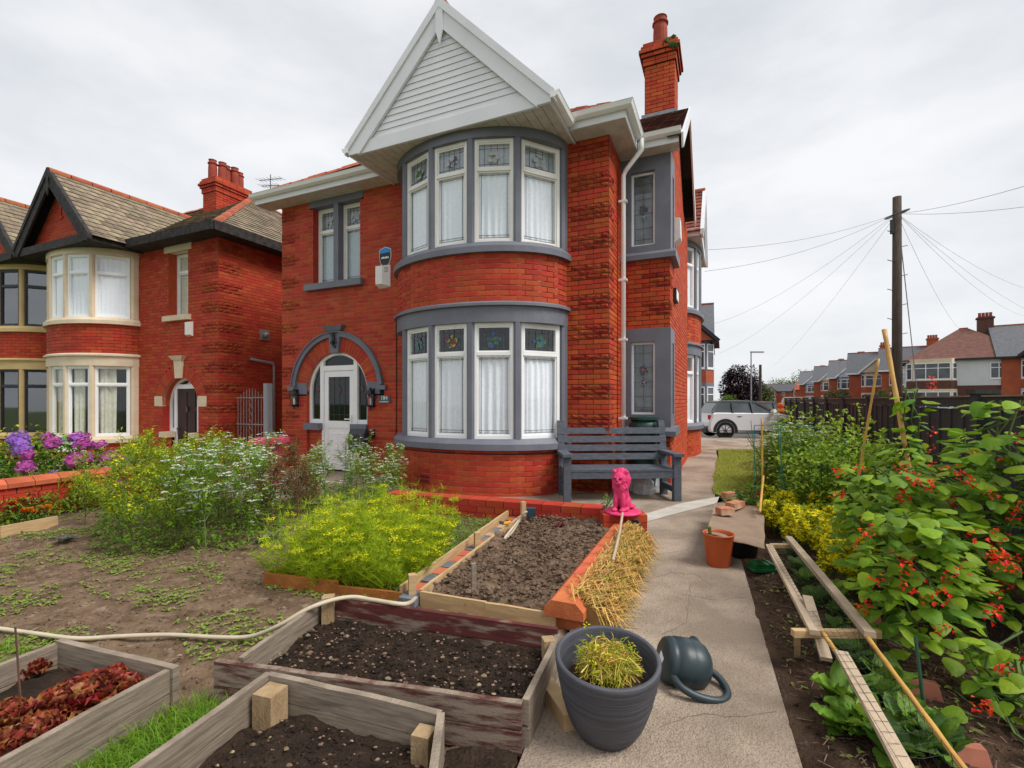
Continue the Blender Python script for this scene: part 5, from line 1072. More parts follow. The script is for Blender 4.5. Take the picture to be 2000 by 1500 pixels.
# ------------------------------------------------------------------ crop cage, canes and stakes on the right
t = thing('crop_cage', 'low crop cage of battens and bamboo with black netting over leafy greens', 'crop cage')
def bat(a, b, w_, h_, m=WOODP, nm='batten'): mb = MB(); mb.beam(a, b, w_, h_); mb.build(nm, m, t, center=True)
bat(P(1502, 1066, .20), P(1592, 1236, .22), .05, .025); bat(P(1540, 1050, .22), P(1700, 1240, .24), .05, .03); bat(P(1505, 1066, .19), P(1545, 1066, .19), .04, .03, WOODN)
bat(P(1577, 1166, .25), P(1614, 1288, .14), .05, .02); bat(P(1548, 1236, .20), P(1718, 1238, .20), .035, .035, WOODN); bat(P(1557, 1285, .0), P(1557, 1232, .2), .03, .03, WOODN); bat(P(1705, 1290, 0), P(1705, 1238, .2), .03, .03, WOODN)
bat(P(1643, 1275, .22), P(1800, 1560, .24), .052, .02)
for a, b in ((P(1606, 1235, .21), P(1660, 1310, .20)), (P(1685, 1232, .22), P(1925, 1560, .24))): mb = MB(); mb.tube([a.lerp(b, k / 10) for k in range(11)], [.010 + (.002 if k % 2 else 0) for k in range(11)], 8); mb.build('bamboo_cane', BAMB, t, smooth=True)
NETM = mat('net_black', (.012, .014, .013), .6); mb = MB()
L0, L1, R0, R1 = P(1500, 1066, .215), P(1800, 1560, .255), P(1542, 1052, .235), P(1925, 1560, .255)
nn = 44
for k in range(nn + 1):
    f_ = k / nn; a, b = L0.lerp(L1, f_), R0.lerp(R1, f_); m_ = (a + b) / 2 + Vector((0, 0, -.015)); mb.tube([a, m_, b, b + Vector((.03, 0, -.2))], 0.0009, 3, cap=False)
for j in range(7):
    f_ = j / 6; mb.tube([L0.lerp(L1, k / 20).lerp(R0.lerp(R1, k / 20), f_) + Vector((0, 0, -.015 * math.sin(math.pi * f_))) for k in range(21)], 0.0009, 3, cap=False)
mb.build('netting', NETM, t)
mb = MB(); mb.tube([P(1812, 1442, 0), P(1788, 1243, .38)], .007, 7); o = mb.build('plant_stake', mat('stake_green', (.008, .07, .035), .4, spec=.5)); tag(o, 'dark green plastic-coated plant stake in the soil beside the crop cage', 'stake')
for (px_, py_, l, rz, lb) in ((1795, 1362, .16, -.45, 'terracotta edging tile tipped in the soil by the green stake'), (1700, 1225, .12, -.5, 'terracotta tile behind the cage crossbar'), (1900, 1500, .1, -.3, 'terracotta tile at the end of the bamboo cane')):
    p = P(px_, py_); mb = MB(); c, s_ = math.cos(rz), math.sin(rz); mb.obox((0, 0, .03), (c * l / 2, s_ * l / 2, 0), (-s_ * .02, c * .02, 0), (0, .02, .045)); o = mb.build('edging_tile', mat('tile_pink', (.40, .15, .09), .8, (.32, .11, .07), 8)); o.location = p; tag(o, lb, 'tile', 'terracotta tiles in the vegetable bed')
for (a, b, r_, lb) in ((PY(1727, 3.9, 1.98), PY(1782, 3.55, .75), .016, 'thick bamboo cane leaning left above the bean rows'), (PY(1716, 4.0, 1.75), PY(1672, 4.2, .6), .009, 'thinner bamboo cane crossing behind the thick one'), (PY(1488, 5.6, 1.18), PY(1489, 5.6, .3), .011, 'short bamboo cane at the lawn end of the netting'), (P(1484, 1000, .3), P(1491, 930, .55), .012, 'bamboo cane standing through the fibreboard sheet')):
    mb = MB(); n = 14; mb.tube([a.lerp(b, k / n) for k in range(n + 1)], [r_ * (1.12 if k % 3 == 0 else 1) for k in range(n + 1)], 8); o = mb.build('bamboo_cane', BAMB, smooth=True); tag(o, lb, 'cane', 'bamboo canes')
t = thing('net_frame', 'thin green wire pea frame strung between stakes near the lawn', 'net frame'); mb = MB(); a, b, c = PY(1473, 5.7, 1.1), PY(1525, 5.3, 1.13), PY(1610, 4.9, 1.12)
mb.tube([a, b, c], .004, 4); mb.build('top_wire', mat('wire_green', (.03, .20, .15), .5), t)
for p in (a, b): m2 = MB(); m2.tube([p, p + Vector((0, 0, -.9))], .005, 5); m2.tube([p + Vector((-.04, 0, .06)), p + Vector((.05, 0, -.8))], .004, 4); m2.build('stake', MATS['wire_green'], t)
# wrought-iron side gate, grey post and blue crate by the neighbour
t = thing('iron_gate', 'grey wrought iron side gate with scrollwork between the houses', 'gate', W(-8.62, .35, 0), HR); GI = mat('gate_grey', (.28, .26, .25), .6, metal=.2)
for k in range(10):
    x = .05 + k * .095; mb = MB(); h_ = 1.55 + .12 * math.cos((k - 4.5) / 4.5 * 2.2) ; mb.tube([(x, 0, .1), (x, 0, h_)], .009, 5); mb.build('bar', GI, t)
for z in (.15, .85, 1.45): mb = MB(); mb.box(0, .95, -.012, .012, z, z + .025); mb.build('rail', GI, t)
for k in range(7):
    mb = MB(); z = .35 + k * .17; mb.tube([(.475 + .05 * math.cos(a * .7) * (1 if k % 2 else -1), -.012, z + .08 * math.sin(a * .7)) for a in range(9)], .007, 4); mb.build('scroll', GI, t)
mb = MB(); mb.box(-.06, .06, -.06, .06, 0, 1.75); o = mb.build('gate_post', mat('post_grey', (.30, .31, .33), .8, (.22, .23, .25), 3, stretch=(8, 8, 1))); o.location = W(-7.05, -.1, 0); o.rotation_euler.z = HR; tag(o, 'tall weathered grey gate post beside the corner of the main house', 'post')
t = thing('plastic_crate', 'blue and white plastic tub below the cream bay window', 'crate', W(-11.4, -1.5, .3)); mb = MB(); mb.box(-.2, .2, -.15, .15, 0, .22); mb.build('tub', WHITE, t); mb = MB(); mb.box(-.23, .23, -.17, .17, .22, .30); mb.build('lid', mat('lid_blue', (.02, .25, .38), .4), t)
# ------------------------------------------------------------------ fence, pole, street
t = thing('timber_fence', 'charcoal painted timber fence with square posts along the street side', 'fence')
def fpt(Y, z=0): return Vector((2.18 + .4624 * Y, Y, z))
fd = Vector((.4197, .9077, 0)); fn = Vector((.9077, -.4197, 0))
sp = 1.665
for k in range(-1, 10):
    p = fpt(4.14 + k * sp); mb = MB(); mb.obox(p + Vector((0, 0, .72)), fd * .065, fn * .065, Vector((0, 0, .74))); mb.obox(p + Vector((0, 0, 1.475)), fd * .085, fn * .085, Vector((0, 0, .018))); mb.build('fence_post', FENCE, t, center=True)
    q = fpt(4.14 + (k + 1) * sp); ln = (q - p).length - .13
    if k == 9: break
    nb = 12
    for j in range(nb):
        c = p + fd * (.065 + ln * (j + .5) / nb) + Vector((0, 0, .70)); mb = MB(); mb.obox(c + fn * (.006 if j % 2 else -.006), fd * (ln / nb / 2 + .004), fn * .009, Vector((0, 0, .62 + U(-.004, .004)))); mb.build('fence_board', FENCE, t, center=True)
    mb = MB(); mb.beam(p + Vector((0, 0, 1.385)), q + Vector((0, 0, 1.385)), .06, .09); mb.build('fence_rail', FENCE, t); mb = MB(); mb.beam(p + Vector((0, 0, .3)) - fn * .03, q + Vector((0, 0, .3)) - fn * .03, .03, .08); mb.build('fence_rail', FENCE, t)
    mb = MB(); mb.beam(p + fd * .09 + Vector((0, 0, 1.437)), q - fd * .09 + Vector((0, 0, 1.437)), .09, .014); mb.build('fence_capping', WOODG, t)
pb = PY(1752, 17, 0); t = thing('telegraph_pole', 'tall weathered timber telegraph pole with climbing pegs beyond the fence', 'telegraph pole', pb)
PW = mat('pole_timber', (.105, .082, .064), .9, (.06, .048, .040), 3, .5, 30, .1, stretch=(12, 12, .8))
mb = MB(); mb.tube([(0, 0, -.2), (0, 0, 4), (0, 0, 8.66)], [.165, .15, .13], 12); mb.build('pole', PW, t, smooth=True)
mb = MB(); n = 16; mb.tube([(.34 * math.cos(6.283 * k / n), .34 * math.sin(6.283 * k / n), 8.05 + .12 * math.cos(6.283 * k / n)) for k in range(n + 1)], .03, 5); mb.build('wire_ring', LEAD, t)
for k in range(12):
    z = 7.4 - k * .52; s_ = 1 if k % 2 else -1; mb = MB(); mb.tube([(s_ * .12, 0, z), (s_ * .36, -.02, z + .05)], .014, 5); mb.build('climbing_peg', LEAD, t)
mb = MB(); mb.box(-.21, -.13, -.06, .06, 7.35, 7.85); mb.build('junction_box', BLACK, t)
WIRE = mat('wire_grey', (.26, .26, .27), .6)
tops = pb + Vector((0, 0, 8.05))
for k, (px_, py_, Y, sag, lb) in enumerate(((1376, 488, 14, .25, 'to the eaves of the side bay'), (1376, 530, 14.4, .3, 'to the lower eaves of the side bay'), (1395, 632, 32, .5, 'to the slate-gabled house'), (1405, 690, 40, .6, 'towards the copper beech'), (1500, 720, 70, .8, 'towards the far lamp'), (2060, 346, 9, .1, 'rising over the fence'), (2060, 396, 11, .1, 'level over the fence'), (2060, 575, 30, .6, 'to the slate-gabled terrace'), (2060, 625, 34, .6, 'to the bay-windowed terrace'), (2010, 620, 40, .7, 'to the mossy chimney house'), (1880, 648, 43, .6, 'to the brown hipped roof'))):
    e_ = PY(px_, Y, EYE + (HZ - py_) / F * Y); s0 = tops + (e_ - tops).normalized() * .3; mb = MB(); n = 14
    mb.tube([s0.lerp(e_, i / n) + Vector((0, 0, -4 * sag * (i / n) * (1 - i / n))) for i in range(n + 1)], .0055, 4); o = mb.build('overhead_wire', WIRE); tag(o, 'thin overhead telephone wire running from the pole ' + lb, 'wire', 'telephone wires')
mb = MB(); a = pb + Vector((.15, 0, 6.9)); b = PY(1800, 20, 0); mb.tube([a, b], .016, 5); o = mb.build('stay_cable', WIRE); tag(o, 'taut steel stay cable slanting down from the telegraph pole', 'cable')
for (px_, Y, h_, lb) in ((1467, 42, 5.7, 'grey street lamp in front of the copper beech'), (1641, 75, 7.6, 'grey street lamp before the terrace on the main road')):
    t = thing('street_lamp', lb, 'street lamp', PY(px_, Y, -.1), group='street lamps'); mb = MB(); mb.tube([(0, 0, 0), (0, 0, 1.2), (0, 0, h_)], [.1, .07, .05], 8); mb.build('column', mat('lamp_grey', (.32, .33, .35), .5), t); mb = MB(); mb.box(-.05, 1.1 if px_ < 1500 else .3, -.1, .1, h_, h_ + .12); 
    if px_ > 1500: mb.box(-1.1, .0, -.1, .1, h_ + .001, h_ + .12)
    mb.build('lamp_head', MATS['lamp_grey'], t)
t = thing('telegraph_pole', 'distant thin telegraph pole right of the copper beech', 'telegraph pole', PY(1485, 52, -.1)); mb = MB(); mb.tube([(0, 0, 0), (0, 0, 5.4)], [.17, .14], 8); mb.build('pole', PW, t)
# ---- houses: a generator for the ones further off
def win_rect(parent, f, u0, u1, z0, z1, fm, n=2, pane=DPANE):
    mb = MB(); q = .06; f.box(mb, u0, u0 + q, -.02, .05, z0, z1); f.box(mb, u1 - q, u1, -.02, .05, z0, z1); f.box(mb, u0, u1, -.021, .049, z0 - .08, z0 + q); f.box(mb, u0, u1, -.021, .049, z1 - q, z1)
    for k in range(1, n): u = u0 + (u1 - u0) * k / n; f.box(mb, u - q / 2, u + q / 2, -.019, .048, z0, z1)
    zt = z0 + (z1 - z0) * .68; f.box(mb, u0 + q, u1 - q, -.018, .047, zt - .03, zt + .03); w_ = mb.build('window', fm, parent)
    g = MB(); g.add([f(u0, .012, z0), f(u1, .012, z0), f(u1, .012, z1), f(u0, .012, z1)], [(0, 1, 2, 3)]); g.build('pane', pane, w_)
FG = mat('far_glass', (.05, .055, .06), .08, (.09, .10, .11), 1.5, spec=.6)
def far_house(px_, Y, rz, w, lb, wall, roofm, trim, paint, z0=-.15, gab=True, hip=False, chim=(0,), dpt=8, eav=5.4, bays=(.28,), fm=None, upper=None, X=None):
    loc = PY(px_, Y, z0) if X is None else Vector((X, Y, z0)); t = thing('far_house', lb, 'house', loc, rz, 'houses across the street'); fm = fm or WHITE; h = w / 2
    mb = MB(); mb.box(-h, h, 0, dpt, 0, eav); mb.build('wall', wall, t)
    if upper: mb = MB(); mb.box(-h - .02, h + .02, -.02, dpt + .02, 2.9, eav); mb.build('upper_wall', upper, t)
    zr = eav + (dpt / 2) * math.tan(R(38)); e_ = .35
    mb = MB(); k = dpt / 2 if hip else 0
    a = [(-h - e_, -e_, eav - .1), (h + e_, -e_, eav - .1), (h + e_, dpt + e_, eav - .1), (-h - e_, dpt + e_, eav - .1), (-h + k - (0 if hip else e_), dpt / 2, zr), (h - k + (0 if hip else e_), dpt / 2, zr)]
    mb.add(a, [(0, 1, 5, 4), (2, 3, 4, 5), (1, 2, 5), (3, 0, 4), (3, 2, 1, 0)]); rf = mb.build('roof', roofm, t)
    m2 = MB(); m2.beam(a[4], a[5], .2, .12); m2.build('ridge', RIDGE, rf)
    m2 = MB(); m2.box(-h - e_, h + e_, -e_ - .03, -e_, eav - .22, eav - .04); m2.build('gutter', trim, rf)
    fr_ = Fr((-h, -.03), (h, -.03))
    for b_ in bays:
        xc = -h + w * b_; bw = 1.35; f = Fr((xc - bw, -.75), (xc + bw, -.75)); fl = Fr((xc - bw - .45, 0), (xc - bw, -.75)); fr2 = Fr((xc + bw, -.75), (xc + bw + .45, 0))
        pol = [(xc - bw - .45, 0), (xc - bw, -.75), (xc + bw, -.75), (xc + bw + .45, 0)]
        for (za, zb, m) in ((0, .7, wall), (.7, 2.6, paint), (2.6, 3.35, upper if upper and False else wall), (3.35, eav, paint)):
            m2 = MB(); m2.prism([(x, y, za) for x, y in pol], (0, 0, zb - za)); m2.build('bay_wall', m, t)
        for (za, zb) in ((.85, 2.35), (3.5, 5.0)):
            win_rect(t, f, .06, 2 * bw - .06, za, zb, fm, 3, FG); win_rect(t, fl, .1, fl.w - .08, za, zb, fm, 1, FG); win_rect(t, fr2, .08, fr2.w - .1, za, zb, fm, 1, FG)
        if gab:
            gh = 1.9; gw = 2.1; yb = dpt / 2
            m2 = MB(); m2.add([(xc - gw, -.95, eav - .05), (xc, -.95, eav + gh), (xc + gw, -.95, eav - .05), (xc - gw, yb, eav - .05), (xc, yb, eav + gh), (xc + gw, yb, eav - .05)], [(0, 3, 4, 1), (1, 4, 5, 2), (0, 2, 5, 3)]); g_ = m2.build('gable_roof', roofm, t)
            m2 = MB(); m2.prism([(xc - gw + .3, -.85, eav), (xc + gw - .3, -.85, eav), (xc, -.85, eav + gh - .25)], (0, .1, 0)); m2.build('gable_infill', wall if gab == 'brick' else paint, g_)
            m2 = MB()
            for s_ in (-1, 1): m2.beam((xc + s_ * gw, -.98, eav - .08), (xc, -.98, eav + gh), .06, .22)
            m2.build('bargeboard', trim, g_)
    xs = -h + w * (.72 if bays and bays[0] < .5 else .25); win_rect(t, fr_, xs + h - .55, xs + h + .55, 3.5, 4.9, fm, 2, FG)
    m2 = MB(); m2.box(xs - .5, xs + .5, -.06, .02, 0, 2.15); d_ = m2.build('door', ANTH, t); m2 = MB(); m2.box(xs - .62, xs + .62, -.08, .0, 2.15, 2.35); m2.build('door_head', paint, d_)
    for c_ in chim:
        m2 = MB(); x = c_ * h; m2.box(x - .55, x + .55, dpt / 2 - .35, dpt / 2 + .35, zr - .9, zr + .95); m2.box(x - .63, x + .63, dpt / 2 - .43, dpt / 2 + .43, zr + .75, zr + .9); ch = m2.build('chimney', wall if wall is not WHITE else BROCK, t)
        for q in range(4): m2 = MB(); m2.lathe([(.12, 0), (.11, .35), (.13, .4), (.08, .4)], 8, (x - .38 + q * .25, dpt / 2, zr + .95)); m2.build('chimney_pot', POTM, ch)
    return t
BRF = mat('far_brick', (.42, .10, .045), .85, (.34, .08, .04), 1.2); RENW = mat('white_render', (.66, .66, .67), .85, (.60, .60, .61), .8); BRB = mat('brown_brick', (.13, .055, .04), .85, (.10, .045, .035), 3)
BLUEP = mat('pale_blue_paint', (.50, .55, .64), .6)
rz = R(-38)
far_house(2100, 39, rz, 8.5, 'slate-gabled brick house with pale blue bay at the end of the far row', BRF, TILEG, BLACK, BLUEP, gab='brick', bays=(.35,), chim=())
far_house(1893, 43, rz, 8.6, 'white rendered house with brown hipped roof and mossy chimney', BRB, TILEB, BLACK, CREAM, gab=False, hip=True, bays=(.2,), chim=(.35,), upper=RENW, fm=WHITE)
far_house(1808, 58, rz, 8.5, 'brick house with slate roof and orange chimney behind the telegraph pole', BRF, TILEG, WHITE, CREAM, gab=False, bays=(.3,), chim=(.2,))
far_house(1728, 65, rz, 8, 'brick house with white-trimmed gable left of the telegraph pole', BRF, TILEG, WHITE, CREAM, bays=(.4,), chim=(.0,))
for k, (px_, Y, lb) in enumerate(((1680, 78, 'slate-roofed brick house with white gable in the middle of the far row'), (1640, 92, 'smaller slate-roofed brick house with tall chimney pots in the far row'), (1603, 110, 'distant brick house with twin chimneys in the far row'))): far_house(px_, Y, rz, 8.5, lb, BRF, TILEG, WHITE, BLUEP if k != 1 else CREAM, bays=(.35,), chim=(0,))
for k, (px_, Y, lb) in enumerate(((1585, 170, 'orange-roofed brick house near the far trees'), (1566, 195, 'second orange-roofed house towards the street end'), (1550, 225, 'last orange-roofed house before the street end'))): far_house(px_, Y, rz, 10, lb, BRF, RIDGE, BLACK, CREAM, bays=(.35,), chim=())
far_house(1516, 200, rz, 12, 'tiny grey-roofed house closing the end of the street', BRF, TILEG, BLACK, CREAM, bays=(.35,), chim=())
far_house(1371, 31, HR, 4.6, 'slate-gabled brick house with grey bays beyond the driveway', BRF, TILEG, BLACK, GREY, z0=-.1, bays=(.70,), chim=(), gab='brick', eav=5.2, X=10.2)
far_house(1390, 37, HR, 4.2, 'cream-trimmed brick house beyond the slate-gabled one', BRF, RIDGE, BLACK, YCREAM, z0=-.1, bays=(.62,), chim=(), gab='brick', eav=5.0, X=12.7)
# ---- cars
TYR = mat('tyre', (.012, .012, .013), .8); CARW = mat('car_white', (.74, .75, .77), .2, (.74, .75, .77), spec=.5); CARR = mat('car_red', (.45, .015, .012), .3, (.45, .015, .012), spec=.5); CARG = mat('car_glass', (.03, .04, .045), .05, (.06, .08, .09), 1.2, spec=.7); REDL = mat('tail_red', (.55, .01, .01), .2, spec=.5)
def car(name, lb, loc, rz, body, roofm, L=3.95, hgt=1.46):
    t = thing(name, lb, 'car', loc, rz); w = .86; k = hgt / 1.46; kx = .86
    low = [(.05, .28), (.0, .42), (.02, .62), (.10, .80), (.14, .96), (.30, 1.0), (2.62, .98), (2.95, .97), (3.5, .88), (3.82, .74), (3.93, .52), (3.93, .30), (3.7, .22), (.3, .22)]
    def loft(prof, ws, m, nm, par):
        mb = MB(); n = len(prof); cx_ = sum(p[0] for p in prof) / n; cz = sum(p[1] for p in prof) / n
        for (y, s_) in ws:
            for x, z in prof: mb.v.append((kx * (cx_ + (x - cx_) * (1 - (1 - s_) * .5)), y, (cz + (z - cz) * s_) * k))
        for i in range(len(ws) - 1):
            for j in range(n): a, b = i * n + j, i * n + (j + 1) % n; mb.f.append((a, b, b + n, a + n))
        mb.f += [tuple(range(n - 1, -1, -1)), tuple((len(ws) - 1) * n + j for j in range(n))]
        o = mb.build(nm, m, par); return o
    b_ = loft(low, [(-w, .90), (-w + .05, .98), (-w + .12, 1), (w - .12, 1), (w - .05, .98), (w, .90)], body, 'body', t)
    cab = [(.16, .97), (.42, 1.36), (.62, 1.42), (1.95, 1.44), (2.15, 1.38), (2.92, .97)]
    mb = MB()
    for (y, f_) in ((-.80, 0), (-.62, 1), (.62, 1), (.80, 0)):
        for x, z in cab: mb.v.append((x * kx, y if z < 1.0 else y * (.78 if abs(y) > .7 else 1), z * k if f_ or z < 1.0 else (z - .06) * k))
    n = 6
    for i in range(3):
        for j in range(n): a, b = i * n + j, i * n + (j + 1) % n; mb.f.append((a, b, b + n, a + n))
    mb.f += [tuple(range(n - 1, -1, -1)), tuple(3 * n + j for j in range(n))]; mb.build('cabin_glass', CARG, t)
    mb = MB(); mb.prism([(.40 * kx, -.60, 1.375 * k), (.62 * kx, -.60, 1.435 * k), (1.95 * kx, -.60, 1.455 * k), (2.18 * kx, -.60, 1.385 * k)], (0, 1.2, 0)); mb.build('roof', roofm, t)
    for s_ in (-1, 1):
        for (xa, za, xb, zb) in ((.2, .98, .45, 1.34), (1.05, .98, 1.07, 1.36), (1.88, .98, 1.86, 1.38), (2.88, .98, 2.13, 1.36)):
            mb = MB(); mb.beam((xa * kx, s_ * .815, za * k), (xb * kx, s_ * .64, zb * k), .05, .07); mb.build('pillar', roofm if xa > 2 or xa < .5 else BLACK, t)
        mb = MB(); mb.box(.06, .2, s_ * .70 - .1, s_ * .70 + .1, .66 * k, .90 * k); mb.build('tail_light', REDL, t)
        mb = MB(); mb.box(1.05, 1.2, s_ * w - .01, s_ * w + .012, .84, .865); mb.build('door_handle', LEAD, t)
        for xw in (.62, 2.78):
            mb = MB(); y = s_ * (w - .1); m2 = MB()
            for (r_, yy) in ((.20, .0), (.31, .0), (.325, s_ * .03), (.325, s_ * .10), (.31, s_ * .12), (.21, s_ * .12)): pass
            def wheel(prof_, nm, m, par):
                q = MB(); q.lathe(prof_, 24); q.v = [(xw + x, s_ * (w - .13) + s_ * z, .325 + y_) for x, y_, z in q.v]; return q.build(nm, m, par, smooth=False)
            wh = wheel([(.2, 0), (.31, 0), (.325, .03), (.325, .13), (.31, .15), (.22, .15), (.215, .12), (0.001, .12)], 'wheel', TYR, t)
            q = MB()
            for a in range(8): an = a * math.pi / 4; q.beam((xw, s_ * (w + .005), .325), (xw + .2 * math.cos(an), s_ * (w + .005), .325 + .2 * math.sin(an)), .02, .022, up=(0, 1, 0))
            q.build('spokes', mat('rim_black', (.03, .03, .033), .35), wh)
            q = MB(); arc_prism(xw, .325, .335, .44, -.15, math.pi + .15, s_ * (w - .02) if s_ > 0 else s_ * (w + .012), s_ * (w + .012) if s_ > 0 else s_ * (w - .02), 18, q); q.build('arch_trim', BLACK, t)
        mb = MB(); mb.box(.95, 2.45, s_ * (w - .02) - .02, s_ * (w - .02) + .03, .22, .34); mb.build('sill_trim', BLACK, t)
    mb = MB(); mb.box(-.05, .12, -.75, .75, .24, .46); mb.build('bumper', BLACK, t); mb = MB(); mb.box(-.06, .0, -.8, .8, .44, .50); mb.build('bumper_chrome', mat('chrome', (.6, .6, .6), .2, metal=.9), t)
    mb = MB(); mb.tube([(2.3, .86, 1.02), (2.33, 1.0, 1.06)], .08, 6); mb.tube([(2.3, -.86, 1.02), (2.33, -1.0, 1.06)], .08, 6); mb.build('mirror', body, t)
    return t
car('parked_car', 'white hatchback car with grey roof and black wheels parked on the driveway', PY(1369, 18.6, -.05), R(-4), CARW, mat('car_grey_roof', (.14, .14, .15), .3, spec=.5))
car('parked_car', 'red car mostly hidden behind the white hatchback', PY(1440, 26, -.12), R(-6), CARR, CARR)
t = thing('parked_van', 'white van with red and yellow striped rear beyond the fence', 'van', PY(1556, 36, -.35), R(-31)); mb = MB(); mb.prism([(-.95, -2, .3), (.95, -2, .3), (.95, -2, 1.75), (.8, -2, 2.0), (-.8, -2, 2.0), (-.95, -2, 1.75)], (0, 4.6, 0)); mb.build('body', CARW, t)
for k in range(6): mb = MB(); x = -.85 + k * .3; mb.prism([(x, -2.01, 1.45), (x + .16, -2.01, 1.45), (x + .3 if k < 3 else x + .02, -2.01, 1.93), (x + .14 if k < 3 else x - .14, -2.01, 1.93)], (0, -.01, 0)); mb.build('stripe', REDL if k % 2 else mat('stripe_yellow', (.75, .5, .02), .4), t)
for s_ in (-1, 1):
    for y in (-1.3, 1.7): q = MB(); q.lathe([(.001, 0), (.33, 0), (.33, .2), (.001, .2)], 14); q.v = [(s_ * .8 + z * s_ * .8, y + x, .33 + y_) for x, y_, z in q.v]; q.build('wheel', TYR, t)
t = thing('gate_pier', 'orange brick gate pier with ball finial beyond the parked car', 'gate pier', PY(1524, 22, -.1)); mb = MB(); mb.box(-.26, .26, -.26, .26, 0, 1.0); mb.build('shaft', BR, t); mb = MB(); mb.box(-.33, .33, -.33, .33, 1.0, 1.1); mb.build('cap', COPE, t); mb = MB(); mb.lathe([(.1, 1.1), (.1, 1.16), (.15, 1.24), (.15, 1.32), (.07, 1.38), (0, 1.4)], 12); mb.build('finial', BR, t)
mb = MB(); mb.beam(PY(1362, 27, .25), PY(1395, 25.5, .25), .2, .9); o = mb.build('front_wall', BR); tag(o, 'low brick front wall behind the tail of the white car', 'wall')
# ------------------------------------------------------------------ vegetation
def leafmat(nm, c, c2=None, isl=.3, tr=.3, rough=.55): return mat(nm, c, rough, c2 or tuple(x * .65 for x in c), 9, 0, 40, .3, island=isl, trans=tr)
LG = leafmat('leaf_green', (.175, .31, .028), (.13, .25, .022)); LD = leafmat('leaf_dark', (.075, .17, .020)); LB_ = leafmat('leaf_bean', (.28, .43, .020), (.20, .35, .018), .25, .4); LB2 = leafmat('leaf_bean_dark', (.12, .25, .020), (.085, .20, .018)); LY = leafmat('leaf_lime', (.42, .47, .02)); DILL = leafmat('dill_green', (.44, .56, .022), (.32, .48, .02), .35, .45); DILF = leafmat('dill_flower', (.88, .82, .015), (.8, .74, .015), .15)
FW = leafmat('petal_white', (.78, .80, .74), (.68, .72, .62), .1); FY = leafmat('petal_yellow', (.90, .82, .015), (.84, .72, .01), .1); FR_ = leafmat('petal_scarlet', (.90, .11, .015), (.80, .04, .012), .3); FO = leafmat('petal_orange', (.75, .17, .01), (.62, .08, .01), .4); STEM = leafmat('stem_green', (.13, .20, .05)); STEMB = leafmat('stem_brown', (.26, .15, .07)); CAB = leafmat('leaf_blue_green', (.17, .29, .085), (.12, .22, .06)); KALE = leafmat('leaf_purple', (.20, .19, .20), (.14, .18, .11))
V = Vector
def rdir(zl=-1, zh=1):
    a = U(0, 6.283); z = U(zl, zh); r_ = math.sqrt(max(0, 1 - z * z)); return V((r_ * math.cos(a), r_ * math.sin(a), z))
def leaf(mb, p, d, L, w, droop=.3, fold=.15):
    d = V(d).normalized(); s_ = d.cross(V((0, 0, 1)))
    if s_.length < .05: s_ = V((1, 0, 0))
    s_.normalize(); n_ = s_.cross(d); m_ = p + d * L * .5; e_ = p + d * L - V((0, 0, droop * L))
    mb.add([p, m_ + s_ * w * .5 + n_ * w * fold, e_, m_ - s_ * w * .5 + n_ * w * fold, m_ - V((0, 0, droop * L * .2))], [(0, 1, 4), (1, 2, 4), (2, 3, 4), (3, 0, 4)])
def speck(mb, p, r_, up=True):
    a = rdir(-.3, .3) * r_; b = V((-a.y, a.x, U(-.4, .4) * r_)).normalized() * r_ if up else rdir() * r_
    mb.add([p - a, p + b * .8, p + a, p - b * .8], [(0, 1, 2, 3)])
def arc(p, d, L, up=.5, n=5):
    pts = [V(p)]; d = V(d).normalized()
    for k in range(n): d = (d + V((0, 0, up / n))).normalized(); pts.append(pts[-1] + d * L / n)
    return pts
def umbel_plant(h, nb, spread, nleaf, flower, fr, fn_, leafw, stems, leaves, flowers, leaflen=(.04, .09), fs=1.):
    top = V((U(-.06, .06), U(-.06, .06), h)); main = [V((0, 0, 0)), top * .5 + V((U(-.03, .03), U(-.03, .03), 0)), top]; stems.tube(main, [.006, .004, .002], 3, cap=False); tips = [(top, V((0, 0, 1)))]; nodes = [(main[1], rdir(0, .5))]
    for k in range(nb):
        f_ = U(.12, .88); p = main[0].lerp(main[1], f_ * 2) if f_ < .5 else main[1].lerp(main[2], f_ * 2 - 1); d = rdir(.15, .7); d.x *= spread; d.y *= spread; L = h * U(.25, .55) * (1.15 - f_ * .5); a = arc(p, d, L, .9); stems.tube(a, [.0032, .003, .0025, .002, .0016, .0012], 3, cap=False); tips.append((a[-1], a[-1] - a[-2])); nodes += [(q, d) for q in a[1:]]
        for s_ in range(2): q = a[2 + s_]; d2 = (d + rdir(0, .6)).normalized(); b = arc(q, d2, L * U(.25, .5), .9, 3); stems.tube(b, .0012, 3, cap=False); tips.append((b[-1], V((0, 0, 1)))); nodes += [(x, d2) for x in b]
    for k in range(nleaf): p, d = rng.choice(nodes); f_ = rng.random() ** .7; leaf(leaves, p + rdir() * .02, (d + rdir(-.4, .6) * 1.1), U(*leaflen), U(*leafw), U(.1, .5))
    for p, d in tips:
        if flower == 'umbel':
            for k in range(fn_): a = U(0, 6.28); r_ = fr * math.sqrt(rng.random()); speck(flowers, p + V((r_ * math.cos(a), r_ * math.sin(a), .012 - r_ * r_ * 6 + U(-.003, .003))), U(.009, .014))
        else:
            for k in range(fn_): speck(flowers, p + V((U(-fr, fr), U(-fr, fr), U(-fr * 1.8, fr * .5))), U(.0065, .0105) * fs, False)
def proto(name, label, cat, group, parts):
    t = thing(name, label, cat, (0, 0, 0), 0, group)
    for nm, mb, m in parts:
        if mb.v: mb.build(nm, m, t, kind='stuff')
    return t
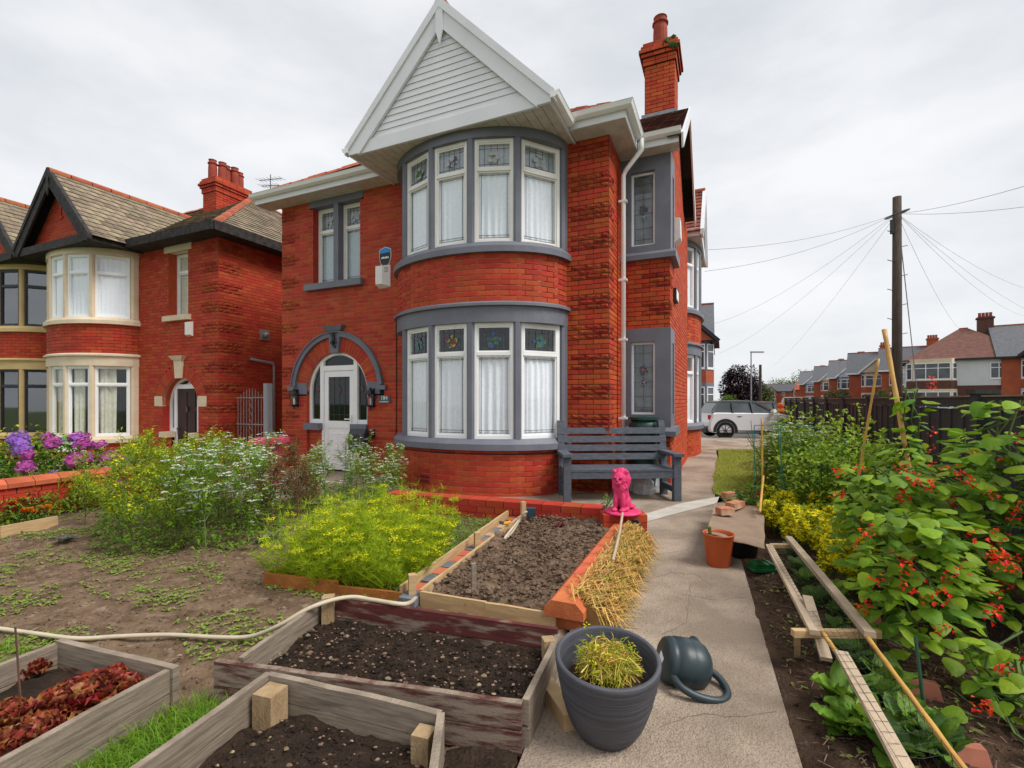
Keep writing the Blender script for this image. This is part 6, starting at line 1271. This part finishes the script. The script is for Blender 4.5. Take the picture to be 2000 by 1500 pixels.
def scatter(protos, spots, smin=.85, smax=1.15, labels=None):
    used = set()
    for k, (x, y, z, s_) in enumerate(spots):
        i = k % len(protos); o = protos[i] if i not in used else copy_tree(protos[i]); used.add(i)
        o.location = (x, y, z); o.rotation_euler.z = U(0, 6.28); q = s_ * U(smin, smax); o.scale = (q, q, q * U(.93, 1.08))
        if labels: o['label'] = labels[k] if k < len(labels) else labels[-1]
def mk(kind, n, label, group):
    ps = []
    for k in range(n):
        s_, l, f_ = MB(), MB(), MB()
        if kind == 'coriander': umbel_plant(.76, 13, .65, 300, 'umbel', .028, 10, (.009, .020), s_, l, f_); ps.append(proto('coriander_plant', label, 'flowering plant', group, (('stems', s_, STEM), ('leaves', l, leafmat('leaf_coriander', (.27, .44, .035), (.2, .35, .03), .3, .4)), ('flowers', f_, FW))))
        if kind == 'mustard': umbel_plant(.80, 12, .55, 320, 'ball', .018, 6, (.009, .020), s_, l, f_, (.04, .10)); ps.append(proto('mustard_plant', label, 'flowering plant', group, (('stems', s_, STEM), ('leaves', l, leafmat('leaf_mustard', (.32, .45, .03), (.24, .37, .03), .3, .4)), ('flowers', f_, FY))))
        if kind == 'brown': umbel_plant(.7, 13, .7, 320, 'ball', .02, 7, (.006, .014), s_, l, f_); ps.append(proto('seeding_plant', label, 'flowering plant', group, (('stems', s_, STEMB), ('leaves', l, leafmat('leaf_rust', (.22, .14, .05))), ('seed_heads', f_, leafmat('seed_rust', (.34, .20, .08))))))
        if kind == 'lowyellow': umbel_plant(.34, 14, .9, 170, 'ball', .026, 26, (.014, .034), s_, l, f_, (.03, .07), 1.45); ps.append(proto('mustard_plant', label, 'flowering plant', group, (('stems', s_, STEM), ('leaves', l, LG), ('flowers', f_, FY))))
        if kind == 'dill':
            for q in range(8):
                d = rdir(.5, .95); a = arc((U(-.03, .03), U(-.03, .03), 0), d, U(.22, .44), .5, 5); s_.tube(a, .0018, 3, cap=False)
                for p in a[1:]:
                    for j in range(24): e_ = p + (rdir(-.1, .9) * U(.03, .085)); w_ = rdir() * .0021; l.add([p - w_, p + w_, e_], [(0, 1, 2)])
                if q % 2 == 0:
                    for j in range(34): b = U(0, 6.28); r_ = .038 * math.sqrt(rng.random()); speck(f_, a[-1] + V((r_ * math.cos(b), r_ * math.sin(b), U(0, .02))), .0055)
            for j in range(60): p = V((U(-.07, .07), U(-.07, .07), U(.0, .06))); w_ = rdir() * .002; l.add([p - w_, p + w_, p + rdir(.5, 1) * U(.08, .22)], [(0, 1, 2)])
            ps.append(proto('dill_plant', label, 'herb', group, (('stems', s_, DILL), ('feathery_leaves', l, DILL), ('flowers', f_, DILF))))
    return ps
def spots_in(poly, n, z=0, s=1, dmin=.1):
    xs = [p[0] for p in poly]; ys = [p[1] for p in poly]; r_ = []; tries = 0
    while len(r_) < n and tries < n * 60:
        tries += 1; x, y = U(min(xs), max(xs)), U(min(ys), max(ys))
        if inpoly(x, y, poly) and all((x - a[0]) ** 2 + (y - a[1]) ** 2 > dmin ** 2 for a in r_): r_.append((x, y, z, s))
    return r_
G = lambda pl: [tuple(P(*p)[:2]) for p in pl]
scatter(mk('coriander', 4, 'tall white-flowered coriander plant gone to seed in the left soil', 'coriander in the front garden'), spots_in(G([(330, 1092), (470, 1088), (545, 1030), (535, 985), (420, 985), (330, 1010)]), 18, 0, 1.05, .24))
scatter(mk('coriander', 3, 'white-flowered coriander plant between the dill and the front door', 'coriander by the door'), spots_in(G([(590, 1000), (740, 1000), (790, 985), (790, 962), (700, 955), (580, 965)]), 15, 0, .90, .22))
scatter(mk('mustard', 4, 'tall yellow-flowered mustard plant by the boundary wall', 'mustard in the front garden'), spots_in(G([(190, 1050), (290, 1098), (340, 1085), (430, 1000), (470, 965), (330, 965), (130, 1010)]), 26, 0, 1.0, .22))
scatter(mk('brown', 2, 'rust-brown plant gone to seed beside the pink pedestal', 'rust-brown seeding plants'), spots_in(G([(515, 1060), (585, 1045), (600, 1000), (540, 985)]), 6, 0, 1.0, .2))
scatter(mk('dill', 4, 'feathery yellow-green dill plant in the timber-edged plot', 'dill plants'), spots_in([(-1.80, 3.62), (-.83, 3.36), (-.58, 4.15), (-.75, 4.6), (-1.5, 4.7)], 78, .02, 1.2, .085))
scatter(mk('coriander', 2, 'white-flowered plant in the bed beyond the yellow mustard', 'white-flowered plants by the lawn'), spots_in(G([(1500, 985), (1600, 990), (1625, 950), (1600, 925), (1510, 935)]), 26, 0, 1.1, .16))
scatter(mk('lowyellow', 3, 'bushy yellow-flowered mustard plant beside the timber battens', 'yellow mustard by the battens'), spots_in(G([(1505, 1045), (1560, 1100), (1640, 1190), (1690, 1180), (1640, 1080), (1560, 1020), (1510, 1015)]), 24, .02, 1.1, .13))
# low ground cover: seedling weeds, grass, foliage carpets
mb = MB()
k = 0
while k < 16000:
    x, y = U(-6.2, .3), U(2.25, 5.6)
    if x > xl_path(y) - .35 or inpoly(x, y, [(-.7, 3.1), (.4, 2.7), (1.3, 5), (.2, 5.6)]) or inpoly(x, y, [(-1.4, 2.1), (.3, 1.8), (.4, 2.6), (-1.15, 2.95)]) or inpoly(x, y, [(-1.5, 2.1), (-2.3, 2.4), (-2.8, 1.2), (-1.8, 1.2)]): continue
    k += 1
    if nz((x * 1.6, y * 2.2, 4)) + .35 * nz((x * 6, y * 6, 1)) < .0 + U(-.1, .3): continue
    for j in range(3): leaf(mb, V((x, y, soilh(x, y) + .004)), rdir(.1, .6), U(.014, .040), U(.010, .022), .2)
o = mb.build('seedling_weeds', leafmat('seedling', (.28, .38, .06), (.2, .3, .05))); o['kind'] = 'stuff'
def grass(poly, n, h, m, z=0, nm='grass'):
    mb = MB(); xs = [p[0] for p in poly]; ys = [p[1] for p in poly]; k = 0
    while k < n:
        x, y = U(min(xs), max(xs)), U(min(ys), max(ys))
        if not inpoly(x, y, poly): continue
        k += 1; a = U(0, 6.28); w_ = V((math.cos(a), math.sin(a), 0)) * U(.0015, .003); d = rdir(.45, 1); L = h * U(.5, 1.2); p = V((x, y, z)); q = p + d * L * .6; e_ = q + (d + V((d.x, d.y, -.5))).normalized() * L * .45
        mb.add([p - w_, p + w_, q + w_ * .7, q - w_ * .7, e_], [(0, 1, 2, 3), (3, 2, 4)])
    o = mb.build(nm, m); o['kind'] = 'stuff'
GR = leafmat('grass_blade', (.22, .40, .03), (.15, .31, .025), .35, .4)
grass([(-1.52, 2.10), (-1.42, 2.2), (-1.13, 2.12), (-1.12, 2.02), (-1.40, 1.15), (-1.80, 1.3)], 5200, .11, GR); grass([(-2.95, 2.75), (-2.25, 2.5), (-2.4, 2.15), (-3.2, 2.3)], 1500, .09, GR); grass(lawnp, 16000, .06, leafmat('lawn_blade', (.40, .42, .07), (.30, .36, .05)), .028)
mb = MB()
for (x, y, z, s_) in spots_in([(-.62, 4.1), (-.46, 4.3), (-.05, 5.45), (-1.3, 5.8), (-1.15, 4.8)], 2200, .01, 1, .0): leaf(mb, V((x, y, z + U(0, .05))), rdir(.1, .8), U(.02, .05), U(.012, .025), .3)
o = mb.build('carrot_seedlings', LG); o['kind'] = 'stuff'
for (x, y, z, s_) in []: pass
mb = MB()
for (pl, n, h) in ((G([(180, 1090), (560, 1075), (560, 990), (200, 985)]), 2200, .13), (G([(0, 1035), (150, 1012), (330, 965), (300, 950), (0, 985)]), 1800, .28), (G([(560, 1010), (800, 1000), (800, 958), (560, 965)]), 1200, .2)):
    for (x, y, z, s_) in spots_in(pl, n, .0, 1, 0): leaf(mb, V((x, y, U(.01, h))), rdir(-.1, .7), U(.04, .10), U(.018, .04), .4)
o = mb.build('weed_undergrowth', LG); o['kind'] = 'stuff'
# plants in the planter
t = t2; l, y_, st_ = MB(), MB(), MB()
for k in range(900): a = U(0, 6.28); r_ = .15 * math.sqrt(rng.random()); p = V((r_ * math.cos(a), r_ * math.sin(a), .275 + U(0, .05) + .05 * (1 - r_ / .17))); d = (rdir(-.05, .5) - V((math.cos(a), math.sin(a), 0)) * (r_ / .15) * 1.8).normalized(); L = U(.04, .12); w_ = rdir() * U(.0012, .0026); q = p + d * L * .6 + V((0, 0, .012)); (st_ if k % 2 else l).add([p - w_, p + w_, q + w_, q - w_, p + d * L + V((0, 0, -.012))], [(0, 1, 2, 3), (3, 2, 4)])
for k in range(420): a = U(0, 6.28); r_ = .13 * math.sqrt(rng.random()); leaf(l, V((r_ * math.cos(a), r_ * math.sin(a), .295 + U(0, .06))), rdir(-.1, .8), U(.02, .05), U(.004, .01), .2)
for k in range(11):
    a = U(0, 6.28); r_ = U(.02, .10); p = V((r_ * math.cos(a), r_ * math.sin(a), .30)); q = arc(p, rdir(.3, .9), U(.06, .16), .3, 4); l.tube(q, .0016, 3, cap=False)
    for j in range(9): speck(y_, q[-1] + rdir() * .013, .0055, False)
l.build('green_weeds', LY, t, kind='stuff'); st_.build('dry_weeds', STR, t, kind='stuff'); y_.build('yellow_flowers', FY, t, kind='stuff')
mb = MB()
for k in range(900):
    x, y = U(1.1, 2.9), U(1.4, 3.6)
    if x < xr_path(y) + .06 or nz((x * 3, y * 3, 8)) < .05: continue
    for j in range(3): leaf(mb, V((x, y, .02 + 1.1 * soilh(x, y))), rdir(.1, .6), U(.012, .03), U(.010, .018), .2)
o = mb.build('seedling_weeds', MATS['seedling']); o['kind'] = 'stuff'
# red lettuces
RL = mat('lettuce_red', (.40, .10, .050), .5, (.26, .045, .034), 38, 0, 40, .35, island=.3, trans=.25, c3=(.48, .25, .05), c3scale=22, c3pos=(.48, .64)); RLG = mat('lettuce_tan', (.45, .10, .035), .5, (.30, .03, .03), 30, 0, 40, .35, island=.3, trans=.25, c3=(.40, .30, .05), c3scale=14, c3pos=(.52, .7))
def frill(mb, p, d, L, w, ph):
    d = V(d).normalized(); s_ = d.cross(V((0, 0, 1))).normalized(); n_ = s_.cross(d); o = len(mb.v); n, c = 7, 10
    for i in range(n + 1):
        f_ = i / n; wd_ = w * (.25 + .75 * math.sin(math.pi * min(.80, .1 + f_ * .7)))
        for j in range(c + 1):
            g = 2 * j / c - 1; e_ = max(abs(g) ** 2, f_ ** 3); q = p + d * L * f_ * (1 - .12 * g * g) + s_ * wd_ * g * .5 + n_ * (L * (.18 * g * g + .12 * f_ * f_)) + V((0, 0, -.22 * L * f_ * f_)); k_ = L * .13 * e_
            mb.v.append(tuple(q + n_ * k_ * math.sin(ph + i * 2.9 + j * 2.2) + s_ * k_ * .6 * math.cos(ph + i * 2.3 + j * 3.1)))
    for i in range(n):
        for j in range(c): a = o + i * (c + 1) + j; mb.f.append((a, a + 1, a + c + 2, a + c + 1))
def ruffle(mb, p, d, L, w, ph, cup=.4, n=6, mlt=3, amp=.16):
    d = V(d).normalized(); s_ = d.cross(V((0, 0, 1))).normalized(); n_ = s_.cross(d); o = len(mb.v)
    for i in range(n + 1):
        f_ = i / n; wd_ = w * math.sin(math.pi * min(.92, .15 + f_ * .8)) 
        for j in range(-3, 4):
            g = j / 3; e_ = abs(g) ** 1.5 * max(.3, f_); mb.v.append(tuple(p + d * L * f_ + s_ * wd_ * g * .5 + n_ * (cup * L * (g * g * .3 + f_ * f_ * .25) + amp * L * e_ * math.sin(ph + i * mlt + j * 2.3)) + V((0, 0, -.25 * L * f_ * f_))))
    for i in range(n):
        for j in range(6): a = o + i * 7 + j; mb.f.append((a, a + 1, a + 8, a + 7))
for k, (px_, py_, s_, lb) in enumerate(((175, 1375, 1.1, 'large red lettuce at the centre of the raised bed'), (130, 1385, 1.0, 'frilly red lettuce beside the largest head'), (225, 1345, .9, 'dark red lettuce by the back board corner'), (245, 1358, .75, 'purple-brown lettuce against the side board'), (60, 1318, .8, 'dull red lettuce near the back board'), (15, 1415, .8, 'orange-tinted lettuce near the thin stick'), (75, 1455, .95, 'red lettuce at the near end of the bed'), (20, 1480, .9, 'bronze lettuce at the bed edge by the side board'))):
    t = thing('red_lettuce', lb, 'lettuce', P(px_, py_, .085), U(0, 6), 'red lettuces'); mb, m2 = MB(), MB()
    for q in range(26): an = q * 2.4; el = .15 + .045 * q; d = V((math.cos(an) * math.cos(el), math.sin(an) * math.cos(el), math.sin(el))); frill(mb if q % 3 else m2, V((0, 0, .01)), d, .125 * s_ * U(.75, 1.15), .12 * s_, U(0, 6))
    mb.build('red_leaves', RL, t, smooth=True); m2.build('bronze_leaves', RLG, t, smooth=True)
# leafy greens and cabbages: separate leaves that share two meshes
def leaf_mesh(nm, kind):
    mb = MB()
    if kind == 'heart':
        o_ = [(0, 0), (-.16, -.06), (-.36, .03), (-.45, .25), (-.36, .55), (-.17, .82), (0, 1.0), (.17, .82), (.36, .55), (.45, .25), (.36, .03), (.16, -.06)]
        vs_ = [(x, y, -.14 * abs(x) * 1.2 - .22 * y * y + .02 * math.sin(7 * y + 3 * x)) for x, y in o_] + [(0, .3, .03), (0, .6, -.03)]
        mb.add(vs_, [(0, 1, 12), (1, 2, 12), (2, 3, 12), (3, 4, 12), (12, 4, 13), (4, 5, 13), (5, 6, 13), (6, 7, 13), (7, 8, 13), (13, 8, 12), (8, 9, 12), (9, 10, 12), (10, 11, 12), (11, 0, 12)])
    else: ruffle(mb, V((0, 0, 0)), (0, 1, .05), 1, .8 if kind == 'cab' else .6, 1., .25, 7, 2 if kind == 'cab' else 3, .05 if kind == 'cab' else .10)
    me = bpy.data.meshes.new(nm); me.from_pydata(mb.v, [], mb.f); me.shade_smooth(); return me
def leaf_set(kind, mats_):
    r_ = []
    for m in mats_: me = leaf_mesh('leaf', kind); me.materials.append(m); r_.append(me)
    return r_
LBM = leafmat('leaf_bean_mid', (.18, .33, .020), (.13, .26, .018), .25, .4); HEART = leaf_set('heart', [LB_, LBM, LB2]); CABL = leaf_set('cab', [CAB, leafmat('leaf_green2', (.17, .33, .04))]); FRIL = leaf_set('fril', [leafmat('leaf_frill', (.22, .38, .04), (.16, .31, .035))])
def add_leaf(me, parent, p, d, s_, roll=0.):
    o = bpy.data.objects.new('leaf', me); COL.objects.link(o); o.parent = parent; d = V(d).normalized(); q = d.to_track_quat('Y', 'Z'); o.rotation_mode = 'QUATERNION'
    from mathutils import Quaternion
    o.rotation_quaternion = q @ Quaternion((0, 1, 0), roll); o.location = p; o.scale = (s_, s_, s_); return o
def bean(lb, base, h, rx, n, flowers=9, lean=(0, 0), dark=.3, s=(.045, .108), zmin=.08):
    t = thing('runner_bean', lb, 'bean plant', base, 0, 'runner beans'); st_ = MB(); L = V((lean[0], lean[1], 0))
    for k in range(4): pts = [V((U(-.5, .5) * rx, U(-.5, .5) * rx, 0)) + V((U(-.05, .05), U(-.05, .05), h * i / 6)) + L * (i / 6) for i in range(7)]; st_.tube(pts, .005, 4, cap=False)
    st_.build('stems', STEM, t)
    for k in range(n):
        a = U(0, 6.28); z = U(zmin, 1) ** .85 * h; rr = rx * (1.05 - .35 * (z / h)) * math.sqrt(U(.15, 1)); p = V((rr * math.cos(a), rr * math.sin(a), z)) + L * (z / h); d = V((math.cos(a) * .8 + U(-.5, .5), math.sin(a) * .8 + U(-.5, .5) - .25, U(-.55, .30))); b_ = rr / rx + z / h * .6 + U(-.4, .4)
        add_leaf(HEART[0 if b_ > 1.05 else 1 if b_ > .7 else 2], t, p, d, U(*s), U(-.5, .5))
    for k in range(flowers):
        a = U(3.2, 6.2); z = U(.35, 1.03) * h; p = V((rx * 1.0 * math.cos(a), rx * 1.0 * math.sin(a), z)) + L * (z / h); mb = MB()
        for j in range(int(U(8, 20))): q = p + rdir() * .032; leaf(mb, q, rdir(), U(.016, .030), U(.014, .024), .1, .3)
        mb.build('scarlet_flower', FR_, t, center=True)
    return t
bean('scarlet-flowered bean plant nearest the green stake', PY(1790, 2.50), .82, .30, 270, 16)
bean('scarlet-flowered bean plant beside the yellow mustard', PY(1735, 3.05), .98, .34, 290, 20)
bean('scarlet-flowered bean plant in the middle of the bean row', PY(1850, 2.95), .98, .36, 290, 16)
bean('lime-topped bean plant behind the scarlet-flowered ones', PY(1790, 3.5), 1.08, .42, 270, 12)
bean('tall bean plant climbing high against the fence beside the edge of the plot', PY(1965, 2.75), 1.40, .32, 270, 8, (.05, .0))
bean('dark leafed bean column next to the tall climbing bean', PY(1925, 3.25), 1.2, .32, 230, 6, dark=.6)
bean('slender bean vine climbing the thick bamboo cane', PY(1785, 3.6), 1.50, .12, 46, 6, (-.02, .0), zmin=.5)
bean('young bean plant low on the bare soil right of the stake', PY(1935, 2.15), .30, .16, 26, 2, s=(.05, .085))
bean('small bean plant sprawling over soil by the terracotta tile', PY(1990, 1.95), .42, .18, 34, 5, s=(.05, .09))
def bush(name, lb, cat, base, rx, ry, h, n, mats_, L=(.05, .09), w=(.03, .06), group=None, cone=.4, nstems=5):
    t = thing(name, lb, cat, base, 0, group); ms_ = [MB() for _ in mats_]; st_ = MB()
    for k in range(nstems): st_.tube(arc((U(-.3, .3) * rx, U(-.3, .3) * ry, 0), rdir(.6, 1), h * .8, .2), .006, 4, cap=False)
    for k in range(n):
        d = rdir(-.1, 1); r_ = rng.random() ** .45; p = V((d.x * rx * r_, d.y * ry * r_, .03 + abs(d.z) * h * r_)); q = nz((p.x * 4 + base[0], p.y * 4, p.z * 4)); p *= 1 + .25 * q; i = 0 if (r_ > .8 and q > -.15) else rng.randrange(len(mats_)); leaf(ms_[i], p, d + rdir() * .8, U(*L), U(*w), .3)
    st_.build('stems', STEM, t)
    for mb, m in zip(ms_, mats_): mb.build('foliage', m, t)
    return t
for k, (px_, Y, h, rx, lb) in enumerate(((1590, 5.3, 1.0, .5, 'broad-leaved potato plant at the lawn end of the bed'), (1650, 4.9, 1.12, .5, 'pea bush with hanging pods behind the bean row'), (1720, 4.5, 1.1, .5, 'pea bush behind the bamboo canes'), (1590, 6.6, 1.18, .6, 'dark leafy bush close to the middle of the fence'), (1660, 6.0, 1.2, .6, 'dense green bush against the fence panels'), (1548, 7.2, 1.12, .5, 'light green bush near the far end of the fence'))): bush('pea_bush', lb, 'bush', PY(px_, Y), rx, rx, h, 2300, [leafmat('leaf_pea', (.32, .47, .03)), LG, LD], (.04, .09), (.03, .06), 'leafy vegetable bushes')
bush('yellow_weed', 'tall yellow-green weed clump behind the wire pea frame', 'weed', PY(1528, 8.0), .55, .5, 1.22, 1500, [LY, LG], (.05, .1), (.01, .02)); bush('squash_plant', 'low broad-leaved plant at the corner of the lawn', 'plant', PY(1462, 5.6), .22, .22, .42, 240, [LG, CAB], (.06, .12), (.05, .09))
for k, (px_, py_, s_, kind, lb) in enumerate(((1545, 1092, .8, 'cab', 'by the upper batten'), (1575, 1150, .9, 'cab', 'under the upper netting'), (1600, 1190, 1.0, 'cab', 'near the short loose plank'), (1650, 1215, .9, 'cab', 'beside the cage crossbar'), (1655, 1300, 1.1, 'cab', 'below the cage crossbar'), (1700, 1330, 1.0, 'cab', 'under the bamboo cane'), (1650, 1395, 1.35, 'fril', 'with frilly leaves spilling onto the bare soil'), (1720, 1390, 1.1, 'cab', 'in the middle of the netting'), (1690, 1440, 1.2, 'fril', 'with jagged drooping leaves under the plank'), (1770, 1440, 1.1, 'cab', 'beside the foot of the green stake'), (1760, 1500, 1.2, 'cab', 'at the near end of the netting'), (1830, 1490, 1.2, 'cab', 'at the near end of the bamboo cane'), (1497, 985, 1.1, 'cab', 'behind the fibreboard sheet'), (1560, 1122, .8, 'cab', 'between the two upper battens'), (1622, 1180, .9, 'cab', 'beside the right upper batten'), (1630, 1245, .8, 'cab', 'just behind the crossbar post'), (1735, 1360, 1.0, 'cab', 'under the netting by the terracotta tile'), (1690, 1385, .9, 'cab', 'overlapping the long plank'), (1640, 1440, .8, 'fril', 'sprouting low beside the frilly one'), (1800, 1470, 1.1, 'cab', 'between the long plank and the cane'), (1960, 1380, .8, 'cab', 'out on the bare soil past the stake'))):
    t = thing('leafy_green', 'young leafy green plant ' + lb, 'vegetable', P(px_, py_), U(0, 6), 'greens in the crop cage')
    for q in range(14): an = q * 2.4; el = U(.2, 1.1); add_leaf(CABL[q % 2] if kind == 'cab' else FRIL[0], t, V((0, 0, .02 + .004 * q)), V((math.cos(an) * math.cos(el), math.sin(an) * math.cos(el), math.sin(el))), U(.09, .15) * s_, U(-.3, .3))
for k, (px_, py_, lb) in enumerate(((520, 1060, 'purple-grey kale plant at the foot of the coriander'), (130, 1062, 'small purple kale in the left soil'))):
    t = thing('kale_plant', lb, 'vegetable', P(px_, py_), 0, 'purple kale'); me = leaf_mesh('leaf', 'fril'); me.materials.append(KALE)
    for q in range(10): an = q * 2.4; el = U(.1, .9); add_leaf(me, t, V((0, 0, .03)), V((math.cos(an) * math.cos(el), math.sin(an) * math.cos(el), math.sin(el))), U(.08, .13), 0)
t = thing('beetroot_plant', 'small dark red beetroot plant on the freshly dug soil', 'vegetable', P(1092, 1030, .1)); mb = MB()
for q in range(12): an = q * 2.4; leaf(mb, V((0, 0, 0)), (math.cos(an), math.sin(an), U(.3, 1)), U(.07, .12), U(.03, .05), .4)
mb.build('leaves', leafmat('beet', (.13, .012, .022)), t)
# neighbour's hydrangea, shrub and marigolds
t = bush('hydrangea', 'large hydrangea with blue, purple and pink flower heads over the boundary wall', 'shrub', (-6.55, 6.75, .0), 1.15, .7, .86, 2600, [LG, LD], (.07, .13), (.04, .07))
HYM = [leafmat('petal_' + n, c, c2, .3) for n, c, c2 in (('blue', (.13, .16, .62), (.22, .2, .66)), ('violet', (.33, .13, .58), (.42, .2, .6)), ('magenta', (.60, .10, .38), (.5, .12, .45)))]
HM = []
for m in HYM:
    mb = MB()
    for k in range(95): d = rdir(-.35, 1); speck(mb, d * .085 + V((0, 0, 0)), .017, False)
    mb.ico((0, 0, 0), .074); me = bpy.data.meshes.new('flower_head'); me.from_pydata(mb.v, [], mb.f); me.materials.append(m); HM.append(me)
for k in range(66):
    d = rdir(.05, .95); d.y = -abs(d.y) * (1 if rng.random() < .85 else -1); p = V((d.x * 1.12, d.y * .68, .12 + abs(d.z) * .80)); o = bpy.data.objects.new('flower_head', HM[min(2, max(0, int((d.x + 1) * 1.15 + d.z * .8 + U(-.6, .6))))]); COL.objects.link(o); o.parent = t; o.location = p; o.rotation_euler = (-.5 * d.y, .5 * d.x, U(0, 6)); o.scale = [U(.75, 1.2)] * 3
bush('green_shrub', 'yellow-green shrub under the dark-framed bay window', 'shrub', (-8.4, 8.0, .0), 1.5, .7, .95, 1800, [LY, LG], (.06, .1), (.03, .05)); bush('ornamental_grass', 'clump of long dry grass in front of the hydrangea', 'grass clump', (-5.95, 6.1, .1), .6, .4, .3, 700, [LY, LG], (.15, .25), (.008, .014))
MG = []
for m in (FO, leafmat('petal_gold', (.80, .40, .01), (.7, .3, .01))):
    mb = MB()
    for k in range(34): d = rdir(.0, 1); leaf(mb, d * .010, d, .026, .016, .1)
    me = bpy.data.meshes.new('bloom'); me.from_pydata(mb.v, [], mb.f); me.materials.append(m); MG.append(me)
for k, (px_, py_, lb) in enumerate(((12, 1022, 'orange marigold plant at the board end of the flower strip'), (45, 1015, 'orange marigold plant beside the dark red celosia'), (30, 1000, 'bright orange marigold behind the edging board'), (105, 990, 'marigold plant right of the dark red celosia'), (70, 1028, 'golden marigold nearest the pale edging board'), (150, 975, 'yellow marigold by the boundary wall'), (185, 965, 'small orange marigold among the weeds'))):
    t = bush('marigold', lb, 'flower', P(px_, py_), .12, .12, .2, 130, [LD, LG], (.03, .06), (.012, .02), 'marigolds', nstems=2)
    for q in range(7): o = bpy.data.objects.new('bloom', MG[(k > 3) if q % 3 else 0]); COL.objects.link(o); o.parent = t; o.location = (U(-.12, .12), U(-.14, .06), U(.16, .25)); o.scale = [U(.9, 1.5)] * 3
bush('celosia', 'dark red plumed celosia between the orange marigolds', 'flower', P(70, 1012), .08, .08, .30, 260, [leafmat('celosia', (.07, .008, .018))], (.03, .05), (.012, .02)); bush('wall_weed', 'small green weed growing by the brick pier', 'weed', P(1183, 995, 0), .06, .06, .22, 70, [LG], (.03, .05), (.015, .025))
# ------------------------------------------------------------------ trees beyond
def tree(name, lb, base, h, r_, n, mats_, lsz, trunk=.3, group=None, low=.25, blobs=12):
    t = thing(name, lb, 'tree', base, 0, group); mb = MB(); top = V((0, 0, h * .7)); mb.tube([(0, 0, -.2), (.1, 0, h * .3), top], [trunk, trunk * .7, trunk * .25], 7)
    cs = []
    for k in range(blobs): d = rdir(-.6, 1); q = V((d.x * r_ * .62, d.y * r_ * .62, h * (low + (1 - low) * .5) + d.z * h * (1 - low) * .36)); cs.append((q, r_ * U(.32, .5))); mb.tube([V((0, 0, h * U(.25, .5))), q], [trunk * .35, .03], 5)
    mb.build('trunk', PW, t); ms_ = [MB() for _ in mats_]
    for k in range(n):
        c, rr = cs[rng.randrange(len(cs))]; d = rdir(-.7, 1); p = c + d * rr * rng.random() ** .35 * (1 + .3 * nz((d.x * 3 + c.x, d.y * 3, d.z * 3))); leaf(ms_[rng.randrange(len(mats_))], p, d + rdir(), U(.7, 1.3) * lsz, U(.5, .8) * lsz, .2)
    for mb, m in zip(ms_, mats_): mb.build('crown', m, t)
CB = leafmat('leaf_copper', (.040, .014, .020), (.06, .022, .026), .4, .15); CB2 = leafmat('leaf_copper_dark', (.022, .010, .014), None, .4, .1); TG = leafmat('leaf_tree', (.10, .16, .04), (.07, .12, .03)); TG2 = leafmat('leaf_tree_light', (.16, .23, .06))
tree('copper_beech', 'dark purple copper beech behind the parked car', PY(1447, 62, -.1), 5.6, 2.9, 6000, [CB, CB2], .34, .3, low=.05, blobs=20)
tree('green_shrub_tree', 'bright green shrub at the foot of the copper beech', PY(1424, 50, -.1), 2.0, 1.1, 1400, [TG2, LG], .18, .1, low=.0)
tree('garden_tree', 'small rounded green shrub before the white-gabled house', PY(1732, 46, -.1), 2.6, 1.3, 1200, [TG2, TG], .2, .1, low=.0); tree('garden_tree', 'green garden shrub between the distant houses', PY(1640, 70, -.1), 3.2, 2.2, 1200, [TG, TG2], .3, .1, low=.0)
for k, (px_, Y, h, r_, lb) in enumerate(((1592, 260, 20, 8, 'tall tree above the orange roofs'), (1572, 270, 18, 9, 'broad tree left of the tallest far tree'), (1545, 280, 16, 9, 'rounded far tree above the orange roofs'), (1522, 290, 14, 9, 'low far tree closing the street'), (1500, 250, 9, 7, 'far tree near the street vanishing point'), (1487, 200, 7, 5, 'far tree beside the distant pole'))): tree('distant_tree', lb, PY(px_, Y, -.2), h, r_, 1300, [TG, TG2], .9, .3, 'trees at the end of the street', .1)
mb = MB(); c = PY(1488, 54, .0)
for k in range(2600): leaf(mb, c + V((U(-1.35, 1.35), U(-.5, .5), U(0, 1.3))), rdir(), U(.08, .16), U(.06, .1), .1)
mb.box(c.x - 1.3, c.x + 1.3, c.y - .45, c.y + .45, 0, 1.22); o = mb.build('clipped_hedge', TG); tag(o, 'clipped green hedge beyond the white car', 'hedge')
